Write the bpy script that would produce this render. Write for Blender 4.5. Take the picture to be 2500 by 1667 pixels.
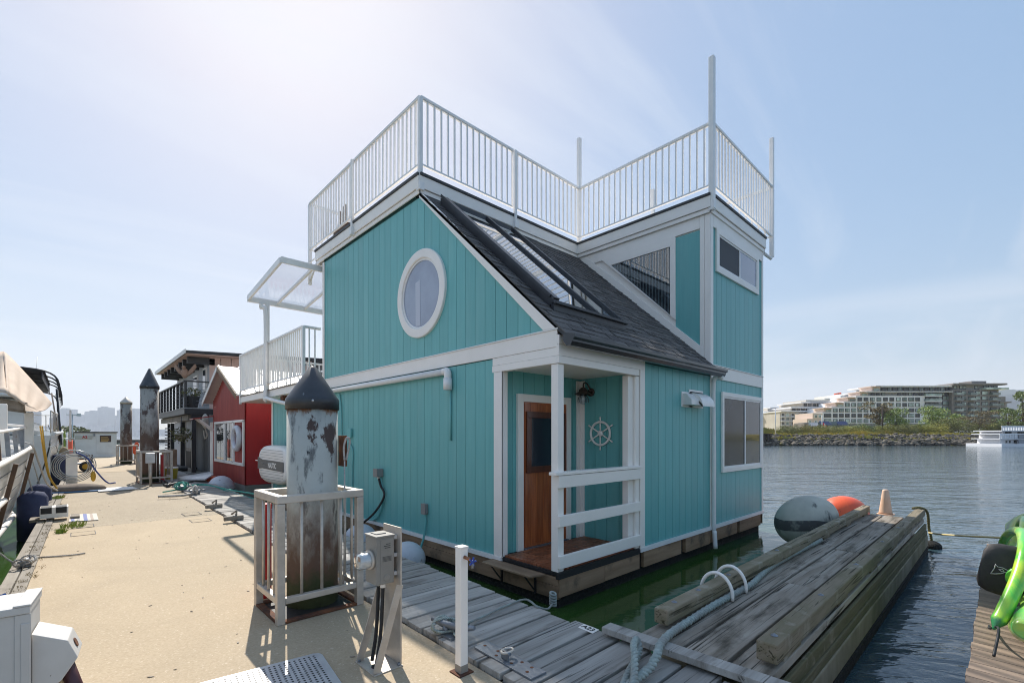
import bpy, bmesh, math, random
from mathutils import Vector, Matrix, noise as mnoise

SC = bpy.context.scene
for o in list(bpy.data.objects): bpy.data.objects.remove(o)
COL = SC.collection
R = math.radians
# ------------------------------------------------------------------ camera
PSI = R(46.6); FPX = 1137.2; HY = 1062.7; EYE = 1.5
cam = bpy.data.cameras.new('camera'); camo = bpy.data.objects.new('camera', cam); COL.objects.link(camo)
camo.location = (0, 0, EYE); camo.rotation_euler = (R(90), 0, PSI - R(90))
cam.sensor_width = 36; cam.lens = FPX / 2500 * 36; cam.shift_y = (HY - 833.5) / 2500
cam.clip_start = .05; cam.clip_end = 12000
SC.camera = camo
# ------------------------------------------------------------------ sky, sun, exposure
SUN_EL, SUN_AZ = 44.5, 72.6            # azimuth measured from +X towards +Y
W = bpy.data.worlds.new('World'); SC.world = W; W.use_nodes = True
nt = W.node_tree; nt.nodes.clear()
wo = nt.nodes.new('ShaderNodeOutputWorld'); bg = nt.nodes.new('ShaderNodeBackground')
sky = nt.nodes.new('ShaderNodeTexSky'); sky.sky_type = 'NISHITA'; sky.sun_disc = False
sky.sun_elevation = R(SUN_EL); sky.sun_rotation = R(90 - SUN_AZ)
sky.air_density = 1.0; sky.dust_density = .8; sky.ozone_density = 1.2; sky.altitude = 0
bg.inputs['Strength'].default_value = .15
tc = nt.nodes.new('ShaderNodeTexCoord')
sep = nt.nodes.new('ShaderNodeSeparateXYZ'); nt.links.new(tc.outputs['Generated'], sep.inputs[0])
zc = nt.nodes.new('ShaderNodeMath'); zc.operation = 'MAXIMUM'; zc.inputs[1].default_value = .0; nt.links.new(sep.outputs[2], zc.inputs[0])
za = nt.nodes.new('ShaderNodeMath'); za.operation = 'ADD'; za.inputs[1].default_value = .12; nt.links.new(zc.outputs[0], za.inputs[0])
dv = nt.nodes.new('ShaderNodeVectorMath'); dv.operation = 'DIVIDE'
cmb = nt.nodes.new('ShaderNodeCombineXYZ')
for i in range(3): nt.links.new(za.outputs[0], cmb.inputs[i])
nt.links.new(tc.outputs['Generated'], dv.inputs[0]); nt.links.new(cmb.outputs[0], dv.inputs[1])
mp = nt.nodes.new('ShaderNodeMapping'); mp.inputs['Rotation'].default_value = (0, 0, R(-18)); mp.inputs['Scale'].default_value = (.28, 1.5, 1)
nt.links.new(dv.outputs[0], mp.inputs[0])
nz = nt.nodes.new('ShaderNodeTexNoise'); nz.inputs['Scale'].default_value = 1.1; nz.inputs['Detail'].default_value = 7; nz.inputs['Roughness'].default_value = .58; nz.inputs['Distortion'].default_value = .7
nt.links.new(mp.outputs[0], nz.inputs['Vector'])
cr = nt.nodes.new('ShaderNodeValToRGB'); cr.color_ramp.elements[0].position = .50; cr.color_ramp.elements[1].position = .82
cr.color_ramp.elements[0].color = (0, 0, 0, 1); cr.color_ramp.elements[1].color = (.8, .8, .8, 1)
nt.links.new(nz.outputs['Fac'], cr.inputs[0])
mx = nt.nodes.new('ShaderNodeMixRGB'); mx.inputs['Color2'].default_value = (2.55, 2.7, 2.95, 1)
gm = nt.nodes.new('ShaderNodeGamma'); gm.inputs['Gamma'].default_value = .24; nt.links.new(sky.outputs[0], gm.inputs[0])
hs = nt.nodes.new('ShaderNodeHueSaturation'); hs.inputs['Saturation'].default_value = 2.75; hs.inputs['Value'].default_value = 1.58; nt.links.new(gm.outputs[0], hs.inputs['Color'])
tn = nt.nodes.new('ShaderNodeMixRGB'); tn.blend_type = 'MULTIPLY'; tn.inputs['Fac'].default_value = 1; tn.inputs['Color2'].default_value = (1.0, .985, 1.01, 1); nt.links.new(hs.outputs[0], tn.inputs['Color1'])
n2 = nt.nodes.new('ShaderNodeTexNoise'); n2.inputs['Scale'].default_value = 1.7; n2.inputs['Detail'].default_value = 7; n2.inputs['Distortion'].default_value = .4
m2 = nt.nodes.new('ShaderNodeMapping'); m2.inputs['Scale'].default_value = (1, 1, 7); nt.links.new(tc.outputs['Generated'], m2.inputs[0]); nt.links.new(m2.outputs[0], n2.inputs['Vector'])
r2 = nt.nodes.new('ShaderNodeMapRange'); r2.inputs['From Min'].default_value = .38; r2.inputs['From Max'].default_value = .60; nt.links.new(n2.outputs['Fac'], r2.inputs['Value'])
r3 = nt.nodes.new('ShaderNodeMapRange'); r3.inputs['From Min'].default_value = .26; r3.inputs['From Max'].default_value = .15; r3.inputs['To Max'].default_value = .8; nt.links.new(sep.outputs[2], r3.inputs['Value'])
ml = nt.nodes.new('ShaderNodeMath'); ml.operation = 'MULTIPLY'; nt.links.new(r2.outputs[0], ml.inputs[0]); nt.links.new(r3.outputs[0], ml.inputs[1])
mm_ = nt.nodes.new('ShaderNodeMath'); mm_.operation = 'MAXIMUM'; nt.links.new(ml.outputs[0], mm_.inputs[0]); nt.links.new(cr.outputs[0], mm_.inputs[1]); nt.links.new(mm_.outputs[0], mx.inputs['Fac']); nt.links.new(tn.outputs[0], mx.inputs['Color1'])
nt.links.new(mx.outputs[0], bg.inputs['Color']); nt.links.new(bg.outputs[0], wo.inputs['Surface'])
sd = bpy.data.lights.new('sun', 'SUN'); sd.energy = 3.0; sd.angle = R(.5); sd.color = (1, .945, .86)
so = bpy.data.objects.new('sun', sd); COL.objects.link(so)
sv = Vector((math.cos(R(SUN_AZ)) * math.cos(R(SUN_EL)), math.sin(R(SUN_AZ)) * math.cos(R(SUN_EL)), math.sin(R(SUN_EL))))
so.rotation_euler = sv.to_track_quat('Z', 'Y').to_euler(); so.location = (0, 0, 30)
SC.view_settings.view_transform = 'Standard'; SC.view_settings.look = 'None'
SC.view_settings.exposure = 1.15; SC.view_settings.gamma = 1
SC.view_settings.use_curve_mapping = False
SC.render.engine = 'CYCLES'
SC.cycles.use_denoising = True; SC.cycles.pixel_filter_type = 'BLACKMAN_HARRIS'; SC.cycles.filter_width = 1.05
SC.cycles.max_bounces = 6; SC.cycles.diffuse_bounces = 3; SC.cycles.glossy_bounces = 3
SC.cycles.transmission_bounces = 4; SC.cycles.transparent_max_bounces = 8; SC.cycles.volume_bounces = 0
SC.cycles.sample_clamp_indirect = 6
SC.cycles.volume_step_rate = 4

# ------------------------------------------------------------------ geometry helpers
CP, SP = math.cos(PSI), math.sin(PSI)
def V3(*a): return Vector(a)
def ray(px, py):
    a = (px - 1250) / FPX; b = (HY - py) / FPX
    return Vector((CP + SP * a, SP - CP * a, b))
def gp(px, py, z=0.0):
    d = ray(px, py); t = (z - EYE) / d.z; return Vector((d.x * t, d.y * t, z))
def xp(px, py, X):
    d = ray(px, py); t = X / d.x; return Vector((X, d.y * t, EYE + d.z * t))
def yp(px, py, Y):
    d = ray(px, py); t = Y / d.y; return Vector((d.x * t, Y, EYE + d.z * t))
def dp(px, py, D):
    d = ray(px, py); return Vector((d.x * D, d.y * D, EYE + d.z * D))

class M:
    def __init__(s): s.v = []; s.f = []; s.sm = []
    def add(s, vs, fs, smooth=False):
        n = len(s.v); s.v += [Vector(v) for v in vs]
        s.f += [tuple(n + i for i in f) for f in fs]; s.sm += [smooth] * len(fs); return s
    def box(s, a, b):
        x0, x1 = sorted((a[0], b[0])); y0, y1 = sorted((a[1], b[1])); z0, z1 = sorted((a[2], b[2]))
        return s.add([(x0,y0,z0),(x1,y0,z0),(x1,y1,z0),(x0,y1,z0),(x0,y0,z1),(x1,y0,z1),(x1,y1,z1),(x0,y1,z1)],
              [(0,3,2,1),(4,5,6,7),(0,1,5,4),(1,2,6,5),(2,3,7,6),(3,0,4,7)])
    def bar(s, a, b, w, h, up=(0,0,1)):
        a, b = Vector(a), Vector(b); d = (b - a).normalized(); up = Vector(up)
        if abs(d.dot(up)) > .98: up = Vector((1,0,0))
        side = d.cross(up).normalized(); u = side.cross(d).normalized()
        c = []
        for p in (a, b):
            for sx, sz in ((-1,-1),(1,-1),(1,1),(-1,1)): c.append(p + side * sx * w / 2 + u * sz * h / 2)
        return s.add(c, [(0,1,2,3),(7,6,5,4),(0,4,5,1),(1,5,6,2),(2,6,7,3),(3,7,4,0)])
    def prism(s, pts, off):
        pts = [Vector(p) for p in pts]; off = Vector(off); n = len(pts)
        nn = Vector((0,0,0))
        for i in range(n): nn += pts[i].cross(pts[(i+1) % n])
        if nn.dot(off) > 0: pts = pts[::-1]
        return s.add(pts + [p + off for p in pts], [tuple(range(n)), tuple(range(2*n-1, n-1, -1))] +
              [(i, i+n, (i+1) % n + n, (i+1) % n) for i in range(n)])
    def lathe(s, prof, c, n=20, axis='z', smooth=True, ax=None, cap=True):
        c = Vector(c)
        if ax is not None: q = Vector(ax).to_track_quat('Z', 'Y')
        else: q = {'z': Vector((0,0,1)), 'x': Vector((1,0,0)), 'y': Vector((0,1,0))}[axis].to_track_quat('Z', 'Y')
        vs = []
        for r, z in prof:
            for i in range(n):
                t = 2 * math.pi * i / n; vs.append(c + q @ Vector((r * math.cos(t), r * math.sin(t), z)))
        fs = []
        for k in range(len(prof) - 1):
            for i in range(n): j = (i+1) % n; fs.append((k*n+i, k*n+j, (k+1)*n+j, (k+1)*n+i))
        s.add(vs, fs, smooth)
        if cap:
            b = len(s.v) - len(vs)
            s.f.append(tuple(b + i for i in range(n-1, -1, -1))); s.sm.append(False)
            e = b + (len(prof)-1) * n; s.f.append(tuple(e + i for i in range(n))); s.sm.append(False)
        return s
    def cyl(s, a, b, r, n=10, r2=None):
        a, b = Vector(a), Vector(b); d = b - a
        return s.lathe([(r, 0), (r if r2 is None else r2, d.length)], a, n, ax=d)
    def ball(s, c, r, n=20, m=12, sc=(1,1,1), ax=(0,0,1)):
        q = Vector(ax).to_track_quat('Z', 'Y'); c = Vector(c); vs = []; fs = []
        for k in range(m + 1):
            ph = math.pi * k / m
            for i in range(n):
                t = 2 * math.pi * i / n
                vs.append(c + q @ Vector((r*sc[0]*math.sin(ph)*math.cos(t), r*sc[1]*math.sin(ph)*math.sin(t), -r*sc[2]*math.cos(ph))))
        for k in range(m):
            for i in range(n): j = (i+1) % n; fs.append((k*n+i, k*n+j, (k+1)*n+j, (k+1)*n+i))
        return s.add(vs, fs, True)
    def tube(s, pts, r, n=8, closed=False, radii=None, cap=True):
        pts = [Vector(p) for p in pts]; L = len(pts); prev = None; vs = []
        for i, p in enumerate(pts):
            if closed: t = pts[(i+1) % L] - pts[i-1]
            else: t = pts[min(i+1, L-1)] - pts[max(i-1, 0)]
            t.normalize()
            if prev is None:
                u = t.cross(Vector((0,0,1)))
                if u.length < .1: u = t.cross(Vector((1,0,0)))
            else: u = prev - t * prev.dot(t)
            u.normalize(); prev = u; w = t.cross(u); rr = radii[i] if radii else r
            for k in range(n):
                a = 2 * math.pi * k / n; vs.append(p + u * math.cos(a) * rr + w * math.sin(a) * rr)
        fs = []
        for i in range(L if closed else L - 1):
            j = (i+1) % L
            for k in range(n): k2 = (k+1) % n; fs.append((i*n+k, i*n+k2, j*n+k2, j*n+k))
        s.add(vs, fs, True)
        if cap and not closed:
            b = len(s.v) - len(vs); s.f.append(tuple(b+i for i in range(n-1,-1,-1))); s.sm.append(False)
            e = b + (L-1)*n; s.f.append(tuple(e+i for i in range(n))); s.sm.append(False)
        return s
    def rope(s, pts, r, strands=3, pitch=None, n=6):
        """laid rope: strands twisted round the path"""
        pitch = pitch or r * 5; P = resample(pts, r * .8)
        rs = r * .49; ro = r * .54; fr = frames(P); acc = 0; A = []
        for i in range(len(P)):
            if i: acc += (P[i] - P[i-1]).length
            A.append(acc)
        for k in range(strands):
            q = []
            for i, p in enumerate(P):
                a = 2 * math.pi * (A[i] / pitch + k / strands); q.append(p + fr[i][0]*math.cos(a)*ro + fr[i][1]*math.sin(a)*ro)
            s.tube(q, rs, n)
        return s
    def loft(s, rings, smooth=True, closed=True, cap=True):
        n = len(rings[0]); vs = [v for r in rings for v in r]; fs = []
        for i in range(len(rings) - 1):
            for k in range(n if closed else n - 1):
                k2 = (k+1) % n; fs.append((i*n+k, i*n+k2, (i+1)*n+k2, (i+1)*n+k))
        s.add(vs, fs, smooth)
        if cap and closed:
            b = len(s.v) - len(vs); s.f.append(tuple(b+i for i in range(n-1,-1,-1))); s.sm.append(False)
            e = b + (len(rings)-1)*n; s.f.append(tuple(e+i for i in range(n))); s.sm.append(False)
        return s
    def build(s, name, m, parent=None, bevel=0, recalc=False, origin=None):
        lo = Vector([min(v[i] for v in s.v) for i in range(3)]); hi = Vector([max(v[i] for v in s.v) for i in range(3)])
        o0 = Vector(origin) if origin is not None else Vector(((lo.x+hi.x)/2, (lo.y+hi.y)/2, lo.z))
        me = bpy.data.meshes.new(name); me.from_pydata([v - o0 for v in s.v], [], s.f)
        for p, sm in zip(me.polygons, s.sm): p.use_smooth = sm
        if recalc:
            b = bmesh.new(); b.from_mesh(me); bmesh.ops.recalc_face_normals(b, faces=b.faces); b.to_mesh(me); b.free()
        if m is not None: me.materials.append(m)
        me.update()
        o = bpy.data.objects.new(name, me); COL.objects.link(o)
        put(o, o0, parent)
        if bevel:
            md = o.modifiers.new('bevel', 'BEVEL'); md.width = bevel; md.segments = 2; md.limit_method = 'ANGLE'; md.angle_limit = R(40)
        return o
WLOC = {}
def put(o, w, parent=None):
    w = Vector(w); WLOC[o.name] = w
    if parent is not None: o.parent = parent; o.location = w - WLOC[parent.name]
    else: o.location = w
    return o
def inst(o, w, parent, rot=None, scale=None):
    c = o.copy(); COL.objects.link(c); put(c, w, parent)
    if rot is not None: c.rotation_euler = rot
    if scale is not None: c.scale = scale
    return c
def tag(o, label=None, cat=None, group=None, kind=None):
    if label: o['label'] = label
    if cat: o['category'] = cat
    if group: o['group'] = group
    if kind: o['kind'] = kind
    return o
def thing(name, loc, label, cat, group=None):
    o = bpy.data.objects.new(name, None); COL.objects.link(o); o.empty_display_size = .2
    put(o, loc); return tag(o, label, cat, group)
def resample(pts, step):
    pts = catmull(pts); out = [pts[0]]; acc = 0
    for i in range(1, len(pts)):
        a, b = pts[i-1], pts[i]; L = (b-a).length; d = step - acc
        while d <= L and L > 0: out.append(a + (b-a) * (d/L)); d += step
        acc = (acc + L) % step if L > 0 else acc
    return out
def catmull(pts, n=10):
    P = [Vector(p) for p in pts]
    if len(P) < 3: return [P[0].lerp(P[-1], i/12) for i in range(13)]
    P = [P[0]*2 - P[1]] + P + [P[-1]*2 - P[-2]]; out = []
    for i in range(1, len(P)-2):
        for k in range(n):
            t = k/n; a, b, c, d = P[i-1], P[i], P[i+1], P[i+2]
            out.append(.5*((2*b) + (c-a)*t + (2*a-5*b+4*c-d)*t*t + (3*b-a-3*c+d)*t*t*t))
    out.append(P[-2]); return out
def frames(P):
    out = []; prev = None
    for i in range(len(P)):
        t = (P[min(i+1, len(P)-1)] - P[max(i-1, 0)]).normalized()
        if prev is None:
            u = t.cross(Vector((0,0,1)));
            if u.length < .1: u = t.cross(Vector((1,0,0)))
        else: u = prev - t*prev.dot(t)
        u.normalize(); prev = u; out.append((u, t.cross(u)))
    return out
def clip(poly, ax, val, keep_greater):
    out = []
    for i in range(len(poly)):
        a, b = poly[i], poly[(i+1) % len(poly)]
        ia = (a[ax] >= val) == keep_greater or a[ax] == val; ib = (b[ax] >= val) == keep_greater or b[ax] == val
        if ia: out.append(a)
        if ia != ib:
            t = (val - a[ax]) / (b[ax] - a[ax]); out.append((a[0] + (b[0]-a[0])*t, a[1] + (b[1]-a[1])*t))
    return out
def area(p): return abs(sum(p[i][0]*p[(i+1)%len(p)][1] - p[(i+1)%len(p)][0]*p[i][1] for i in range(len(p)))) / 2 if len(p) > 2 else 0
def text_mesh(txt, size, m, name, parent, origin, xdir, ydir, depth=.002, bold=0.0, align='CENTER', shear=0):
    c = bpy.data.curves.new(name, 'FONT'); c.body = txt; c.size = size; c.extrude = depth/2; c.offset = bold; c.align_x = align; c.align_y = 'CENTER'; c.shear = shear
    t = bpy.data.objects.new('tmp', c); COL.objects.link(t); dg = bpy.context.evaluated_depsgraph_get(); dg.update()
    me = bpy.data.meshes.new_from_object(t.evaluated_get(dg)); bpy.data.objects.remove(t)
    x = Vector(xdir).normalized(); y = Vector(ydir).normalized(); z = x.cross(y)
    me.transform(Matrix((x, y, z)).transposed().to_4x4()); me.materials.clear(); me.materials.append(m)
    o = bpy.data.objects.new(name, me); COL.objects.link(o); put(o, origin, parent); return o

# ------------------------------------------------------------------ materials
def pm(name, c1, c2=None, scale=4, stretch=(1,1,1), rough=.6, bump=0.0, bscale=None, bstretch=None, metal=0, rnd=0.0, lo=.35, hi=.65, spec=.5, detail=5, c3=None, c3lo=.6, c3hi=.7, c3scale=None, c3stretch=(1,1,1), dist=0.0, bdist=.01, coat=0, c4=None, c4scale=14, c4stretch=(.1,5,2), c4lo=.60, c4hi=.66):
    m = bpy.data.materials.new(name); m.use_nodes = True; n = m.node_tree; b = n.nodes['Principled BSDF']
    b.inputs['Roughness'].default_value = rough; b.inputs['Metallic'].default_value = metal
    b.inputs['Specular IOR Level'].default_value = spec
    if coat: b.inputs['Coat Weight'].default_value = coat; b.inputs['Coat Roughness'].default_value = .15
    b.inputs['Base Color'].default_value = (*c1, 1)
    tcn = n.nodes.new('ShaderNodeTexCoord'); oi = n.nodes.new('ShaderNodeObjectInfo')
    ad = n.nodes.new('ShaderNodeVectorMath'); ad.operation = 'ADD'
    sc_ = n.nodes.new('ShaderNodeVectorMath'); sc_.operation = 'SCALE'; sc_.inputs['Scale'].default_value = 37.0
    cb = n.nodes.new('ShaderNodeCombineXYZ')
    for i in range(3): n.links.new(oi.outputs['Random'], cb.inputs[i])
    n.links.new(cb.outputs[0], sc_.inputs[0]); n.links.new(tcn.outputs['Object'], ad.inputs[0]); n.links.new(sc_.outputs[0], ad.inputs[1])
    def noise(scale, stretch, detail=5, dist=0.0, rough=.6):
        mpn = n.nodes.new('ShaderNodeMapping'); mpn.inputs['Scale'].default_value = stretch; n.links.new(ad.outputs[0], mpn.inputs[0])
        x = n.nodes.new('ShaderNodeTexNoise'); x.inputs['Scale'].default_value = scale; x.inputs['Detail'].default_value = detail
        x.inputs['Roughness'].default_value = rough; x.inputs['Distortion'].default_value = dist
        n.links.new(mpn.outputs[0], x.inputs['Vector']); return x.outputs['Fac']
    def ramp(src, lo, hi):
        r = n.nodes.new('ShaderNodeMapRange'); r.inputs['From Min'].default_value = lo; r.inputs['From Max'].default_value = hi
        n.links.new(src, r.inputs['Value']); return r.outputs['Result']
    def mix(fac, a, bcol):
        x = n.nodes.new('ShaderNodeMixRGB'); n.links.new(fac, x.inputs['Fac'])
        if hasattr(a, 'links') or hasattr(a, 'is_linked'): n.links.new(a, x.inputs['Color1'])
        else: x.inputs['Color1'].default_value = (*a, 1)
        x.inputs['Color2'].default_value = (*bcol, 1); return x.outputs['Color']
    col = None
    if c2 is not None: col = mix(ramp(noise(scale, stretch, detail, dist), lo, hi), c1, c2)
    if c3 is not None: col = mix(ramp(noise(c3scale or scale*.6, c3stretch, 6), c3lo, c3hi), col if col is not None else c1, c3)
    if c4 is not None: col = mix(ramp(noise(c4scale, c4stretch, 4, .9), c4lo, c4hi), col if col is not None else c1, c4)
    if rnd:
        hs = n.nodes.new('ShaderNodeHueSaturation'); mr = n.nodes.new('ShaderNodeMapRange'); mr.inputs['To Min'].default_value = 1-rnd; mr.inputs['To Max'].default_value = 1+rnd
        n.links.new(oi.outputs['Random'], mr.inputs['Value']); n.links.new(mr.outputs['Result'], hs.inputs['Value'])
        if col is not None: n.links.new(col, hs.inputs['Color'])
        else: hs.inputs['Color'].default_value = (*c1, 1)
        col = hs.outputs['Color']
    if col is not None: n.links.new(col, b.inputs['Base Color'])
    if bump:
        bp = n.nodes.new('ShaderNodeBump'); bp.inputs['Strength'].default_value = bump; bp.inputs['Distance'].default_value = bdist
        n.links.new(noise(bscale or scale*3, bstretch or stretch, 6), bp.inputs['Height']); n.links.new(bp.outputs[0], b.inputs['Normal'])
    m['_n'] = 1
    return m
def glassy(name, tint=(.9,.95,1), alpha=.35, rough=.02, dark=(.02,.03,.04)):
    """clear pane: mostly lets light through, mirrors at grazing angles"""
    m = bpy.data.materials.new(name); m.use_nodes = True; n = m.node_tree; n.nodes.clear()
    o = n.nodes.new('ShaderNodeOutputMaterial'); t = n.nodes.new('ShaderNodeBsdfTransparent'); t.inputs[0].default_value = (*tint, 1)
    g = n.nodes.new('ShaderNodeBsdfGlossy'); g.inputs['Roughness'].default_value = rough
    lw = n.nodes.new('ShaderNodeLayerWeight'); lw.inputs['Blend'].default_value = .5; f = n.nodes.new('ShaderNodeMath'); f.operation = 'POWER'; f.inputs[1].default_value = 3.5; n.links.new(lw.outputs['Facing'], f.inputs[0])
    a = n.nodes.new('ShaderNodeMath'); a.operation = 'ADD'; a.inputs[1].default_value = alpha; n.links.new(f.outputs[0], a.inputs[0]); a.use_clamp = True
    x = n.nodes.new('ShaderNodeMixShader'); n.links.new(a.outputs[0], x.inputs[0]); n.links.new(t.outputs[0], x.inputs[1]); n.links.new(g.outputs[0], x.inputs[2])
    n.links.new(x.outputs[0], o.inputs['Surface']); return m
K = {}
K['teal'] = pm('teal_painted_siding', (.145,.44,.435), (.165,.475,.465), 3, (8,8,.6), rough=.42, bump=.35, bscale=30, bstretch=(1,1,.10), rnd=.05, bdist=.004, spec=.45, c3=(.21,.49,.475), c3scale=1.3, c3stretch=(3,3,.35), c3lo=.50, c3hi=.85)
K['teal_dark'] = pm('teal_groove', (.035,.12,.12), rough=.7)
K['white'] = pm('white_trim_paint', (.96,.90,.84), (.92,.865,.80), 2.5, (1,1,1), rough=.42, bump=.12, bscale=60, bstretch=(1,1,.3), bdist=.002)
K['white_metal'] = pm('white_powder_coat', (.90,.88,.85), (.84,.82,.80), 6, rough=.32, spec=.5)
K['black_trim'] = pm('black_roof_edge', (.03,.032,.036), (.07,.07,.07), 12, rough=.55, bump=.2, bscale=40)
K['gutter'] = pm('black_gutter', (.022,.024,.028), rough=.28, coat=.3)
K['shingle'] = pm('dark_asphalt_shingle', (.080,.072,.068), (.15,.138,.13), 120, rough=.9, bump=.5, bscale=260, rnd=.28, lo=.3, hi=.7, bdist=.003)
K['glass'] = pm('window_pane', (.02,.028,.04), rough=.03, spec=.7)
K['glass_pale'] = pm('sky_tinted_pane', (.30,.33,.42), (.38,.42,.52), 1.5, (1,1,1), rough=.12, spec=.8)  # pale tone of the reflected sky put into the oval pane's colour
K['glass_dark'] = pm('dim_window_pane', (.018,.022,.026), (.05,.055,.06), 2, rough=.12, spec=.25)
K['clear'] = glassy('clear_glass', alpha=.12)
K['skyglass'] = glassy('skylight_glass', tint=(.55,.72,.72), alpha=.30)
K['awnglass'] = glassy('patio_cover_glass', tint=(.97,.98,1), alpha=.0, rough=.1)
K['screen'] = pm('dark_window_screen', (.045,.05,.06), rough=.6)
K['door'] = pm('varnished_cedar_door', (.46,.13,.04), (.27,.065,.02), 2.2, (14,14,.8), rough=.28, bump=.1, bscale=20, bstretch=(6,6,.3), rnd=.16, coat=.5)
K['doorframe'] = pm('dark_stained_window_frame', (.12,.030,.012), (.075,.018,.008), 4, (6,6,1), rough=.3, coat=.4)
K['tile'] = pm('acacia_deck_slat', (.38,.13,.06), (.20,.07,.035), 3, (4,4,4), rough=.45, rnd=.3)
K['wood'] = pm('weathered_grey_plank', (.27,.25,.225), (.45,.425,.39), 3.2, (.22,3.2,1), rough=.85, bump=.5, bscale=9, bstretch=(.16,4,2), rnd=.22, c3=(.12,.10,.08), c3scale=3.2, c3lo=.56, c3hi=.74, c3stretch=(.5,2,1), dist=.6, bdist=.006, c4=(.10,.09,.08), c4scale=9, c4stretch=(.1,4,2), c4lo=.60, c4hi=.68)
K['wood_y'] = pm('weathered_grey_timber', (.20,.175,.145), (.30,.27,.23), 3.2, (3.2,.22,1), rough=.85, bump=.5, bscale=9, bstretch=(4,.16,2), rnd=.18, c3=(.09,.075,.055), c3scale=2.6, c3lo=.56, c3hi=.74, bdist=.006)
K['wood_dark'] = pm('mossy_dark_plank', (.23,.19,.145), (.40,.355,.30), 3.4, (.2,3.4,1), rough=.9, bump=.7, bscale=10, bstretch=(.15,4.5,2), rnd=.2, c3=(.085,.07,.05), c3scale=3, c3lo=.52, c3hi=.7, c3stretch=(.6,2,2), dist=.9, bdist=.008, c4=(.035,.028,.02), c4scale=8, c4stretch=(.09,4.5,2), c4lo=.57, c4hi=.64)
K['wood_moss'] = pm('mossy_timber', (.25,.205,.145), (.17,.145,.085), 4, (.5,2,3), rough=.9, bump=.6, bscale=14, bstretch=(.3,4,4), rnd=.15, c3=(.33,.30,.24), c3scale=5, c3lo=.55, c3hi=.7, bdist=.006, c4=(.05,.04,.02), c4scale=7, c4stretch=(.15,5,5), c4lo=.56, c4hi=.64)
K['hullwood'] = pm('treated_hull_board', (.36,.235,.145), (.25,.155,.09), 2.2, (.5,.5,5), rough=.75, bump=.3, bscale=10, bstretch=(.3,.3,6), rnd=.22, c3=(.06,.045,.03), c3scale=2.2, c3lo=.58, c3hi=.75)
K['algae'] = pm('black_barnacled_float', (.012,.012,.010), (.05,.045,.038), 22, rough=.95, bump=1.0, bscale=30, lo=.5, hi=.75, bdist=.03)
K['tan_wood'] = pm('brown_step_board', (.29,.20,.125), (.20,.13,.08), 3, (4,.5,1), rough=.75, bump=.3, bscale=12, bstretch=(5,.4,1))
K['alu'] = pm('weathered_aluminium', (.60,.545,.48), (.47,.42,.36), 5, (1,1,1.6), rough=.45, metal=.35, bump=.08, bscale=30, rnd=.04)
K['alu_white'] = pm('white_aluminium_plate', (.62,.63,.64), (.5,.51,.52), 7, rough=.38, metal=.35)
K['galv'] = pm('galvanised_steel', (.20,.22,.25), (.28,.30,.33), 8, rough=.5, metal=.6, bump=.15, bscale=50, c3=(.16,.09,.05), c3lo=.66, c3hi=.78)
K['rust'] = pm('rusty_steel', (.20,.075,.03), (.07,.03,.02), 9, rough=.9, bump=.5, bscale=40)
K['rubber'] = pm('black_plastic_cone_cap', (.030,.034,.040), (.055,.06,.068), 7, rough=.45, bump=.15, bscale=12, c3=(.16,.17,.18), c3scale=14, c3lo=.66, c3hi=.75)
K['black'] = pm('black_paint', (.022,.022,.024), rough=.45)
K['blackrub'] = pm('black_rubber', (.02,.02,.021), rough=.6)
K['greybox'] = pm('grey_enclosure', (.27,.255,.23), (.23,.218,.195), 4, rough=.5, bump=.1, bscale=60)
K['plasticgrey'] = pm('grey_plastic', (.25,.245,.235), rough=.45)
K['red'] = pm('red_paint', (.50,.022,.022), (.42,.018,.02), 3, rough=.45)
K['redhouse'] = pm('red_corrugated_cladding', (.46,.095,.075), (.37,.07,.06), 2, (3,3,.4), rough=.42, spec=.5)
K['redflat'] = pm('red_flat_panel', (.56,.035,.035), (.46,.028,.03), 1.2, (2,2,.4), rough=.5)
K['brown'] = pm('brown_board_siding', (.66,.46,.39), (.56,.39,.33), 2, (4,4,.5), rough=.7, rnd=.06)
K['greyside'] = pm('whitewashed_siding', (.60,.61,.63), (.38,.38,.40), 2.5, (5,5,.35), rough=.75, bump=.2, bscale=12, bstretch=(6,6,.3), rnd=.06)
K['greydark'] = pm('grey_house_wall', (.34,.34,.33), (.27,.265,.26), 2, (3,3,.5), rough=.75, rnd=.06)
K['metalroof'] = pm('white_metal_roof', (.68,.66,.62), (.58,.56,.53), 3, rough=.35)
K['rope_teal'] = pm('faded_green_rope', (.40,.46,.43), (.27,.32,.30), 30, rough=.95, bump=.6, bscale=120, c3=(.30,.31,.29), c3scale=3, c3lo=.45, c3hi=.6, bdist=.004)
K['rope_green'] = pm('green_mooring_line', (.10,.40,.33), (.06,.27,.22), 40, rough=.9, bump=.4, bscale=150)
K['rope_white'] = pm('white_dock_line', (.55,.53,.50), (.36,.34,.32), 30, rough=.95, bump=.5, bscale=120)
K['rope_yellow'] = pm('yellow_line', (.62,.50,.24), rough=.9)
K['buoywhite'] = pm('scuffed_white_fender', (.66,.67,.72), (.58,.59,.64), 4, rough=.45, c3=(.12,.11,.10), c3scale=9, c3lo=.62, c3hi=.7)
K['buoygrey'] = pm('dirty_grey_buoy', (.56,.54,.46), (.42,.41,.35), 3, rough=.55, bump=.15, bscale=10, c3=(.05,.055,.05), c3scale=3.5, c3stretch=(1.5,1.5,.5), c3lo=.6, c3hi=.72)
K['orange'] = pm('orange_buoy', (.92,.14,.04), (.80,.10,.035), 4, rough=.4, c3=(.16,.03,.02), c3scale=6, c3lo=.64, c3hi=.78)
K['navy'] = pm('navy_fender_cover', (.022,.032,.085), (.032,.045,.11), 9, rough=.85, bump=.3, bscale=40)
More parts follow.
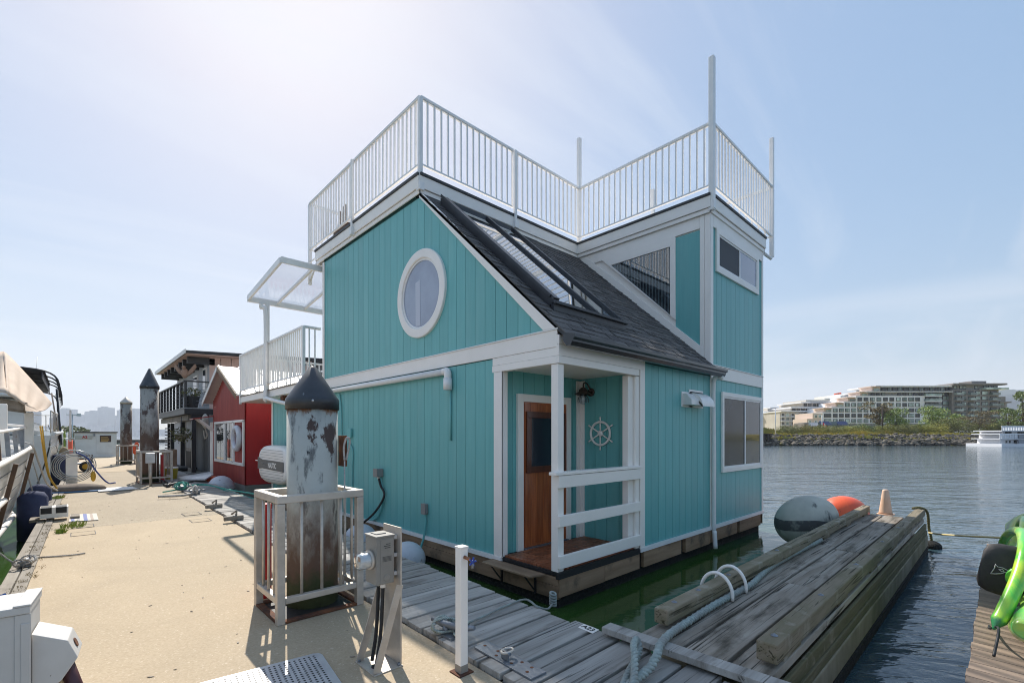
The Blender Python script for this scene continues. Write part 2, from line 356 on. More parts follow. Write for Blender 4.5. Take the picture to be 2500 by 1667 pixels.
K['canvas'] = pm('tan_canvas', (.60,.47,.36), (.54,.415,.315), 2, rough=.85, bump=.3, bscale=5)
K['navycanvas'] = pm('dark_canvas', (.025,.027,.035), (.05,.05,.06), 4, rough=.7)
K['gel'] = pm('white_gelcoat', (.72,.715,.69), (.64,.63,.60), 2, rough=.25, coat=.4)
K['boathull'] = pm('white_painted_planking', (.62,.62,.61), (.50,.49,.475), 2.5, (.6,.6,3), rough=.35, bump=.1, bscale=8, c3=(.34,.31,.28), c3scale=3, c3lo=.64, c3hi=.8)
K['bootstripe'] = pm('navy_stripe', (.02,.025,.05), rough=.35)
K['varnish'] = pm('varnished_teak', (.12,.06,.03), (.08,.04,.02), 6, rough=.35)
K['smoke'] = glassy('clear_vinyl', tint=(.82,.84,.86), alpha=.12, rough=.2)
def speckle(name, base, dark, light, big, bump):
    m = pm(name, base, dark, 58, rough=.9, bump=bump, bscale=90, lo=.42, hi=.70, c3=light, c3scale=48, c3lo=.60, c3hi=.68, bdist=.004)
    n = m.node_tree; b = n.nodes['Principled BSDF']; src = b.inputs['Base Color'].links[0].from_socket
    t = n.nodes.new('ShaderNodeTexCoord'); x = n.nodes.new('ShaderNodeTexNoise'); x.inputs['Scale'].default_value = .9; x.inputs['Detail'].default_value = 9; x.inputs['Roughness'].default_value = .62; x.inputs['Distortion'].default_value = .8
    n.links.new(t.outputs['Object'], x.inputs['Vector']); r = n.nodes.new('ShaderNodeMapRange'); r.inputs['From Min'].default_value = .3; r.inputs['From Max'].default_value = .7
    r.inputs['To Min'].default_value = 1-big; r.inputs['To Max'].default_value = 1+big; n.links.new(x.outputs['Fac'], r.inputs['Value'])
    h = n.nodes.new('ShaderNodeHueSaturation'); n.links.new(src, h.inputs['Color']); n.links.new(r.outputs['Result'], h.inputs['Value']); n.links.new(h.outputs['Color'], b.inputs['Base Color']); return m
K['conc'] = speckle('exposed_sand_concrete', (.44,.35,.24), (.37,.29,.19), (.56,.47,.35), .07, .3)
K['conc2'] = speckle('rough_aggregate_concrete', (.38,.315,.225), (.24,.19,.13), (.50,.45,.38), .10, .6)
def pile_mat(hb=2.3, a=(.42,.42,.375), b_=(.50,.50,.45)):
    m = pm('rusting_painted_pile', a, b_, 3, rough=.65, bump=.4, bscale=26, bdist=.008)
    n = m.node_tree; b = n.nodes['Principled BSDF']; src = b.inputs['Base Color'].links[0].from_socket
    t = n.nodes.new('ShaderNodeTexCoord'); oi = n.nodes.new('ShaderNodeObjectInfo')
    def add(src, col, scale, lo, hi, stretch=(1,1,1), det=8, h0=None, h1=None, off=0.0):
        mpn = n.nodes.new('ShaderNodeMapping'); mpn.inputs['Scale'].default_value = stretch; n.links.new(t.outputs['Object'], mpn.inputs[0])
        cbx = n.nodes.new('ShaderNodeVectorMath'); cbx.operation = 'SCALE'; cbx.inputs[0].default_value = (23, 11, 5); n.links.new(oi.outputs['Random'], cbx.inputs['Scale']); n.links.new(cbx.outputs[0], mpn.inputs['Location'])
        x = n.nodes.new('ShaderNodeTexNoise'); x.inputs['Scale'].default_value = scale; x.inputs['Detail'].default_value = det; x.inputs['Roughness'].default_value = .65; n.links.new(mpn.outputs[0], x.inputs['Vector'])
        r = n.nodes.new('ShaderNodeMapRange'); r.inputs['From Min'].default_value = lo; r.inputs['From Max'].default_value = hi
        v = x.outputs['Fac']
        if h0 is not None:   # growth creeps up from the waterline
            sx = n.nodes.new('ShaderNodeSeparateXYZ'); n.links.new(t.outputs['Object'], sx.inputs[0])
            g = n.nodes.new('ShaderNodeMapRange'); g.inputs['From Min'].default_value = h0; g.inputs['From Max'].default_value = h1; g.inputs['To Min'].default_value = .45; g.inputs['To Max'].default_value = -.45; n.links.new(sx.outputs[2], g.inputs['Value'])
            a = n.nodes.new('ShaderNodeMath'); a.operation = 'ADD'; n.links.new(v, a.inputs[0]); n.links.new(g.outputs['Result'], a.inputs[1]); v = a.outputs[0]
        n.links.new(v, r.inputs['Value'])
        q = n.nodes.new('ShaderNodeMixRGB'); n.links.new(r.outputs['Result'], q.inputs['Fac']); n.links.new(src, q.inputs['Color1']); q.inputs['Color2'].default_value = (*col, 1); return q.outputs['Color']
    src = add(src, (.27,.27,.25), 4, .50, .70, (1,1,.3), 12)
    src = add(src, (.15,.15,.14), 9, .55, .64, (1,1,.35), 15)
    src = add(src, (.035,.034,.034), 3.2, .63, .645, (1,1,.6), 13)
    src = add(src, (.085,.05,.038), 2.6, .545, .565, (1,1,.5), 12)
    src = add(src, (.13,.075,.05), 5, .40, .75, (1,1,.5), 10, .9, hb)
    src = add(src, (.05,.062,.022), 5, .5, .7, (1,1,.8), 8, .7, 1.6)
    src = add(src, (.03,.025,.018), 8, .45, .6, (1,1,1), 8, .5, 1.05)
    if hb < 3: src = add(src, (.24,.11,.05), 7, .5, .60, (1,1,.6), 9, 2.62, 2.36)
    n.links.new(src, b.inputs['Base Color']); return m
K['pile'] = pile_mat(); K['pile_far'] = pile_mat(4.6, (.34,.31,.27), (.42,.39,.34))
# ================================================================== SETTING
WZ = -.42
def plane_grid(name, x0, x1, y0, y1, z, m, nx=1, ny=1):
    o = M(); vs = [(x0+(x1-x0)*i/nx, y0+(y1-y0)*j/ny, z) for j in range(ny+1) for i in range(nx+1)]
    fs = [(j*(nx+1)+i, j*(nx+1)+i+1, (j+1)*(nx+1)+i+1, (j+1)*(nx+1)+i) for j in range(ny) for i in range(nx)]
    return tag(o.add(vs, fs).build(name, m, origin=(0,0,z)), kind='structure')
def water_mat():
    m = bpy.data.materials.new('harbour_water'); m.use_nodes = True; n = m.node_tree; b = n.nodes['Principled BSDF']
    b.inputs['Base Color'].default_value = (.025,.062,.030,1); b.inputs['Roughness'].default_value = .06; b.inputs['IOR'].default_value = 1.55; b.inputs['Specular IOR Level'].default_value = .5
    t = n.nodes.new('ShaderNodeTexCoord'); last = None
    # distance from the sheltered float: ripples grow in open water
    def nz(scale, st, det, rot, dist=.0):
        mpn = n.nodes.new('ShaderNodeMapping'); mpn.vector_type = 'TEXTURE'; mpn.inputs['Scale'].default_value = st; mpn.inputs['Rotation'].default_value = (0,0,R(rot)); n.links.new(t.outputs['Object'], mpn.inputs[0])
        x = n.nodes.new('ShaderNodeTexNoise'); x.inputs['Scale'].default_value = scale; x.inputs['Detail'].default_value = det; x.inputs['Distortion'].default_value = dist; n.links.new(mpn.outputs[0], x.inputs['Vector']); return x.outputs['Fac']
    hs = [(nz(2.0, (2.4,1,1), 4, -43, .5), .046), (nz(6.5, (2.2,1,1), 3, -58, .6), .018), (nz(.45, (2.6,1,1), 3, -36), .11)]
    sx = n.nodes.new('ShaderNodeSeparateXYZ'); n.links.new(t.outputs['Object'], sx.inputs[0])
    g = n.nodes.new('ShaderNodeMapRange'); g.inputs['From Min'].default_value = 7.5; g.inputs['From Max'].default_value = 13; g.inputs['To Min'].default_value = .10; g.inputs['To Max'].default_value = 1; n.links.new(sx.outputs[0], g.inputs['Value'])
    g2 = n.nodes.new('ShaderNodeMapRange'); g2.inputs['From Min'].default_value = .7; g2.inputs['From Max'].default_value = 2.2; g2.inputs['To Min'].default_value = 1.0; g2.inputs['To Max'].default_value = .0; n.links.new(sx.outputs[1], g2.inputs['Value'])
    mm = n.nodes.new('ShaderNodeMath'); mm.operation = 'MAXIMUM'; n.links.new(g.outputs[0], mm.inputs[0]); n.links.new(g2.outputs[0], mm.inputs[1])
    mb = n.nodes.new('ShaderNodeMixRGB'); n.links.new(mm.outputs[0], mb.inputs['Fac']); mb.inputs['Color1'].default_value = (.035,.082,.010,1); mb.inputs['Color2'].default_value = (.04,.072,.095,1); n.links.new(mb.outputs[0], b.inputs['Base Color'])
    acc = None
    for f, a in hs:
        q = n.nodes.new('ShaderNodeMath'); q.operation = 'MULTIPLY'; n.links.new(f, q.inputs[0]); q.inputs[1].default_value = a
        if acc is None: acc = q.outputs[0]
        else:
            r = n.nodes.new('ShaderNodeMath'); r.operation = 'ADD'; n.links.new(acc, r.inputs[0]); n.links.new(q.outputs[0], r.inputs[1]); acc = r.outputs[0]
    q = n.nodes.new('ShaderNodeMath'); q.operation = 'MULTIPLY'; n.links.new(acc, q.inputs[0]); n.links.new(mm.outputs[0], q.inputs[1])
    bp = n.nodes.new('ShaderNodeBump'); bp.inputs['Strength'].default_value = 1; bp.inputs['Distance'].default_value = 1.0; n.links.new(q.outputs[0], bp.inputs['Height']); n.links.new(bp.outputs[0], b.inputs['Normal'])
    return m
K['water'] = water_mat()
plane_grid('water', -3000, 3000, -3000, 3000, WZ, K['water'])

# the concrete pier leans 1 degree from the house grid
DK = .018
def D(xd, y, z=0.0): return Vector((xd + DK * y, y, z))
XL0, XL1, XR = -.64, -.44, 1.875      # outer curb edge, curb/concrete, concrete/plank float
def slab(name, xa, xb, ya, yb, z0, z1, m, parent=None, bevel=0):
    return M().prism([D(xa,ya,z1), D(xb,ya,z1), D(xb,yb,z1), D(xa,yb,z1)], (0,0,z0-z1)).build(name, m, parent, bevel)
tag(slab('concrete_dock', XL1+.003, XR-.01, -3.0, 10.27, -.35, 0, K['conc']), kind='structure')
tag(slab('concrete_dock', XL1+.003, XR-.01, 10.30, 25.2, -.35, -.004, K['conc2']), kind='structure')
tag(slab('concrete_dock', XL1+.003, XR+.25, 25.23, 43, -.35, 0, K['conc']), kind='structure')
tag(slab('dock_float_hull', XL0+.08, XR-.02, -3, 43, -.9, -.352, K['algae']), kind='structure')
# curb of squared timbers along the left edge
cb = thing('timber_curb', D(-.54, -1, 0), 'long weathered timber curb along the left edge of the concrete dock', 'curb')
rng = random.Random(4)
for row, (xa, xb) in enumerate(((XL0, -.545), (-.535, XL1))):
    y = -2 + row * .7
    while y < 30:
        L = rng.uniform(1.9, 2.7); slab('timber', xa, xb, y, y+L-.02, -.3, .012 + rng.uniform(-.006,.006), K['wood_y'], cb, .008); y += L

# ---- plank float between the pier and the houses
pf = thing('plank_float', D(2.4, 8, 0), 'weathered grey plank walkway running between the concrete dock and the float homes', 'walkway')
XF = 2.845; y = -1.4; FZ = .035; k = 0; rest = M()
rng = random.Random(11)
while y < 24:
    w = .235 + rng.uniform(-.012,.012); e0 = rng.uniform(-.012,.012); e1 = rng.uniform(-.03,.02)
    a = XR + .005 + e0; b = XF + e1
    z1 = FZ + rng.uniform(-.004,.004)
    pts = [D(a, y, z1), D(b, y, z1), D(b, y+w-.024, z1), D(a, y+w-.024, z1)]
    if y < 20: M().prism(pts, (0,0,-.05)).build('plank', K['wood'], pf, .005)
    else: rest.prism(pts, (0,0,-.05))
    y += w; k += 1
tag(rest.build('far_planks', K['wood'], pf), kind='stuff')
slab('stringer', XR+.02, XR+.10, -1.4, 24, -.3, -.02, K['wood_dark'], pf)
slab('stringer', XF-.14, XF-.04, -1.4, 24, -.3, -.02, K['wood_dark'], pf)
slab('float_tub', XR+.12, XF-.16, -1.4, 24, -.7, -.10, K['algae'], pf)

# ================================================================== TEAL FLOAT HOUSE
XLW, YRW, YW = 3.875, 3.359, 9.91       # faces of the two street walls, far end
XE, XT, YA = 10.12, 7.69, 6.11
ZB, ZA, ZD0, ZD1 = 2.66, 5.14, 5.25, 5.47
SL = (ZA - ZB) / (YA - YRW)
def zr(y): return ZB + (y - YRW) * SL
H = thing('float_house', (7, 6.5, 0), 'large teal two storey float house with white trim and a railed roof deck', 'house')
def P2(ax, plane, a, z): return Vector((plane, a, z)) if ax == 'x' else Vector((a, plane, z))
def boards(ax, plane, polys, a0, a1, pitch=.2032, t=.012, m=None, inward=1, par=None, name='siding_board'):
    par = par or H; off = Vector((t*inward,0,0)) if ax == 'x' else Vector((0,t*inward,0))
    for poly in polys:
        a = a0
        while a < a1:
            p = clip(clip(poly, 0, a + .0035, True), 0, a + pitch - .0035, False)
            if area(p) > .004: M().prism([P2(ax, plane, q[0], q[1]) for q in p], off).build(name, m or K['teal'], par)
            a += pitch
def sheet(ax, plane, poly, t, m, name, inward=1, par=None, bevel=0):
    off = Vector((t*inward,0,0)) if ax == 'x' else Vector((0,t*inward,0))
    return M().prism([P2(ax, plane, q[0], q[1]) for q in poly], off).build(name, m, par or H, bevel)
def bx(a, b, m, name, par=None, bevel=0): return M().box(a, b).build(name, m, par or H, bevel)
# core walls (behind the boards)
XI, YI = 5.50, 4.34                      # porch recess
c = M()
c.prism([(XLW+.014, YI+.05, 0), (XLW+.014, YW, 0), (XLW+.014, YW, ZD0), (XLW+.014, YA+.25, ZD0), (XLW+.014, YA+.0, ZA-.08), (XLW+.014, YI+.05, zr(YI+.05)-.06)], (XI-XLW, 0, 0))
c.build('wall', K['teal_dark'], H)
c = M(); c.prism([(XI+.014, YRW+.014, 0), (XI+.014, YW, 0), (XI+.014, YW, ZD0), (XI+.014, YA+.25, ZD0), (XI+.014, YA, ZA-.08), (XI+.014, YRW+.014, ZB-.1)], (XE-.02-XI, 0, 0)); c.build('wall', K['teal_dark'], H)
c = M(); c.prism([(XLW+.02, YRW+.03, 2.33), (XLW+.02, YI+.05, 2.33), (XLW+.02, YI+.05, zr(YI+.05)-.06), (XLW+.02, YRW+.03, ZB-.1)], (XI-XLW-.01, 0, 0)); c.build('porch_ceiling', K['white'], H)
bx((XT+.06, YRW+.014, ZB-.2), (XE-.02, YA, ZD0), K['teal_dark'], 'wall')
bx((XLW+.014, YW, 0), (8, 13.34, 2.44), K['teal_dark'], 'wall')
# --- left wall boards
boards('x', XLW, [[(YRW+.12, ZB), (YW-.07, ZB), (YW-.07, ZA), (YA, ZA), (YRW+.12, zr(YRW+.12)-.0)]], 4.40-.2032*5, YW, m=K['teal'])
boards('x', XLW, [[(4.40, 0.0), (13.30, 0.0), (13.30, 2.46), (4.40, 2.46)]], 4.40, 13.3)
# --- right wall boards and tower
boards('y', YRW, [[(5.62, 0.0), (XT, 0.0), (XT, 2.48), (5.62, 2.48)]], 5.62, XT)
boards('y', YRW, [[(XT+.09, 0.0), (XE-.06, 0.0), (XE-.06, 2.45), (XT+.09, 2.45)]], XT+.06, XE)
boards('y', YRW, [[(XT+.09, 2.68), (XE-.06, 2.68), (XE-.06, 4.98), (XT+.09, 4.98)]], XT+.06, XE)
# porch recess walls
boards('y', YI, [[(XLW+.03, 0.0), (XI, 0.0), (XI, 2.33), (XLW+.03, 2.33)]], XLW+.03, XI)
boards('x', XI, [[(YRW+.1, 0.0), (YI, 0.0), (YI, 2.33), (YRW+.1, 2.33)]], YRW+.1, YI)
# --- white trim
TW = .02
band = sheet('x', XLW-TW, [(YRW-.0, 2.47), (YW, 2.47), (YW, ZB), (YRW-.0, ZB)], TW-.001, K['white'], 'belly_band', bevel=.004)
bx((XLW-TW-.012, YRW-.02, ZB), (XLW, YW, ZB+.014), K['white_metal'], 'flashing')
sheet('x', XLW-TW+.004, [(YRW-.0, 2.375), (4.44, 2.375), (4.44, 2.467), (YRW-.0, 2.467)], .05, K['white'], 'porch_beam', bevel=.004)
sheet('x', XLW-TW-.004, [(YRW-.0, 2.29), (4.44, 2.29), (4.44, 2.372), (YRW-.0, 2.372)], .09, K['white'], 'porch_beam', bevel=.004)
sheet('x', XLW-.022, [(YW-.09, ZB+.016), (YW, ZB+.016), (YW, ZA), (YW-.09, ZA)], .02, K['white'], 'corner_trim', bevel=.004)
sheet('x', XLW-.022, [(13.27, 0), (13.36, 0), (13.36, 2.44), (13.27, 2.44)], .02, K['white'], 'corner_trim', bevel=.004)
# rake board along the gable slope
rw = .15
sheet('x', XLW-.030, [(YRW-.02, ZB+.016), (YRW+.02+rw*1.2, ZB+.016), (YA+.02, ZA-rw*.10), (YA+.02, ZA+.06), (YA-.08, ZA)], .028, K['white'], 'rake_board', bevel=.004)
# porch jambs
sheet('x', XLW-.022, [(4.26, -.01), (4.41, -.01), (4.41, 2.288), (4.26, 2.288)], .021, K['white'], 'jamb', bevel=.004)
sheet('x', XLW-.020, [(4.26, 0), (4.335, 0), (4.335, 2.288), (4.26, 2.288)], .10, K['white'], 'jamb', bevel=.004)
pc = M().box((XLW-.012, YRW-.005, 0), (XLW+.088, YRW+.095, 2.288)).build('porch_post', K['white'], H, .006)
bx((5.42, YRW-.005, .0), (5.51, YRW+.085, 2.288), K['white'], 'porch_post', bevel=.006)
bx((5.30, YRW+.03, .0), (5.415, YRW+.12, 2.288), K['white'], 'porch_post', bevel=.006)
sheet('y', YRW-.022, [(5.515, -.03), (5.63, -.03), (5.63, 2.50), (5.515, 2.50)], .0215, K['white'], 'jamb', bevel=.004)
bx((XI-.02, YI-.09, 0), (XI-.001, YI-.001, 2.30), K['white'], 'inner_corner_trim')
bx((XI-.10, YI-.02, 0), (XI-.021, YI-.001, 2.30), K['white'], 'inner_corner_trim')
# beams over the porch on the water side
sheet('y', YRW-.024, [(XLW-.018, 2.375), (5.63, 2.375), (5.63, 2.50), (XLW-.018, 2.50)], .05, K['white'], 'porch_beam', bevel=.004)
sheet('y', YRW-.028, [(XLW-.020, 2.29), (5.48, 2.29), (5.48, 2.372), (XLW-.020, 2.372)], .09, K['white'], 'porch_beam', bevel=.004)
sheet('y', YRW-.030, [(XLW-.02, 2.503), (XT+.05, 2.503), (XT+.05, 2.60), (XLW-.02, 2.60)], .03, K['white'], 'eave_fascia', bevel=.003)
# foot flashing
for a, b in (((XLW-.03, 4.27, -.055), (XLW+.01, 13.36, -.004)), ((5.52, YRW-.03, -.06), (XE, YRW+.01, -.004))): bx(a, b, K['white_metal'], 'foot_flashing')
# tower trims
sheet('y', YRW-.022, [(XT-.0, 2.452), (XE, 2.452), (XE, 2.67), (XT-.0, 2.67)], .021, K['white'], 'belly_band', bevel=.004)
bx((XT-.0, YRW-.034, 2.672), (XE, YRW, 2.684), K['white_metal'], 'flashing')
for z0, z1 in ((-.02, 2.45), (2.686, 5.24)):
    sheet('y', YRW-.022, [(XT-.001, z0), (XT+.09, z0), (XT+.09, z1), (XT-.001, z1)], .0215, K['white'], 'corner_trim', bevel=.004)
    sheet('y', YRW-.022, [(XE-.07, z0), (XE, z0), (XE, z1), (XE-.07, z1)], .0215, K['white'], 'corner_trim', bevel=.004)
sheet('y', YRW-.024, [(XT+.09, 4.98), (XE-.07, 4.98), (XE-.07, 5.24), (XT+.09, 5.24)], .022, K['white'], 'frieze_board', bevel=.004)
# tower left cheek (faces the dock)
cz = lambda y: zr(y) + .02
tk = XT - .014
sheet('x', tk, [(YRW+.13, cz(YRW+.13)+.16), (3.95, cz(3.95)+.16), (3.95, 4.95), (YRW+.13, 4.95)], .014, K['teal'], 'siding_board')
sheet('x', tk+.0142, [(YRW, cz(YRW)), (YA, cz(YA)), (YA, ZD0), (YRW, ZD0)], .05, K['white'], 'wall')
for a, b in ((YRW-.022, YRW+.075), (YRW+.078, YRW+.155)): sheet('x', tk-.016, [(a, cz(max(a,YRW))+.02), (b, cz(b)+.02), (b, 5.24), (a, 5.24)], .016, K['white'], 'corner_trim', bevel=.003)
sheet('x', tk-.018, [(YRW+.10, cz(YRW+.10)), (YA-.03, cz(YA-.03)), (YA-.03, cz(YA-.03)+.19), (YRW+.10, cz(YRW+.10)+.19)], .02, K['white'], 'rake_board', bevel=.004)
sheet('x', tk-.014, [(YRW+.157, 4.97), (YA-.02, 4.97), (YA-.02, 5.24), (YRW+.157, 5.24)], .014, K['white'], 'frieze_board', bevel=.003)
# triangular window
tg = [xp(1492.7,651,tk), xp(1637,603,tk), xp(1638.5,769,tk)]
tw_ = bx((tk-.014, 3.95, 3.2), (tk-.002, 3.951, 3.201), K['white'], 'dummy'); bpy.data.objects.remove(tw_)
ty1, ty0 = tg[0].y, tg[1].y; tz = tg[1].z
ft = M()
tri_o = [(ty0-.10, tz+.16), (ty1+.22, tz+.16), (ty0-.10, tg[2].z-.10)]
tri_i = [(ty0, tz), (ty1, tz-.0), (ty0, tg[2].z)]
for i in range(3):
    j = (i+1) % 3
    ft.prism([(tk-.022, *tri_o[i]), (tk-.022, *tri_o[j]), (tk-.022, *tri_i[j]), (tk-.022, *tri_i[i])], (.03, 0, 0))
TW1 = ft.build('triangular_window', K['white'], H, .003)
M().prism([(tk-.004, *q) for q in tri_i], (.003,0,0)).build('pane', K['clear'], TW1)
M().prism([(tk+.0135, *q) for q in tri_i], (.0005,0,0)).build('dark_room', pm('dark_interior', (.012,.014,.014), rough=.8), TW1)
yy = ty0 + .03; bl = pm('window_blind', (.17,.19,.17), rough=.7)
while yy < ty1 - .08:
    zlow = tg[2].z + (tz - tg[2].z) * (yy - ty0) / (ty1 - ty0)
    M().prism([(tk+.004, yy, zlow+.01), (tk+.010, yy+.032, zlow+.045), (tk+.010, yy+.032, tz-.01), (tk+.004, yy, tz-.01)], (.001,0,0)).build('blind_slat', bl, TW1); yy += .062
# --- framed windows on the water side
def win_y(x0, x1, z0, z1, fw, mull, panes, name='window', par=H, y=YRW, m=None):
    f = M(); t0 = y - .035
    for a, b, c_, d in ((x0,x1,z1-fw,z1),(x0,x1,z0,z0+fw),(x0,x0+fw,z0+fw,z1-fw),(x1-fw,x1,z0+fw,z1-fw)): f.box((a, t0, c_), (b, y, d))
    w = f.build(name, m or K['white'], par, .004); i0, i1, j0, j1 = x0+fw, x1-fw, z0+fw, z1-fw
    s = M()
    for a, b, c_, d in ((i0,i1,j1-.03,j1),(i0,i1,j0,j0+.03),(i0,i0+.03,j0+.03,j1-.03),(i1-.03,i1,j0+.03,j1-.03)): s.box((a, y-.022, c_), (b, y+.002, d))
    xm = i0 + (i1-i0) * mull; s.box((xm-.02, y-.024, j0+.03), (xm+.02, y+.002, j1-.03)); s.build('sash', K['white_metal'], w, .002)
    M().box((i0+.03, y-.010, j0+.03), (xm-.02, y-.004, j1-.03)).build('pane', panes[0], w)
    M().box((xm+.02, y-.016, j0+.03), (i1-.03, y-.010, j1-.03)).build('pane', panes[1], w)
    return w
def X_at(u, y=YRW): return yp(u, 900, y).x
wz0 = yp(1857, 1140.6, YRW).z; wz1 = yp(1759, 956, YRW).z
w1 = win_y(X_at(1759.5), X_at(1857.5), wz0, wz1, .075, .55, (K['glass_dark'], K['glass']))
w2 = win_y(X_at(1746), X_at(1849), yp(1747,663.6,YRW).z, yp(1745,554.5,YRW).z, .10, .52, (K['screen'], pm('blue_sky_pane', (.12,.17,.28), rough=.04, spec=1, coat=.5)))
# --- round window on the gable: an upright oval
oc = xp(1034, 716, XLW); oh = (xp(1034,609,XLW).z - xp(1034,823,XLW).z)/2; oc.z = (xp(1034,609,XLW).z + xp(1034,823,XLW).z)/2
ow = (xp(975,716,XLW).y - xp(1091,716,XLW).y)/2; oc.y = (xp(975,716,XLW).y + xp(1091,716,XLW).y)/2
def oval(prof, m, name, par, x0, cap=False):
    g = M(); n = 56; rings = []
    for dr, dx in prof:
        rings.append([Vector((x0+dx, oc.y+(ow+dr)*math.cos(2*math.pi*i/n), oc.z+(oh+dr)*math.sin(2*math.pi*i/n))) for i in range(n)])
    g.loft(rings, smooth=False, cap=cap); return g.build(name, m, par, recalc=True)
OW = oval([(0,.005),(0,-.035),(-.01,-.042),(-.125,-.042),(-.135,-.034),(-.135,-.0)], K['white'], 'oval_window', H, XLW)
oval([(-.13,-.02),(-.165,-.018),(-.165,-.002)], K['white_metal'], 'sash', OW, XLW)
g = M(); n = 56; g.add([Vector((XLW-.006, oc.y+(ow-.16)*math.cos(2*math.pi*i/n), oc.z+(oh-.16)*math.sin(2*math.pi*i/n))) for i in range(n)], [tuple(range(n))]); g.build('pane', K['glass_pale'], OW)
M().prism([(XLW-.009, oc.y+.02, oc.z-oh*.72), (XLW-.009, oc.y+.15, oc.z-oh*.70), (XLW-.009, oc.y+.16, oc.z+oh*.30), (XLW-.009, oc.y+.03, oc.z+oh*.34)], (.002,0,0)).build('curtain', pm('sheer_curtain', (.50,.52,.60), rough=.2, spec=.8), OW)
# --- front door in the recess
dl, dr = 4.275, 5.14; dt = 1.94
DR = bx((dl, YI-.03, .03), (dr, YI-.004, dt), K['door'], 'front_door', bevel=.003)
for i in range(7): bx((dl+.02+i*(dr-dl-.04)/7+.003, YI-.037, .06), (dl+.02+(i+1)*(dr-dl-.04)/7-.003, YI-.0305, dt-.02), K['door'], 'door_board', DR)
gz1 = yp(1300, 1020, YI-.05).z; gz0 = yp(1300, 1138, YI-.05).z
gx0, gx1 = dl+.13, dr-.13
f = M(); q = .085
for a, b, c_, d in ((gx0-q,gx1+q,gz1,gz1+q),(gx0-q,gx1+q,gz0-q,gz0),(gx0-q,gx0,gz0,gz1),(gx1,gx1+q,gz0,gz1)): f.box((a, YI-.062, c_), (b, YI-.037, d))
DF = f.build('door_window_frame', K['doorframe'], DR, .004)
bx((gx0, YI-.045, gz0), (gx1, YI-.0375, gz1), K['glass'], 'pane', DR)
M().cyl((dr-.07, YI-.03, .98), (dr-.07, YI-.10, .98), .012).ball((dr-.07, YI-.115, .98), .028, 12, 8).build('door_knob', K['galv'], DR)
for a, b, c_, d in ((dl-.10, dl, 0, dt+.10), (dr, dr+.10, 0, dt+.10), (dl, dr, dt, dt+.10)): bx((a, YI-.045, c_), (b, YI-.0, d), K['white'], 'door_casing', bevel=.004)
bx((dr-.0, YI-.05, 0), (dr+.035, YI-.045, dt), K['white'], 'door_casing')
bx((dl, YI-.08, 0), (dr, YI, .03), K['galv'], 'door_sill')
# porch floor: clip-together wooden tiles, slats turned tile by tile
bx((XLW-.0, YRW+.0, -.05), (XI, YI, -.005), K['black'], 'porch_floor')
tx = XLW + .02; i = 0; TS = .268
while tx < XI - .1:
    ty = YRW + .02; j = 0
    while ty < YI - .1:
        for s in range(4):
            w = TS/4
            if (i + j) % 2: a, b = (tx+.004, ty+s*w+.004, 0), (tx+TS-.004, ty+(s+1)*w-.004, .022)
            else: a, b = (tx+s*w+.004, ty+.004, 0), (tx+(s+1)*w-.004, ty+TS-.004, .022)
            b = (min(b[0], XI-.02), min(b[1], YI-.085), b[2])
            if b[0]-a[0] > .02 and b[1]-a[1] > .02: bx((a[0], a[1], -.004), b, K['tile'], 'floor_slat')
        ty += TS; j += 1
    tx += TS; i += 1
# porch rail: three wide boards and a cap
PR = bx((XLW-.09, YRW-.052, 1.065), (5.50, YRW+.06, 1.10), K['white'], 'porch_rail', bevel=.005)
for z0, z1, xa in ((.925, 1.06, XLW-.04), (.50, .625, XLW-.03), (.045, .185, XLW-.025)): bx((xa, YRW-.045, z0), (5.50, YRW-.007, z1), K['white'], 'rail_board', PR, .005)
# --- hull
HU = bx((XLW+.05, YRW+.05, WZ-.3), (XE-.05, 13.35, -.06), K['algae'], 'float_hull')
for ax in (0, 1):
    a = (YRW if ax == 0 else XLW); end = 13.3 if ax == 0 else XE; rr = random.Random(3+ax)
    while a < end:
        L = min(rr.uniform(.75, 1.15) if ax else rr.uniform(1.6, 2.6), end - a)
        rows = ((-.27, -.062),) if ax else ((-.155, -.062), (-.30, -.160))
        for z0, z1 in rows:
            if ax == 0: bx((XLW-.005+rr.uniform(-.006,.006), a+.003, z0), (XLW+.045, a+L-.003, z1), K['hullwood'], 'hull_board', HU, .003)
            else: bx((a+.003, YRW-.005+rr.uniform(-.012,.004), z0+rr.uniform(-.02,.01)), (a+L-.003, YRW+.045, z1), K['hullwood'], 'hull_board', HU, .003)
        a += L + (.0 if ax == 0 else rr.choice((0, .12)))
bx((XLW+.03, YRW+.03, -.062), (XE-.03, 13.3, -.056), K['black'], 'hull_deck')
bx((XLW-.02, YRW-.022, -.075), (5.5, YRW+.02, -.002), K['blackrub'], 'porch_edge_strip')
# step board on brackets
SB = M().prism([xp(1190,1372,XLW-.02)+V3(0,0,0), gp(1338,1396,-.055), gp(1296,1411,-.055), gp(1190.5,1376,-.055)], (0,0,-.022)); 
s0 = Vector((XLW-.03, 4.42, -.065)); s1 = Vector((XLW-.03, 3.52, -.065))
SB = M().prism([s0, s1, s1+V3(-.20,.06,0), s0+V3(-.20,-.02,0)], (0,0,.022)).build('step_board', K['tan_wood'], H, .004)
for yy in (4.25, 3.68):
    M().bar((XLW-.03, yy, -.075), (XLW-.2, yy, -.075), .03, .012).bar((XLW-.03, yy, -.09), (XLW-.03, yy, -.30), .012, .03, (1,0,0)).bar((XLW-.035, yy, -.27), (XLW-.19, yy, -.085), .025, .008).build('shelf_bracket', K['black'], SB)
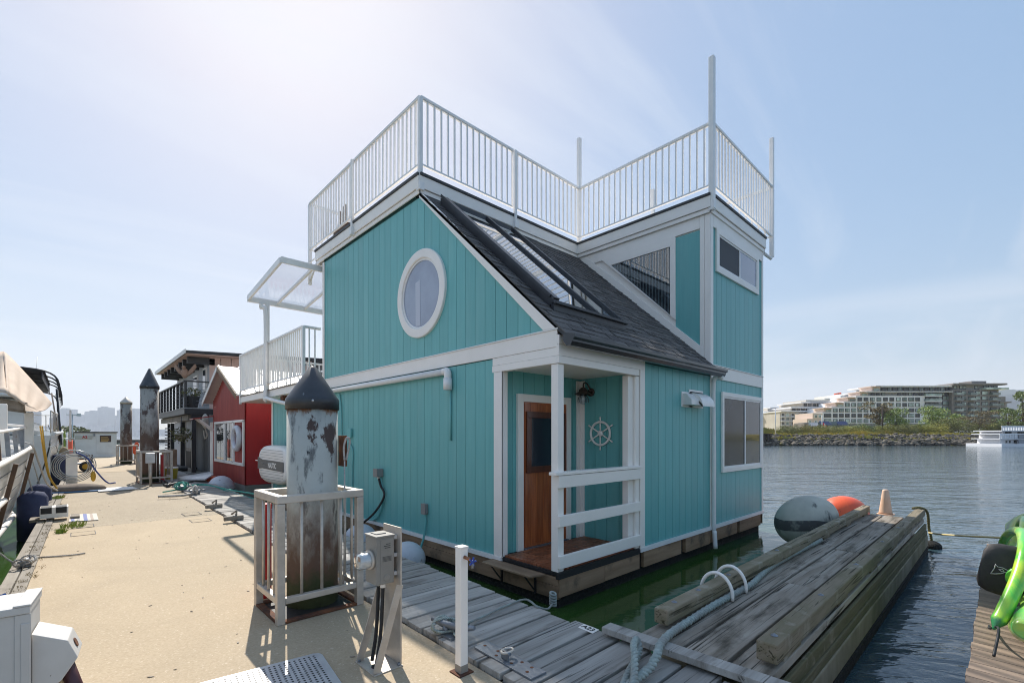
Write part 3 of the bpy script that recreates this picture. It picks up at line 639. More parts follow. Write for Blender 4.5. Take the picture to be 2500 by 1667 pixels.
# --- roof
RZ = .05
def rf(x, y, o=0.0): return Vector((x, y - o*.55, zr(y) + RZ + o*.83))
M().prism([rf(XLW-.03, YRW-.14), rf(XT-.02, YRW-.14), rf(XT-.02, YA+.02), rf(XLW-.03, YA+.02)], (0,0,-.05)).build('roof', K['black'], H)
ROOF = bpy.data.objects['roof']
sh_l = math.hypot(YA-YRW+.16, (YA-YRW+.16)*SL); rng = random.Random(8); rows = int(sh_l/.125); recs = []
for r_ in range(rows):
    x = XLW - .035 - rng.uniform(0,.2); y0 = YRW - .14 + (YA-YRW+.16) * r_/rows; y1 = YRW - .14 + (YA-YRW+.16) * (r_+1)/rows
    while x < XT - .02:
        w = rng.uniform(.16,.34); a, b = max(x, XLW-.035), min(x + w, XT-.022)
        if b - a > .03: recs.append((a, b, y0, y1, rng.uniform(-.012,.012), rng.choice((0,.006))))
        x += w + rng.choice((0.0,.0,.03))
rest = M()
for i, (a, b, y0, y1, jz, th) in enumerate(recs):
    dy = y1 - y0; lo = y0 + (jz if y0 > YRW else 0)
    p = [rf(a+.004, lo, .010+th), rf(b-.004, lo, .010+th), rf(b, y1+dy*.2, .004), rf(a, y1+dy*.2, .004)]
    g = M() if i < 298 else rest
    g.prism(p, (0, .004, -.007))
    if i < 298: g.build('shingle', K['shingle'], ROOF)
tag(rest.build('upper_shingles', K['shingle'], ROOF), kind='stuff')
# gutter: K-style trough
gy = YRW - .14; gz = zr(gy) + .04
prof = [(0,-.115), (-.055,-.115), (-.085,-.075), (-.085,-.055), (-.115,-.035), (-.115,.0), (-.100,0), (-.100,-.03), (0,-.10)]
g = M(); g.loft([[Vector((X, gy+a, gz+b)) for a, b in prof] for X in (XLW-.03, XT+.10)], smooth=False); GU = g.build('gutter', K['gutter'], H, recalc=True)
M().prism([Vector((XLW-.034, gy+a, gz+b)) for a, b in ((0,-.115),(-.055,-.115),(-.085,-.075),(-.085,-.055),(-.118,-.035),(-.118,.0),(.03,.03),(.06,-.03))], (.004,0,0)).build('gutter_end_cap', K['gutter'], GU)
dsx = XT + .035
g = M(); g.tube(catmull([(dsx, gy-.03, gz-.11), (dsx, gy-.03, gz-.14), (dsx, YRW-.05, gz-.2), (dsx, YRW-.055, 1.2), (dsx, YRW-.055, -.02), (dsx-.01, YRW-.065, -.08), (dsx-.03, YRW-.09, WZ+.06)], 5), .036, 8); g.build('downspout', K['white_metal'], H)
# --- skylights: dark frames laid on the slope
def rp(px, py, o):
    d = ray(px, py); y0, z0 = YRW, ZB + RZ + o
    t = (z0 - EYE - SL*y0) / (d.z - SL*d.y); return Vector((d.x*t, d.y*t, EYE + d.z*t))
o_ = .16
S = [(rp(1118,497,o_), rp(1352,733,o_)), (rp(1199,526,o_), rp(1430,741,o_)), (rp(1266,557,o_), rp(1496,766,o_))]
yt = sum(a.y for a, b in S)/3; yb = sum(b.y for a, b in S)/3; xs = [(a.x+b.x)/2 for a, b in S]
SKX = xs; SKY = M()
K['skyframe'] = pm('bronze_skylight_frame', (.028,.028,.033), (.045,.045,.05), 5, rough=.35, spec=.5)
def RP(x, y, o): return Vector((x, y, zr(y)+RZ+o))
fr = M(); fr.bar(RP(xs[0]-.05, yt, .07), RP(xs[0]-.05, yb, .07), .10, .16); fr.bar(RP(xs[0]-.11, yt, .155), RP(xs[0]-.11, yb, .155), .012, .04)
SKL = fr.build('skylight', K['skyframe'], H, .004)
fr = M().bar(RP(xs[1], yt-.02, .105), RP(xs[1], yb, .105), .06, .055).bar(RP(xs[1], yt-.02, .135), RP(xs[1], yb, .135), .03, .015); fr.build('glazing_bar', K['skyframe'], SKL, .004)
fr = M().bar(RP(xs[2], yt-.04, .105), RP(xs[2], yb, .105), .06, .055).bar(RP(xs[2], yt-.04, .135), RP(xs[2], yb, .135), .03, .015).bar(RP(xs[2]+.02, yt, .04), RP(xs[2]+.02, yb, .04), .04, .08); fr.build('glazing_bar', K['skyframe'], SKL, .004)
fr = M().bar(RP(xs[0]-.1, yb-.02, .06), RP(xs[2]+.05, yb-.02, .06), .05, .13).bar(RP(xs[0]-.1, yb-.05, .11), RP(xs[2]+.06, yb-.05, .11), .07, .02); fr.build('bottom_rail', K['skyframe'], SKL, .003)
fr = M().bar(RP(xs[0]-.1, yt, .06), RP(xs[2]+.05, yt, .06), .05, .12); fr.build('top_rail', K['skyframe'], SKL, .003)
pin = pm('skylight_shade_inside', (.38,.42,.38), (.20,.26,.25), 2, rough=.6)
for a, b in ((xs[0], xs[1]), (xs[1], xs[2])):
    M().prism([RP(a+.035, yb, .09), RP(b-.035, yb, .09), RP(b-.035, yt, .09), RP(a+.035, yt, .09)], (0,0,.006)).build('glass_panel', K['skyglass'], SKL)
    M().prism([RP(a+.035, yb, .03), RP(b-.035, yb, .03), RP(b-.035, yt, .03), RP(a+.035, yt, .03)], (0,0,.006)).build('light_well', pin, SKL)
# --- roof deck
YD, XD = 10.20, 10.14
DZ = M()
o = .045
dkpoly = [(XLW-o, YA-.02), (XT-.02-o, YA-.02), (XT-.02-o, YRW-o), (XD, YRW-o), (XD, YD), (XLW-o, YD)]
M().prism([(x, y, ZD0+.03) for x, y in dkpoly], (0,0,ZD1-ZD0-.06)).build('roof_deck', K['white'], H)
def fascia(a, b, nrm):
    a, b, nrm = Vector((*a, 0)), Vector((*b, 0)), Vector((*nrm, 0)); z = Vector((0,0,1))
    def slabf(z0, z1, t, m, name, bev=.003):
        M().prism([a+z*z0, b+z*z0, b+z*z1, a+z*z1], nrm*t).build(name, m, H, bev)
    slabf(ZD0, ZD1-.035, .024, K['white'], 'fascia'); slabf(ZD1-.033, ZD1+.012, .042, K['black_trim'], 'roof_edge', .006)
    slabf(ZD0-.075, ZD0-.003, -.02, K['white'], 'soffit_trim')
fascia(dkpoly[0], dkpoly[5], (-1,0)); fascia(dkpoly[0], dkpoly[1], (0,-1)); fascia(dkpoly[2], dkpoly[1], (-1,0)); fascia(dkpoly[2], dkpoly[3], (0,-1)); fascia(dkpoly[3], (XD, YD), (1,0)); fascia(dkpoly[5], (XD, YD), (0,1))
# railing
ZR, ZL = 6.665, 5.625
RAIL = None
def railing(pts, par, zt, zl, sp=.13, bw=.026, posts=None, name='rail_section', pw=.05, drop=-.22, seg_id=0):
    """one panel run: top rail, bottom rail, balusters"""
    for (a, b) in pts:
        a, b = Vector((*a, 0)), Vector((*b, 0)); d = b - a; L = d.length; dn = d / L; z = Vector((0,0,1))
        top = M().bar(a+z*(zt-.02), b+z*(zt-.02), .055, .035).bar(a+z*(zt-.045), b+z*(zt-.045), .03, .02).build(name, K['white_metal'], par)
        M().bar(a+z*zl, b+z*zl, .035, .028).build('bottom_rail', K['white_metal'], top)
        n = round(L / sp); first = None
        for i in range(1, n):
            p = a + dn * (L*i/n)
            if first is None: first = M().box(p+V3(-bw/2,-bw/2,zl), p+V3(bw/2,bw/2,zt-.05)).build('baluster', K['white_metal'], top); base = p + z*zl
            else: inst(first, p + z*zl, top)
K1, V_, K2, KE, KL = (XLW-.02, YA-.0), (XT+.02, YA+.0), (XT-.03, YRW-.05), (10.56, YRW-.04), (XLW-.02, 10.62)
KB = (10.56, 6.04)
RR = M().box((K1[0]-.03, K1[1]-.03, ZD0+.0), (K1[0]+.03, K1[1]+.03, ZR-.04)).build('railing_post', K['white_metal'], H, .004)
railing([(KL, K1), (K1, V_), (V_, K2), (K2, KE), (KE, KB), (KL, (XT, 10.62))], H, ZR, ZL)
def post(x, y, z0, z1, w=.06): return bx((x-w/2, y-w/2, z0), (x+w/2, y+w/2, z1), K['white_metal'], 'railing_post', bevel=.004)
post(*V_, ZD0-.12, 7.70, .075); post(*K2, ZD0-.05, 7.72, .085); post(*KE, ZD0-.05, 7.66, .075); post(*KB, ZD1-.4, 7.64, .08)
post(*KL, ZD0-.4, ZR-.04, .07)
post((K1[0]+V_[0])/2+.02, YA-.06, ZD0+.02, ZR-.04, .05); post(XLW-.08, 8.34, ZD0+.02, ZR-.04, .05)
# brackets holding the posts to the fascia
for x, y in (K1, (XLW-.08, 8.34), V_, K2, ((K1[0]+V_[0])/2+.02, YA-.06)):
    M().box((x-.045, y-.05, ZD0-.03), (x+.045, y+.04, ZD0+.09)).build('post_bracket', K['white_metal'], H, .004)
M().tube([(10.56, YRW-.04, ZD0+.05), (10.56, YRW-.04, ZD0-.05), (10.50, YRW-.04, ZD0-.10), (10.14, YRW-.04, ZD0-.10)], .03, 8).build('post_arm', K['white_metal'], H)
M().tube([(XLW-.02, 10.62, ZD0-.35), (XLW-.02, 10.2, ZD0-.0)], .02, 8).tube([(XLW-.02, 10.62, ZD0+.1), (XLW-.02, 10.2, ZD0+.1)], .015, 8).build('post_arm', K['white_metal'], H)
# --- balcony on the far storey, patio cover
BX, BY0, BY1 = 3.52, 10.06, 15.06
bx((BX, YW+.0, 2.44), (8.0, BY1, 2.60), K['white'], 'balcony_deck', bevel=.004)
bx((BX-.02, YW, 2.602), (8.0, BY1+.02, 2.63), K['wood_dark'], 'balcony_edge')
railing([((BX, BY1), (BX, 12.50)), ((BX, 12.50), (BX, BY0)), ((BX, BY0), (3.87, BY0)), ((BX, BY1), (6.5, BY1))], H, 3.80, 2.78, .125)
post(BX, BY1, 2.40, 3.78); post(BX, BY0, 2.5, 3.78, .06); post(BX-.01, 12.5, 2.45, 4.72, .085)
AW = M()
zh, zl_ = 5.06, 4.80; xa = 3.09
AW.bar((xa, 10.12, zh), (xa, 12.5, zl_), .05, .12)
AWN = AW.build('patio_cover', K['white_metal'], H)
M().bar((xa, 10.1, zh+.01), (8, 10.1, zh+.01), .05, .12).build('cover_beam', K['white_metal'], AWN)
M().bar((xa-.02, 12.5, zl_-.02), (8, 12.5, zl_-.02), .07, .13).build('cover_beam', K['white_metal'], AWN)
for x in (3.74, 4.40, 5.06, 5.72, 6.38): M().bar((x, 10.12, zh), (x, 12.48, zl_), .045, .06).build('rafter', K['white_metal'], AWN)
for x in (3.09, 3.74, 4.40, 5.06, 5.72): M().prism([(x+.03, 10.13, zh+.02), (x+.63, 10.13, zh+.02), (x+.63, 12.46, zl_+.02), (x+.03, 12.46, zl_+.02)], (0,0,.008)).build('glass_panel', K['awnglass'], AWN)
M().tube(catmull([(3.36, 12.44, zl_-.09), (3.36, 12.44, zl_-.2), (3.44, 12.40, zl_-.35), (3.44, 12.40, 2.5), (3.44, 12.3, 2.40), (3.60, 11.4, 2.24), (3.66, 11.2, 2.2), (3.68, 11.15, 1.95)], 5), .045, 10).build('downspout', K['white_metal'], H)
# teal and white pipework on the left wall
px0 = xp(1084, 907, XLW-.07); px1 = xp(822, 962, XLW-.07); zp = px0.z
M().tube([(XLW-.06, px1.y+1.5, zp), (XLW-.06, px0.y, zp)], .047, 12).build('vent_pipe', K['white_metal'], H)
M().tube(catmull([(XLW-.06, px0.y+.02, zp), (XLW-.06, px0.y-.05, zp), (XLW-.06, px0.y-.075, zp-.03), (XLW-.06, px0.y-.075, zp-.10)], 6), .052, 12).cyl((XLW-.06, px0.y-.075, zp-.10), (XLW-.06, px0.y-.075, zp-.26), .062, 14).build('pipe_elbow', K['white_metal'], H)
M().tube([(XLW-.018, px0.y-.085, zp-.26), (XLW-.018, px0.y-.085, zp-.97)], .014, 8).build('drain_tube', K['teal'], H)
# vents
def hood(u0, v0, u1, v1, curved):
    a = yp(u0, v0, YRW-.02); b = yp(u1, v1, YRW-.02); w = b.x-a.x; z1, z0 = a.z, a.z-(a.z-b.z)
    g = M(); g.box((a.x-.03, YRW-.012, z0-.03), (b.x+.03, YRW, z1+.03))
    pr = [(0,0)] + [(-.20*math.sin(t), -.02-(z1-z0)*(1-math.cos(t))) for t in [i*math.pi/2/7 for i in range(8)]] + [(-.20, -(z1-z0)), (0, -(z1-z0))] if curved else [(0,0), (-.05,0), (-.14,-(z1-z0)*.55), (-.14,-(z1-z0)), (0,-(z1-z0))]
    g.prism([(a.x, YRW-.012+p[0], z1+p[1]) for p in pr], (w,0,0)); return g.build('vent_hood', K['white_metal'], H, .003)
hood(1668, 960, 1690, 990, False); hood(1686, 955, 1716, 992, True)
# ================================================================== STEEL PILES AND GUARD CAGES
def pile(x, y, r, ztop, cone, label, capm=None, bracket=False):
    t = thing('steel_pile', (x, y, 0), label, 'pile', 'steel mooring piles along the dock')
    g = M(); rr = random.Random(int(x*100)); n = 40
    g.lathe([(r, 0), (r*1.0, (ztop+.8)*.5), (r, ztop+.8)], (x, y, -.8), n, smooth=True); g.build('shaft', K['pile'] if capm is K.get('capbig') else K['pile_far'], t)
    c = M().lathe([(r*1.0, ztop-.02), (r*1.06, ztop-.04), (r*1.06, ztop+.05), (r*1.015, ztop+.065), (.03, ztop+cone-.012), (.0, ztop+cone)], (x, y, 0), n, cap=False); c.build('cap', capm or K['rubber'], t)
    b = M()
    for a in (R(250), R(100), R(10)): b.ball((x+r*1.07*math.cos(a), y+r*1.07*math.sin(a), ztop+.03), .011, 8, 6)
    b.build('cap_bolt', K['alu_white'], t)
    return t
def cage(x0, y0, x1, y1, label, h=1.02, sect=.062, nb=3):
    t = thing('pile_guard', ((x0+x1)/2, (y0+y1)/2, 0), label, 'railing', 'aluminium pile guards')
    cs = [(x0,y0),(x1,y0),(x1,y1),(x0,y1)]
    for x, y in cs: M().box((x-sect/2, y-sect/2, 0), (x+sect/2, y+sect/2, h-sect-.002)).build('post', K['alu'], t, .006)
    f = None
    M().prism([(x0-sect/2,y0-sect/2,h-sect),(x1+sect/2,y0-sect/2,h-sect),(x1+sect/2,y0+sect/2,h-sect),(x0-sect/2,y0+sect/2,h-sect)], (0,0,sect)).build('top_rail', K['alu'], t, .006)
    M().box((x0-sect/2,y1-sect/2,h-sect),(x1+sect/2,y1+sect/2,h)).build('top_rail', K['alu'], t, .006)
    for x in (x0, x1): M().box((x-sect/2,y0+sect/2+.001,h-sect),(x+sect/2,y1-sect/2-.001,h-.001)).build('top_rail', K['alu'], t, .006)
    for y in (y0, y1): M().box((x0+sect/2,y-sect*.4,.155),(x1-sect/2,y+sect*.4,.205)).build('bottom_rail', K['alu'], t, .005)
    for x in (x0, x1): M().box((x-sect*.4,y0+sect/2,.155),(x+sect*.4,y1-sect/2,.205)).build('bottom_rail', K['alu'], t, .005)
    def bars(ax, c, a, b, n):
        for i in range(1, n+1):
            v = a + (b-a)*i/(n+1); p = (v, c) if ax == 'x' else (c, v)
            M().cyl((*p, .2), (*p, h-sect), .0125, 10).build('bar', K['alu'], t)
    bars('x', y0, x0, x1, nb); bars('y', x0, y0, y1, nb); bars('y', x1, y0, y1, nb)
    for a, b in ((cs[0], cs[1]), (cs[1], cs[2]), (cs[2], cs[3]), (cs[3], cs[0])): M().bar((*a, .012), (*b, .012), .055, .02).build('base_flat', K['rust'], t, .003)
    M().box((x0+.04, y0+.04, -.30), (x1-.04, y1-.04, .006)).build('well', K['blackrub'], t)
    return t
K['capbig'] = pm('black_rubber_cone', (.028,.032,.040), (.048,.053,.062), 6, rough=.42, bump=.1, bscale=10, c3=(.22,.24,.26), c3scale=20, c3lo=.68, c3hi=.74, c3stretch=(1,1,.3))
P1 = pile(1.585, 4.30, .213, 1.77, .36, 'thick grey pile flaking to rust with a black cone cap before the teal house', K['capbig'])
cage(1.205, 3.955, 1.862, 4.545, 'near weathered aluminium guard frame around the flaking pile beside the electricity meter')
M().box((1.585+.20, 4.10, 1.22), (1.585+.235, 4.22, 1.50)).build('rust_bracket', K['rust'], P1, .004)
M().tube(catmull([(1.80,4.08,1.28),(1.82,4.05,1.44),(1.79,4.04,1.48),(1.77,4.06,1.40),(1.78,4.07,1.28)]), .009, 8).build('lashing', K['rope_white'], P1)
M().tube([(1.785,4.08,1.28),(1.79,4.09,.6),(1.78,4.10,.1)], .006, 6).build('lashing', K['rope_white'], P1)
p2 = pile(1.84+.0, 19.05, .245, 3.05, .62, 'middle rust streaked pile rising beside the red post and yellow pail'); cage(1.55, 18.25, 2.32, 19.4, 'aluminium guard frame around the middle pile next to the yellow pail', h=1.02)
p3 = pile(2.10, 31.9, .245, 3.2, .34, 'farthest and shortest looking rusty pile near the white utility hut', K['alu']); cage(1.75, 31.3, 2.5, 32.5, 'farthest aluminium guard frame with a red jacket hung on it', h=1.0)
tag(M().ball((2.45, 31.6, .75), .14, 12, 8, (1,.5,1.8)).ball((2.5, 31.5, 1.0), .1, 10, 6, (1,.5,1.6)).build('life_jacket', K['orange']), 'red life jacket hung over the farthest guard frame', 'life jacket')
# red posts standing by the cages
def redpost(x, y, h, label): return tag(M().box((x-.05,y-.05,0),(x+.05,y+.05,h)).box((x-.052,y-.052,h),(x+.052,y+.052,h+.05)).build('marker_post', K['red'], bevel=.006), label, 'post')
redpost(1.30, 4.72, .82, 'red square post half hidden behind the near pile')
rpx = gp(401, 1174, 0); redpost(rpx.x-.05, rpx.y+.0, .82, 'red square post beside the middle pile cage')
# ================================================================== METER PEDESTAL
MP = thing('meter_pedestal', (1.46, 2.83, 0), 'electricity meter in a grey box on an aluminium bracket stand', 'electricity meter')
M().box((1.365, 2.69, 0), (1.57, 2.955, .008)).build('base_plate', K['alu'], MP, .002)
M().box((1.555, 2.70, .01), (1.565, 2.93, .90)).build('back_plate', K['alu'], MP, .001)
M().prism([(1.53, 2.705, .01), (1.375, 2.705, .01), (1.40,2.705,.01), (1.553, 2.705, .52), (1.553, 2.705, .60)], (0, .008, 0)); 
M().bar((1.385, 2.70, .01), (1.55, 2.70, .53), .008, .05).build('brace', K['alu'], MP, .001)
M().bar((1.385, 2.93, .01), (1.55, 2.93, .53), .008, .05).build('brace', K['alu'], MP, .001)
bxm = M(); bxm.prism([(1.405,2.735,.545),(1.53,2.735,.545),(1.53,2.735,.845),(1.405,2.735,.845)], (0,.155,0)).build('meter_box', K['greybox'], MP, .004)
M().box((1.40,2.73,.846),(1.535,2.895,.858)).build('lid', K['greybox'], MP, .002)
M().box((1.43,2.79,.8585),(1.50,2.87,.864)).build('label_plate', K['greybox'], MP, .001)
for z in (.60, .72, .835): M().box((1.53,2.74,z-.012),(1.554,2.885,z+.012)).build('strut', K['alu_white'], MP, .001)
M().box((1.43,2.7325,.55),(1.522,2.7345,.835)).build('door_panel', K['greybox'], MP, .001)
M().lathe([(.022,0),(.022,.002),(.018,.002)], (1.475,2.7325,.585), 24, ax=(0,-1,0)).build('knockout', K['greybox'], MP)
gl = M().lathe([(.062,0),(.062,.018),(.055,.02)], (1.405,2.81,.70), 32, ax=(-1,0,0)).build('meter_ring', K['alu'], MP)
M().lathe([(.053,.02),(.053,.085),(.046,.095),(.0,.097)], (1.405,2.81,.70), 32, ax=(-1,0,0), cap=False).build('glass_cover', K['clear'], MP)
M().lathe([(.046,.02),(.046,.078),(.0,.079)], (1.405,2.81,.70), 28, ax=(-1,0,0), cap=False).build('dial', pm('meter_face', (.62,.60,.56), rough=.4), MP)
M().box((1.324,2.795,.70),(1.3255,2.83,.73)).build('display', pm('meter_display', (.40,.20,.09), rough=.4), MP)
for i, w in enumerate((.03,.045,.04)): M().box((1.50-w, 2.7315, .80-.012*i), (1.50, 2.7324, .804-.012*i)).build('print_line', K['black'], MP)
for i in range(5): M().box((1.445, 2.7315, .72-.007*i), (1.508, 2.7324, .7225-.007*i)).build('print_line', K['black'], MP)
for y, w in ((2.775, .012), (2.835, .012)):
    M().tube(catmull([(1.47, y, .545), (1.465, y, .40), (1.455, y+.005, .2), (1.43, y+.01, .03)], 8), w, 8).build('conduit', K['blackrub'], MP)
    M().cyl((1.47, y, .515), (1.47, y, .545), .018, 12).build('conduit_nut', K['white'], MP)
M().lathe([(.03,0),(.03,.006)], (1.43,2.79,.008), 16).build('cable_hole', K['black'], MP)
for a in ((1.38,2.93),(1.55,2.71)): M().cyl((*a,.008),(*a,.022),.012,6).build('anchor_bolt', K['galv'], MP)
# ================================================================== WATER STANDPIPE
SPp = gp(1134, 1644, 0); sx, sy = SPp.x+.0, SPp.y+.03
ST = thing('standpipe', (sx, sy, 0), 'square white standpipe post with a blue tap handle near the plank float', 'water tap')
M().box((sx-.029,sy-.029,.006),(sx+.029,sy+.029,.79)).build('post', K['white'], ST, .004)
M().box((sx-.032,sy-.032,.790),(sx+.032,sy+.032,.80)).build('cap', K['white'], ST, .002)
M().box((sx-.055,sy-.055,0),(sx+.055,sy+.055,.008)).build('foot_plate', K['rust'], ST, .001)
M().box((sx-.030,sy-.030,.008),(sx+.030,sy+.030,.055)).build('worn_foot', pm('bare_grey_foot', (.30,.27,.23), rough=.7), ST)
M().cyl((sx+.0,sy-.029,.735),(sx+.012,sy-.075,.725),.011,10).build('tap_stem', pm('copper_stem', (.35,.16,.09), rough=.35, metal=.8), ST)
bl = M(); q = Vector((sx+.014,sy-.088,.715)); bl.lathe([(.012,0),(.012,.012)], q, 12, ax=(.3,-1,-.3))
for i in range(5): a = 2*math.pi*i/5; bl.bar(q+V3(0,-.006,0), q+V3(.028*math.cos(a),-.006,.028*math.sin(a)), .010, .008)
bl.build('tap_handle', pm('blue_tap', (.02,.06,.36), rough=.3, coat=.5), ST); M().cyl(q, q+V3(0,-.01,-.04), .009, 10).build('spout', K['galv'], ST)
# ================================================================== PERFORATED RAMP PLATE
a = gp(767,1586,.022); b = gp(478,1667,.022); c_ = gp(867,1667,.022)
RPn = thing('ramp_plate', (.8, 2.7, 0), 'perforated aluminium plate lying on the concrete at the bottom edge', 'metal plate')
x0, x1, y1, y0 = .34, 1.235, 3.27, 1.9
ux = Vector((1, -.13, 0)).normalized(); uy = Vector((.13, 1, 0)).normalized(); o0 = Vector((1.245, 3.235, 0))
def pl(a, b, z): return o0 - ux*a - uy*b + V3(0,0,z)
M().prism([pl(0.05,0,.008), pl(.95,0,.008), pl(.95,1.3,.008), pl(0,1.3,.008), pl(0,.05,.008), pl(.015,.015,.008)], (0,0,.008)).build('plate', K['alu_white'], RPn, .002)
hp = M()
for i in range(29):
    for j in range(42):
        p = pl(.055+i*.030, .045+j*.030, .0165); hp.lathe([(.0078,0),(.0078,.0008)], p, 6, smooth=False)
tag(hp.build('perforations', K['black'], RPn), kind='stuff')
# ================================================================== SMALL THINGS ON THE DOCK
# expansion joints and pull box lids
def lid(u0, v0, u1, v1, dy, label):
    a = gp(u0, v0); b = gp(u1, v1); y = (a.y+b.y)/2; t = .009; y1 = y+dy
    f = M()
    for p, q in (((a.x,y),(b.x,y)),((b.x,y),(b.x,y1)),((b.x,y1),(a.x,y1)),((a.x,y1),(a.x,y))): f.bar((*p,.002),(*q,.002),t,.006)
    o = f.build('pull_box_frame', K['blackrub'])
    M().box((a.x+.012,y+.012*(1 if dy>0 else -1),.0005),(b.x-.012,y1-.012*(1 if dy>0 else -1),.004)).build('lid', K['conc2'] if dy>0 else K['conc'], o)
    return tag(o, label, 'hatch', 'pull box lids at the concrete joint')
lid(459, 1268, 510, 1266, -.34, 'right rectangular hatch lid on the near side of the concrete joint')
lid(449, 1258, 494, 1256, .34, 'right rectangular hatch lid just beyond the concrete joint')
lid(173, 1300, 232, 1296, -.34, 'left rectangular hatch lid on the near side of the concrete joint')
lid(176, 1290, 230, 1286, .34, 'left rectangular hatch lid beside the weed tuft')
# boarding step and mat
q = gp(131, 1268, 0); t = thing('boarding_step', (q.x, q.y, 0), 'low white boarding step with black patches at the curb', 'step')
M().box((q.x-.17,q.y-.16,.05),(q.x+.19,q.y+.16,.24)).build('box', K['white'], t, .008)
for sx_ in (-.16, .03): M().box((q.x+sx_,q.y-.164,.13),(q.x+sx_+.14,q.y-.159,.235)).build('grip_patch', K['blackrub'], t); 
for sx_ in (-.16, .03): M().box((q.x+sx_,q.y-.15,.2405),(q.x+sx_+.14,q.y+.15,.244)).build('grip_patch', K['blackrub'], t)
for sx_ in (-.3, .22): M().box((q.x+sx_,q.y-.2,0),(q.x+sx_+.12,q.y+.2,.05)).build('runner', K['wood_dark'], t, .01)
def stripes():
    m = pm('striped_mat_weave', (.55,.52,.47), rough=.95, bump=.4, bscale=200); n = m.node_tree; b = n.nodes['Principled BSDF']
    t = n.nodes.new('ShaderNodeTexCoord'); w = n.nodes.new('ShaderNodeSeparateXYZ'); n.links.new(t.outputs['Object'], w.inputs[0])
    s = n.nodes.new('ShaderNodeMath'); s.operation = 'MULTIPLY_ADD'; s.inputs[1].default_value = 2.0; s.inputs[2].default_value = .5; n.links.new(w.outputs[0], s.inputs[0])
    r = n.nodes.new('ShaderNodeValToRGB'); r.color_ramp.interpolation = 'CONSTANT'; cols = [(0,(.20,.23,.42)),(.08,(.62,.58,.52)),(.17,(.24,.27,.45)),(.26,(.62,.58,.52)),(.33,(.42,.40,.38)),(.40,(.62,.58,.52)),(.50,(.20,.23,.42)),(.60,(.62,.58,.52)),(.68,(.45,.38,.32)),(.76,(.62,.58,.52)),(.88,(.22,.25,.44)),(.96,(.62,.58,.52))]
    while len(r.color_ramp.elements) < len(cols): r.color_ramp.elements.new(.5)
    for e, (p, c) in zip(r.color_ramp.elements, cols): e.position = p; e.color = (*c, 1)
    n.links.new(s.outputs[0], r.inputs[0]); n.links.new(r.outputs[0], b.inputs['Base Color']); return m
qa, qb = gp(168,1274), gp(237,1270)
tag(M().prism([(qa.x,qa.y,.004),(qb.x+.02,qb.y,.004),(qb.x+.02,qb.y+.95,.004),(qa.x+.02,qa.y+.95,.004)], (0,0,.008)).build('door_mat', stripes()), 'striped blue and cream mat beside the low boarding step', 'mat')
# thin white plank on the dock by the middle pile
qa, qb, qc, qd = gp(238,1199), gp(339,1190), gp(327,1186), gp(236,1190)
tag(M().prism([gp(240,1199,.03), gp(338,1192,.03), gp(322,1187,.03), gp(237,1191,.03)], (0,0,-.02)).build('gangway_board', K['alu_white']), 'white ribbed board lying on the dock near the middle pile shadow', 'board')
# weeds and moss on the curb
def grassy(name, spots, n, h, cols, label, cat='weeds'):
    rg = random.Random(len(label)); g = M()
    for (x, y, z, r) in spots:
        for i in range(n):
            a = rg.uniform(0, 6.28); d = r*math.sqrt(rg.random()); p = Vector((x+d*math.cos(a), y+d*math.sin(a)*1.8, z)); hh = h*rg.uniform(.3,1); l = Vector((rg.uniform(-1,1), rg.uniform(-1,1), 0))*hh*.8; w = Vector((rg.uniform(-1,1), rg.uniform(-1,1), 0)).normalized()*hh*.10
            g.add([p-w, p+w, p+l*.5+w*.6+V3(0,0,hh*.6), p+l+V3(0,0,hh*.75)], [(0,1,2),(0,2,3)])
    return tag(g.build(name, cols), label, cat, kind='stuff')
K['weed'] = pm('green_weed', (.20,.32,.04), (.34,.36,.07), 12, rough=.8, rnd=.1)
K['moss'] = pm('orange_dry_moss', (.30,.17,.045), (.20,.17,.05), 9, rough=.9)
sp = [(*gp(180,1284).to_2d(), 0, .16), (*gp(150,1300).to_2d(), 0, .06), (*gp(138,1218).to_2d(), 0.02, .12)]
grassy('weed_tuft', sp, 150, .09, K['weed'], 'green weed tuft growing from the concrete joint')
rgm = random.Random(6); sp = []
for y in [v*.16 for v in range(16, 110)]:
    if rgm.random() < (.8 if y < 6.5 else .45): sp.append((*D(XL1-.01+rgm.uniform(-.09,.04), y, 0).to_2d(), .008, rgm.uniform(.03,.08)))
grassy('curb_moss', sp, 40, .028, K['moss'], 'dry orange moss along the seam of the curb')
# rope made fast on the left curb cleat
def cleat(name, p, d, s, m, label, group=None, rope=None, ropem=None):
    p = Vector(p); d = Vector(d).normalized(); sd_ = d.cross(V3(0,0,1)); t = thing(name, p, label, 'cleat', group)
    g = M()
    for k in (-1, 1): g.cyl(p+d*k*.05*s, p+d*k*.05*s+V3(0,0,.055*s), .020*s, 10)
    g.box(p+V3(-.05*s,-.05*s,0), p+V3(.05*s,.05*s,.012*s)); g.build('base', m, t)
    M().tube([p-d*.15*s+V3(0,0,.075*s), p-d*.08*s+V3(0,0,.062*s), p+V3(0,0,.058*s), p+d*.08*s+V3(0,0,.062*s), p+d*.15*s+V3(0,0,.075*s)], .02*s, 10, radii=[.012*s,.020*s,.022*s,.020*s,.012*s]).build('horn', m, t)
    return t
def wraps(p, d, s, r, n, seed):
    rg = random.Random(seed); p = Vector(p); d = Vector(d).normalized(); sd_ = d.cross(V3(0,0,1)); pts = []
    for i in range(n*8):
        a = 2*math.pi*i/8; k = math.sin(a*.5+.4); pts.append(p + d*(.085*s*math.cos(a*.5+i*.02)) + sd_*(.055*s*math.sin(a)+rg.uniform(-.004,.004)) + V3(0,0,.045*s+.03*s*math.cos(a)+.006*math.sin(i*1.7)))
    return pts
cq = gp(61, 1381, .02)
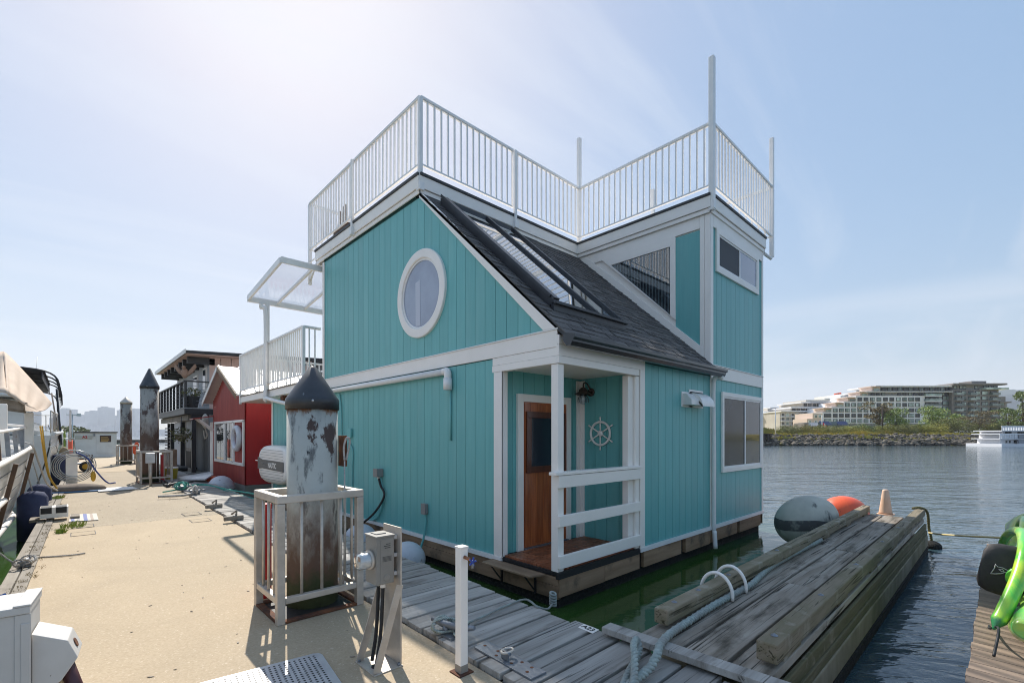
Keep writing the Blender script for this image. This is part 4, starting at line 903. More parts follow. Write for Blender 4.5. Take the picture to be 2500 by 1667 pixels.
cleat('dock_cleat', cq, (.3,1,0), 1.0, K['galv'], 'cleat on the left curb wrapped in old grey rope')
rw_ = M(); rw_.rope(wraps(cq, (.3,1,0), 1.25, .011, 4, 3), .010, n=5); rw_.rope([cq+V3(.05,.0,.03), gp(90,1361,.012), gp(140,1357,.012), gp(185,1353,.012), gp(210,1349,.012)], .010, n=5); rw_.rope([cq+V3(-.02,0,.05), dp(30,1372,cq.dot(V3(CP,SP,0))), dp(-40,1320,5.0)], .011, n=5)
tag(rw_.build('mooring_rope', K['rope_white']), 'old grey twisted rope on the left curb, its loose end on the concrete', 'rope')
tag(M().ball(gp(4,1468,.05), .05, 10, 8, (1,1.5,.5)).tube([gp(-20,1470,.05), gp(0,1455,.08), gp(12,1450,.10)], .012, 6).build('blue_rope_knot', pm('blue_rope', (.03,.12,.42), rough=.8)), 'bright blue rope knot at the left frame edge', 'rope')
# white dock box at the bottom left
DBX = thing('dock_box', (-.4, 2.9, 0), 'white painted dock box with a spout hood at the bottom left corner', 'dock box')
K['boxpaint'] = pm('scuffed_white_box_paint', (.60,.575,.54), (.52,.495,.46), 3, rough=.6, c3=(.20,.17,.13), c3scale=26, c3lo=.70, c3hi=.73)
dax = Vector((1,-.10,0)).normalized(); day = Vector((.10,1,0)).normalized(); db0 = gp(74,1486,.72)
def DBp(a, b, z): return Vector((db0.x, db0.y, 0)) + dax*a + day*b + V3(0,0,z)
def dbbox(a0, a1, b0, b1, z0, z1, name, bev=.004, m=None): M().prism([DBp(a0,b0,z1),DBp(a1,b0,z1),DBp(a1,b1,z1),DBp(a0,b1,z1)], (0,0,z0-z1)).build(name, m or K['boxpaint'], DBX, bev)
dbbox(-.9, -.005, .005, .27, .05, .70, 'box'); dbbox(-.9, .0, -.005, .28, .702, .735, 'lid'); dbbox(-.055, .003, -.008, .285, .7352, .745, 'lid_strip')
dbbox(-.05, .002, .0, .005, .06, .70, 'corner_batten'); dbbox(-.03, .0, -.004, .0, .10, .66, 'corner_batten')
dbbox(-.9, -.07, -.002, .004, .36, .375, 'hasp_slot', .001, K['wood_dark'])
dbbox(-.9, -.07, .0, .27, -.0, .05, 'skid', .004, K['wood_dark'])
hp_ = [DBp(0,.02,.60), DBp(.12,.02,.54), DBp(.155,.02,.45), DBp(.10,.02,.36), DBp(0,.02,.28)]
M().prism(hp_, day*.19).build('spout_hood', K['boxpaint'], DBX, .004)
M().lathe([(.0,0),(.022,0),(.022,.003)], DBp(.139,.115,.495), 14, ax=(.9,-.1,.35)).build('spout_hole', K['rust'], DBX)
M().tube([DBp(.10,.10,.42), DBp(.15,.08,.25), DBp(.17,.05,.0)], .032, 10).build('hose', pm('dark_red_hose', (.08,.03,.035), rough=.4), DBX)
M().tube([DBp(.07,.06,.40), DBp(.12,.03,.22), DBp(.15,-.02,.0)], .016, 8).build('hose', pm('tan_hose', (.38,.25,.12), rough=.5), DBX)
# hose stand beside the second boat
q = gp(175, 1184, 0); HS = thing('hose_stand', q, 'white hose post hung with coiled clear hose beside the boats', 'hose stand')
M().box((q.x-.13,q.y-.06,0),(q.x+.13,q.y+.06,.95)).build('post', K['white_metal'], HS, .01)
for i in range(5):
    r = .50-.045*i; M().tube([(q.x+.05+r*1.1*math.cos(t)*.9, q.y-.14-.02*i, .58+r*math.sin(t)*.95) for t in [2*math.pi*k/28 for k in range(28)]], .013, 7, closed=True).build('hose_coil', K['rope_white'] if i % 2 else pm('clear_grey_hose', (.45,.48,.48), rough=.3), HS)
M().tube(catmull([(q.x+.1,q.y-.2,1.0),(q.x+.35,q.y-.25,.8),(q.x+.55,q.y-.3,.4),(q.x+.8,q.y-.3,.05),(q.x+1.0,q.y-.3,.03)]), .022, 7).build('blue_hose', pm('blue_hose', (.04,.07,.26), rough=.4), HS)
M().ball((q.x+.48,q.y-.2,.25), .08, 8, 6, (.8,.6,2)).build('yellow_float', pm('yellow_float', (.65,.38,.03), rough=.5), HS)
q2 = gp(178,1200,0); tag(M().ball((q2.x,q2.y,.06), .55, 20, 8, (1.25,.6,.28)).build('tarp_bundle', pm('brown_folded_tarp', (.20,.16,.125), (.13,.10,.08), 5, rough=.9, bump=.6, bscale=6)), 'brown tarp bundle lying at the foot of the hose post', 'tarp')
tag(M().box((q2.x-.45,q2.y-.35,0.0),(q2.x+.55,q2.y+.2,.04)).build('blue_sheet', pm('blue_tarp', (.05,.16,.34), rough=.6), bevel=.02), 'blue sheet spread under the brown tarp bundle', 'tarp')
# hand cart
q = gp(205, 1150, 0); q.x -= .1; HC = thing('dock_cart', q, 'grey two shelf dock cart with yellow hubbed wheel near the hose post', 'cart')
M().box((q.x-.95,q.y-.3,.30),(q.x+.35,q.y+.4,.36)).build('tray', K['galv'], HC, .01)
for a, b in ((-.95,-.3),(.35,-.3),(.35,.4),(-.95,.4)): M().bar((q.x+a,q.y+b,.36),(q.x+a,q.y+b,.68),.05,.05).build('stake', K['black'], HC)
M().bar((q.x-.95,q.y-.3,.66),(q.x+.35,q.y-.3,.66),.04,.05).bar((q.x-.95,q.y-.3,.52),(q.x+.35,q.y-.3,.52),.03,.05).build('side_rail', K['rust'], HC)
M().box((q.x-.75,q.y-.34,.42),(q.x-.05,q.y-.33,.62)).build('notice', K['white'], HC)
for a in (-.65, .15):
    w_ = M().lathe([(.19,-.04),(.21,-.03),(.21,.03),(.19,.04)], (q.x+a,q.y-.33,.21), 20, axis='y').build('wheel', K['blackrub'], HC); M().lathe([(.11,-.05),(.12,0),(.11,.05)], (q.x+a,q.y-.35,.21), 14, axis='y').build('hub', pm('yellow_hub', (.62,.36,.03), rough=.5), w_)
M().tube([(q.x-.95,q.y,.36),(q.x-1.1,q.y,1.35),(q.x-.2,q.y,1.38),(q.x-.12,q.y,.36)], .02, 8).tube([(q.x-1.05,q.y,.9),(q.x-.15,q.y,.9)], .018, 8).build('handle_frame', K['alu_white'], HC)
tag(M().box((q.x-.35,q.y+.02,1.25),(q.x-.28,q.y+.08,2.55)).build('white_pole', K['white']), 'white pole rising above the dock cart', 'pole')
tag(M().ball((q.x-.5,q.y,.75), .16, 10, 8, (1,1,1.8)).build('net_bag', pm('tan_net', (.42,.34,.22), rough=.9)), 'tan bag hanging in the frame of the cart', 'bag')
# utility hut
a, b = gp(183, 1117, 0), gp(283, 1115, 0); hx0, hx1, hy = a.x, a.x+3.05, a.y
HUT = thing('utility_hut', ((hx0+hx1)/2, hy, 0), 'white utility hut with a dark notice at the end of the dock', 'hut')
hr = Vector((1, 0, 0)); hf = Vector((0, 1, 0))
hA = gp(182, 1117, 0); hw = yp(285, 1100, hA.y).x - hA.x; HZ = yp(182, 1054, hA.y).z
def HP(a, d, z): return Vector((hA.x, hA.y, 0)) + hr*a + hf*d + V3(0,0,z)
def hb(a0,a1,d0,d1,z0,z1,name,m,bev=.01): M().prism([HP(a0,d0,z1),HP(a1,d0,z1),HP(a1,d1,z1),HP(a0,d1,z1)], (0,0,z0-z1)).build(name, m, HUT, bev)
hb(0, hw, 0, 1.6, .12, HZ-.06, 'wall', K['gel']); hb(-.05, hw+.05, -.08, 1.7, HZ-.06, HZ+.02, 'roof', K['black']); hb(hw*.42, hw-.03, -.02, 1.5, 0, .12, 'plinth', K['gel'])
hb(hw*.50, hw*.93, -.03, 0, .25, HZ-.2, 'door', K['gel']); hb(hw*.59, hw*.86, -.06, -.031, HZ*.60, HZ-.24, 'notice', pm('dark_notice', (.05,.02,.015), rough=.5))
hb(.02, hw*.41, -.03, 0, HZ*.72, HZ-.24, 'sign_board', pm('cream_sign', (.50,.48,.42), rough=.6))
gold = pm('gold_lettering', (.40,.25,.08), rough=.5)
for i, (w, z) in enumerate(((hw*.17, .78), (hw*.2, .73), (hw*.2, .68), (hw*.17, .63))): hb(hw*.59+.05, hw*.59+.05+w, -.063, -.061, HZ*z-.02, HZ*z+.035, 'print_line', gold, 0)
text_mesh('A2', .22, K['red'], 'lettering', HUT, HP(hw*.235, -.034, HZ*.795), hr, (0,0,1), bold=.01)
hb(hw*.44, hw*.47, -.14, 0, HZ-.3, HZ-.1, 'lamp', K['galv'])
# lamp post and distant bollards behind the hut
lp = dp(177, 1062, 60); tag(M().cyl((lp.x,lp.y,-.5),(lp.x,lp.y,EYE+(HY-1010)/1137.2*60),.06,8).box((lp.x-.6,lp.y-.1,EYE+2.6),(lp.x+.6,lp.y+.1,EYE+2.72)).box((lp.x+.4,lp.y-.2,EYE+2.5),(lp.x+.8,lp.y+.2,EYE+2.85)).build('camera_mast', K['alu_white']), 'thin mast with two cameras behind the utility hut', 'mast')
ob = gp(172, 1128, 0); tag(M().cyl((ob.x,ob.y,0),(ob.x,ob.y,1.25),.1,10).build('orange_bollard', K['orange']), 'slim orange post behind the hose stand', 'post')
# yellow pail and electrical pedestal at the middle cage
q = gp(418, 1171, 0); t = thing('pail', q, 'yellow and white pail beside the middle pile', 'pail')
M().lathe([(.16,0),(.19,.36),(.2,.36),(.2,.39)], q, 18).build('body', pm('yellow_pail_label', (.62,.50,.03), (.55,.53,.50), 3, rough=.5, lo=.55, hi=.58), t); M().lathe([(.2,0),(.2,.03),(.17,.05)], q+V3(0,0,.39), 18).build('lid', K['white'], t)
q = gp(368, 1186, 0); t = thing('power_post', q, 'small grey power box on a pipe in front of the middle cage', 'electric box')
M().cyl(q, q+V3(0,0,.75), .035, 8).build('pipe', K['alu'], t); M().box(q+V3(-.12,-.08,.68), q+V3(.10,.08,.98)).build('box', K['alu_white'], t, .01)
# ropes, cleats on the plank float
def fl(u, v): return gp(u, v, FZ)
cl = fl(1105, 1555)
cleat('dock_cleat', fl(1112,1560)+V3(.02,.06,0), (-.35,1,0), 1.25, K['galv'], 'large cleat wound with pale green rope behind the white standpipe')
c0 = fl(1112,1560)+V3(.02,.06,.0)
g = M(); g.rope(wraps(c0, (-.35,1,0), 1.5, .011, 6, 5), .0105, n=5)
g.rope([c0+V3(.03,-.0,.05), fl(1180,1510)+V3(0,0,.02), fl(1230,1486)+V3(0,0,.02), fl(1282,1466)+V3(0,0,.012), dp(1312,1480,3.95), dp(1336,1486,4.15), dp(1348,1475,4.4)], .010, n=5)
k0 = dp(1350,1464,4.45)
for i in range(5): g.tube([k0+V3(.028*math.cos(a), .028*math.sin(a), -.04+i*.025+.01*math.sin(a)) for a in [2*math.pi*k/10 for k in range(10)]], .011, 6, closed=True)
tag(g.build('mooring_rope', K['rope_teal']), 'pale green mooring rope from the near cleat to a knot at the house hull', 'rope')
c1 = fl(1352, 1625) # hinge plate
HPt = thing('hinge_plate', gp(1255,1605,FZ), 'blue grey steel hinge plate with a shackle bolted on the plank float', 'bracket')
pa, pb, pc_, pd = gp(1158,1578,FZ+.012), gp(1190,1562,FZ+.012), gp(1334,1638,FZ+.012), gp(1296,1656,FZ+.012)
M().prism([pa,pb,pc_,pd], (0,0,-.012)).build('plate', K['galv'], HPt, .001)
dd = (pd-pa).normalized(); mid = (pa+pb+pc_+pd)/4; nn = V3(-dd.y, dd.x, 0)
M().prism([mid-dd*.035+nn*-.03, mid+dd*.035+nn*-.03, mid+dd*.035-nn*.03+V3(0,0,.055), mid-dd*.035-nn*.03+V3(0,0,.055)], nn*.010).build('lug', K['galv'], HPt, .002)
M().tube([mid+nn*(.045*math.cos(a)-.005)+V3(0,0,.05)+dd*(.03*math.sin(a)) for a in [math.pi*k/8-1.57 for k in range(17)]], .009, 8).build('shackle', K['alu'], HPt)
M().cyl(mid-dd*.045+V3(0,0,.045)-nn*.02, mid+dd*.045+V3(0,0,.045)-nn*.02, .011, 8).build('pin', K['galv'], HPt)
for f_, g_ in ((.08,.5),(.30,.62),(.36,.25),(.62,.3),(.70,.75),(.88,.3),(.86,.75)):
    p = pa.lerp(pd, f_) + (pb-pa)*g_; M().lathe([(.0,0),(.010,0),(.012,.0016)], p+V3(0,0,-.0003), 10).build('bolt_hole', K['rust'], HPt)
# berth sign A23
sg = fl(1434, 1531); t = thing('berth_sign', sg, 'small white plate reading A23 screwed to the plank float', 'sign')
sa, sb, sc_, sd_ = gp(1411,1530,FZ+.004), gp(1425,1522,FZ+.004), gp(1463,1536,FZ+.004), gp(1447,1545,FZ+.004)
M().prism([sa,sb,sc_,sd_], (0,0,-.003)).build('plate', K['white'], t); cen = (sa+sb+sc_+sd_)/4
xd = (sd_-sa); text_mesh('A23', .068, K['black'], 'lettering', t, cen+V3(0,0,.0015), xd, V3(-xd.y, xd.x, 0), bold=.0008)
# far cleats and green mooring lines on the float
rg = random.Random(2)
for (u, v, lab) in ((444,1197,'knotted bundle of green line round a cleat at the far plank edge'),(477,1207,'grey cleat wrapped in pale line, nearer than the green knot')):
    p = fl(u, v); cleat('dock_cleat', p, (1,.1,0), 1.5, K['galv'], lab)
    g = M()
    for k in range(5):
        r1, r2 = rg.uniform(.10,.17), rg.uniform(.08,.14); ax_ = rg.uniform(0,3)
        g.tube([p+V3(r1*math.cos(a)*math.cos(ax_), r1*math.cos(a)*math.sin(ax_), .12+r2*math.sin(a)*.8) for a in [2*math.pi*i/14 for i in range(14)]], .018, 6, closed=True)
    if u == 444: g.rope([p+V3(-.1,0,.03), p+V3(-.45,-.3,.02)], .02, n=5); g.rope([p+V3(0,0,.1), p+V3(.5,-.1,.12), dp(560,1195,11.5), dp(630,1207,9.5), dp(705,1225,8.2)], .018, n=5); g.rope([p+V3(0,.1,.1), fl(500,1190)+V3(0,0,.1), fl(560,1200), fl(628,1219)], .014, n=5)
    else: g.tube(catmull([p+V3(0,0,.05), p+V3(-.3,-.25,.03), p+V3(-.75,-.1,.03)]), .03, 6)
    tag(g.build('mooring_rope', K['rope_green'] if u == 444 else K['rope_white']), 'tangle of green mooring line crossing the far planks' if u == 444 else 'pale line on the second far cleat with a loose tail', 'rope')
for (u, v, lab) in ((520,1240,'worn wooden cleat block on the sunlit planks, farther of two'),(568,1270,'worn wooden cleat block on the planks beside the fence shadow, nearer of two')):
    p = fl(u, v); tag(M().bar(p+V3(-.13,.01,.04), p+V3(.16,-.01,.045), .09, .07).tube([p+V3(.05,0,.05), p+V3(.06,0,.16), p+V3(.0,.08,.10)], .02, 6).build('cleat_block', K['wood_y'], bevel=.02), lab, 'cleat')
# black cable loops at the middle cage
g = M(); g.tube(catmull([gp(395,1172,.03), gp(405,1184,.04), gp(425,1180,.08), gp(440,1176,.05), gp(452,1180,.03), gp(470,1176,.04)]), .035, 7); g.tube(catmull([gp(408,1190,.0), gp(412,1182,.08), gp(420,1178,.05)]), .03, 7)
tag(g.build('shore_cable', K['blackrub']), 'black shore power cable looping past the middle cage onto the planks', 'cable')
# round fenders squeezed between planks and hull
def rfend(u, v, r, X, label): p = xp(u, v, X); return tag(M().ball(p, r, 24, 16).build('round_fender', K['buoywhite']), label, 'fender', 'white round fenders along the teal hull')
rfend(994, 1366, .255, 3.42, 'white round fender right of the meter box against the hull')
rfend(936, 1337, .20, 3.5, 'small white round fender hidden behind the meter pedestal')
rfend(880, 1318, .27, 3.5, 'white round fender seen behind the near guard frame')
# ================================================================== JUNCTION BOXES AND LAMP ON THE HOUSE
def jbox(u, v, w, h, label, d=.09, m=None, name='junction_box'):
    p = xp(u, v, XLW); t = thing(name, p, label, 'electric box'); M().box((XLW-d,p.y-w/2,p.z-h/2),(XLW-.001,p.y+w/2,p.z+h/2)).build('box', m or K['plasticgrey'], t, .008)
    M().box((XLW-d-.008,p.y-w/2-.004,p.z-h/2-.004),(XLW-d,p.y+w/2+.004,p.z+h/2+.004)).build('cover', m or K['plasticgrey'], t, .004); return t, p
t, p = jbox(932, 1153, .13, .135, 'square grey inlet box with black cord on the left wall', .12)
M().cyl((XLW-.06,p.y,p.z-.11),(XLW-.06,p.y,p.z-.065),.022,10).build('gland', K['white'], t)
M().tube(catmull([(XLW-.06,p.y-.01,p.z-.10),(XLW-.05,p.y-.06,p.z-.22),xp(938,1210,XLW-.05),xp(915,1250,XLW-.10),xp(880,1280,XLW-.2),xp(845,1296,XLW-.35)]), .019, 8).build('power_cord', K['blackrub'], t)
M().tube(catmull([(XLW-.02,p.y-.0,p.z-.07),(XLW-.02,p.y-.05,p.z-.22),xp(936,1222,XLW-.02),xp(922,1262,XLW-.02),xp(900,1268,XLW-.02),xp(872,1250,XLW-.02),xp(861,1215,XLW-.02),xp(860,1150,XLW-.02),xp(861,1100,XLW-.02),xp(852,1078,XLW-.02),xp(853,1062,XLW-.02)]), .013, 8).build('teal_conduit', K['teal'], t)
t, p = jbox(1041, 1241, .11, .155, 'grey outlet box low on the left wall with teal conduit', .055)
M().tube(catmull([(XLW-.03,p.y-.01,p.z-.08),(XLW-.03,p.y-.02,p.z-.22),(XLW-.035,p.y+.02,-.04),(XLW-.06,p.y+.05,-.18),(XLW-.06,p.y+.05,-.4)]), .017, 8).build('teal_conduit', K['teal'], t)
t, p = jbox(857, 1057, .14, .165, 'teal painted junction box left of the grey inlet box', .035, K['teal'])
tag(M().tube(catmull([xp(829,962,XLW-.02),xp(833,1000,XLW-.02),xp(834,1080,XLW-.02),xp(833,1120,XLW-.02)]), .014, 8).build('wall_cable', K['teal']), 'teal painted cable dropping down the wall right of the pile', 'cable')
p = xp(1452, 962, XI); L = thing('wall_lantern', (XI-.1, p.y, p.z), 'bronze caged lantern above the ship wheel in the porch', 'lamp'); K['bronze'] = pm('bronze', (.12,.085,.075), (.08,.055,.045), 9, rough=.4, metal=.6)
ly = p.y + .10; lz = p.z - .0
M().lathe([(.06,0),(.06,.02),(.045,.028)], (XI-.0,ly-.04,lz+.03), 20, ax=(-1,0,0)).build('wall_plate', K['bronze'], L)
M().tube(catmull([(XI-.02,ly-.04,lz+.03),(XI-.06,ly-.02,lz+.14),(XI-.12,ly,lz+.16),(XI-.14,ly,lz+.09)]), .011, 8).build('arm', K['bronze'], L)
lc = Vector((XI-.14, ly, lz)); M().lathe([(.03,.09),(.06,.06),(.062,.035),(.125,.0),(.13,-.008),(.10,-.008)], lc, 24, cap=False).build('shade', K['bronze'], L)
M().ball(lc+V3(0,0,-.075), .068, 16, 10, (1,1,1.15)).build('globe', K['clear'], L)
for i in range(3): a0_ = i*math.pi/3; M().tube([lc+V3(.078*math.cos(a0_)*math.sin(t), .078*math.sin(a0_)*math.sin(t), -.01-.085*(1-math.cos(t))) for t in [-math.pi*.62+k*math.pi*1.24/12 for k in range(13)]], .004, 5).build('cage_wire', K['bronze'], L)
# ship wheel
p = xp(1468, 1057.8, XI); wy, wz_ = p.y, p.z; RW = .165
SW = thing('ship_wheel', (XI-.02, wy, wz_), 'white six spoked ship wheel hung on the teal porch wall', 'ship wheel')
M().tube([(XI-.025, wy+RW*math.cos(a), wz_+RW*math.sin(a)) for a in [2*math.pi*k/40 for k in range(40)]], .017, 10, closed=True).build('rim', K['white'], SW)
M().lathe([(.0,0),(.042,0),(.042,.03),(.035,.036),(.0,.036)], (XI-.005,wy,wz_), 22, ax=(-1,0,0), cap=False).build('hub', K['white'], SW)
for i in range(6):
    a = math.pi/2 + i*math.pi/3; d = V3(0, math.cos(a), math.sin(a)); c_ = V3(XI-.025, wy, wz_); M().tube([c_+d*.03, c_+d*.10, c_+d*.16, c_+d*.185, c_+d*.225, c_+d*.24], .01, 8, radii=[.009,.011,.009,.008,.013,.009]).build('spoke', K['white'], SW)
# inflatable tender hung on the wall behind the pile
tx_, ty0, ty1, tz0, tz1 = 3.62, 11.05, 13.35, .32, 1.26
TD = thing('inflatable_tender', (tx_, 12.2, tz0), 'white and grey inflatable tender hung on the teal wall behind the near pile', 'dinghy')
g = M(); rings = []; ccz = (tz0+tz1)/2; hh = (tz1-tz0)/2; hw_ = (ty1-ty0)/2; cy = (ty0+ty1)/2
n = 48
for s, off in ((1, .12), (1, .02), (.97, -.06), (.88, -.11), (.6, -.12), (.0, -.12)):
    rings.append([Vector((tx_+off, cy+s*hw_*(1 if math.cos(t) > 0 else -1)*abs(math.cos(t))**.55, ccz+s*hh*(1 if math.sin(t) > 0 else -1)*abs(math.sin(t))**.62)) for t in [2*math.pi*i/n for i in range(n)]])
g.loft(rings, cap=False); g.build('hull', K['white'], TD, recalc=True)
M().prism([(tx_-.123,ty1-.10,ccz+.17),(tx_-.123,ty1-.5,ccz+.11),(tx_-.123,ty0+.2,ccz+.10),(tx_-.123,ty0+.2,ccz-.13),(tx_-.123,ty1-.5,ccz-.11),(tx_-.123,ty1-.10,ccz-.14)], (-.004,0,0)).build('grey_band', pm('taupe_band', (.17,.155,.14), rough=.6), TD)
text_mesh('NAUTIC', .17, K['white'], 'lettering', TD, (tx_-.129, ty1-1.28, ccz-.02), (0,-1,0), (0,0,1), bold=.006)
text_mesh('SMOOTH', .12, pm('faint_lettering', (.30,.28,.26), rough=.6), 'lettering', TD, (tx_-.129, ty1-.68, ccz+.0), (0,-1,0), (0,0,1))
for i in range(4):
    for s in (1,-1): M().bar((tx_-.121, ty1-.25-.02*i, ccz+s*(.17+.065*i)), (tx_-.121, ty0+.25, ccz+s*(.15+.065*i)), .004, .006).build('seam', K['greybox'], TD)
M().tube([(tx_-.05, ty1-.05, ccz+.05), (tx_-.10, ty1+.18, ccz+.06)], .014, 6).build('peg', K['white'], TD)
for (u, v, lab) in ((757, 955, 'small dark flood lamp under the balcony'),): 
    pass
tag(M().box((3.58,11.55,2.30),(3.72,11.75,2.43)).build('flood_lamp', K['rust'], bevel=.01), 'small rusty flood lamp under the balcony soffit', 'lamp')
# planters and chairs on the roof deck
rg = random.Random(5)
pt = thing('wicker_planter', (4.15, 9.55, ZD1), 'dark slatted wooden planter on the roof deck behind the railing', 'planter')
M().box((4.02,9.15,ZD1+.0),(4.4,9.75,ZD1+.36)).build('tub', pm('brown_wicker', (.12,.07,.045), (.07,.04,.03), 20, rough=.8), pt, .01)
for i in range(7): M().bar((4.06,9.18+i*.085,ZD1+.3),(4.06+rg.uniform(-.03,.03),9.18+i*.085,ZD1+.66+rg.uniform(-.1,.1)),.045,.02).build('slat', pm('brown_slat', (.20,.13,.09), rough=.8) if i == 0 else bpy.data.materials['brown_slat'], pt)
b2 = thing('storage_bench', (4.6, 8.2, ZD1), 'low brown bench with upright slats on the roof deck', 'bench')
for i in range(10): M().bar((4.25,7.3+i*.17,ZD1+.02),(4.25,7.3+i*.17,ZD1+.48),.10,.03).build('slat', bpy.data.materials['brown_slat'], b2)
M().box((4.27,7.25,ZD1+.32),(4.8,8.95,ZD1+.38)).build('seat', bpy.data.materials['brown_slat'], b2)

# scattered bits on the concrete
g = M(); rg = random.Random(77)
for i in range(90):
    p = D(rg.uniform(-.35, 1.8), rg.uniform(2.6, 14), .002); a = rg.uniform(0, 3.14); L = rg.uniform(.006, .022); d = V3(math.cos(a), math.sin(a), 0)*L; w = V3(-d.y, d.x, 0)*.4
    g.prism([p-d, p+w, p+d, p-w], (0,0,.003))
tag(g.build('dock_debris', K['wood_dark']), 'small dry leaf and grit specks on the concrete', 'debris', kind='stuff')
# ================================================================== FINGER FLOAT
FF = thing('finger_float', (6.5, 1.35, 0), 'mossy timber finger float running out between the houses and the kayak dock', 'float')
K['side_moss'] = pm('dark_mossy_side_board', (.15,.125,.07), (.09,.085,.035), 3, (.4,2,3), rough=.9, bump=.6, bscale=14, bstretch=(.3,4,4), rnd=.15, c3=(.24,.20,.14), c3scale=4, c3lo=.58, c3hi=.7)
FZ2 = .10; FX0, FX1 = 2.90, 10.35
rg = random.Random(9)
for (ya, yb) in ((1.475, 1.775), (1.190, 1.447), (.928, 1.160)):
    x = FX0 + rg.uniform(-.02,.03)
    cuts = {1.475: (1.55, 2.6, 2.2, 3), 1.190: (2.05, 1.9, 2.3, 3), .928: (1.25, 2.1, 2.4, 3)}[ya]
    for L in cuts:
        x1 = min(x + L, FX1); j = rg.uniform(-.006,.006)
        if x1 - x > .1: M().box((x, ya+rg.uniform(-.004,.004), FZ2-.06), (x1-.007, yb+rg.uniform(-.004,.004), FZ2+j)).build('deck_plank', K['wood_dark'], FF, .006)
        x = x1
M().box((3.10, 1.655, .135), (10.38, 1.765, .245)).build('edge_timber', K['wood_moss'], FF, .010)
x = 3.2
for i in range(6): M().box((3.45+i*1.3, 1.665, FZ2), (3.75+i*1.3, 1.755, .134)).build('timber_block', K['wood_moss'], FF, .004)
M().box((3.04, .925, .135), (10.5, 1.045, .255)).build('edge_timber', K['wood_moss'], FF, .010)
for i in range(6): M().box((3.2+i*1.35, .935, FZ2), (3.55+i*1.35, 1.035, .134)).build('timber_block', K['wood_moss'], FF, .004)
M().box((2.95, .893, -.07), (10.35, .925, .03)).build('side_timber', K['side_moss'], FF, .008)
M().box((2.96, .880, -.145), (10.3, .905, -.072)).build('side_timber', K['side_moss'], FF, .006)
M().box((2.97, .872, -.33), (10.3, 1.78, -.147)).build('float_body', pm('stained_concrete_float', (.34,.29,.21), (.16,.14,.075), 2.2, (1,1,.4), rough=.95, bump=.4, bscale=12), FF, .01)
M().box((3.0, .86, -1.0), (10.2, 1.75, -.335)).build('algae_skirt', K['algae'], FF)
g = M(); g.bar((2.865, 2.02, .085), (2.91, .25, .085), .115, .045); tag(g.build('cross_board', K['wood'], bevel=.004), 'pale board lying across the foot of the finger float', 'board')
M().box((2.93,.855,-.10),(3.13,.870,.02)).build('hinge_strap', K['galv'], FF, .002); M().cyl((3.06,.86,-.03),(3.06,.82,-.03),.012,8).build('hinge_bolt', K['galv'], FF)
for x, y in ((3.3,1.71),(4.3,1.71),(5.6,1.71),(3.18,.985),(4.25,.985),(5.5,.985),(6.9,.985),(3.7,1.71),(8.1,.985)):
    M().lathe([(.022,0),(.020,.003),(.009,.004),(.008,.010),(.0,.011)], (x,y,.2475 if y > 1.5 else .2575), 14, cap=False).build('bolt_head', K['galv'], FF)
for k, (u, v) in enumerate(((1752, 1392), (1786, 1370))):
    p = gp(u, v+42, .14); X = 4.05 + k*.30; c_ = V3(X, 1.71, .14)
    tag(M().tube([c_+V3(.0, .135*math.cos(t), .175*math.sin(t)) for t in [math.pi*i/16 for i in range(-1,18)]], .015, 8).build('hose_hoop', K['white'], None), ('nearer' if k == 0 else 'farther')+' white plastic hoop arched over the edge timber of the finger float', 'hoop')
# heavy teal rope
def fz(u, v, z): return gp(u, v, z)
g = M(); R1 = .030
path = [fz(2005,1318,FZ2+.03), fz(1950,1345,FZ2+.03), fz(1880,1385,FZ2+.03), fz(1835,1425,FZ2+.03), fz(1800,1445,FZ2+.03), fz(1740,1478,FZ2+.03), fz(1690,1510,FZ2+.03), fz(1640,1543,FZ2+.035), fz(1613,1570,FZ2+.035), fz(1603,1600,FZ2+.03), fz(1585,1630,FZ+.06), fz(1555,1655,FZ+.04), fz(1530,1680,FZ+.03), fz(1500,1720,FZ+.03)]
g.rope(path, R1, pitch=.10, n=8)
g.rope([fz(1540,1700,FZ+.04), fz(1548,1650,FZ+.07), fz(1549,1600,FZ+.12), fz(1547,1572,FZ+.13), fz(1555,1560,FZ+.10), fz(1560,1590,FZ+.05), fz(1535,1640,FZ+.03), fz(1515,1690,FZ+.03)], R1*.8, pitch=.10, n=8)
tag(g.build('heavy_rope', K['rope_teal']), 'thick faded green laid rope snaking along the finger float', 'rope')
# buoys
def band_at(c):
    q = Vector((.75,-.6,.35)).to_track_quat('Z','Y').inverted(); rr = (.42*.98, .42*.98, .42*1.22); g = M(); rings = []
    for h in (-.12, -.06, 0, .05):
        ring = []
        for k in range(48):
            t = 2*math.pi*k/48; lo_, hi_ = 0, 1
            for _ in range(18):
                m_ = (lo_+hi_)/2; v = q @ Vector((m_*math.cos(t), m_*math.sin(t), h - .02*math.sin(3*t)))
                if sum((v[i]/rr[i])**2 for i in range(3)) < 1.012: lo_ = m_
                else: hi_ = m_
            ring.append(c + Vector((lo_*math.cos(t), lo_*math.sin(t), h - .02*math.sin(3*t))))
        rings.append(ring)
    return g.loft(rings, cap=False)
b1 = gp(1915,1323,-.3); BG = thing('mooring_buoy', (8.9,2.52,.05), 'big grey pear shaped mooring buoy floating beside the finger float', 'buoy')
bc_ = dp(1968,1270,7.9); M().ball(bc_, .42, 36, 24, (.98,.98,1.22), (.75,-.6,.35)).build('body', K['buoygrey'], BG); band_at(bc_).build('waterline_band', pm('dark_waterline', (.09,.09,.085), (.22,.22,.19), 7, rough=.8, lo=.5, hi=.62), BG); M().ball(bc_, .30, 12, 8).build('body', K['buoygrey'], BG)
BO = thing('mooring_buoy', (11.4,2.25,.05), 'bright orange mooring buoy behind the grey one', 'buoy')
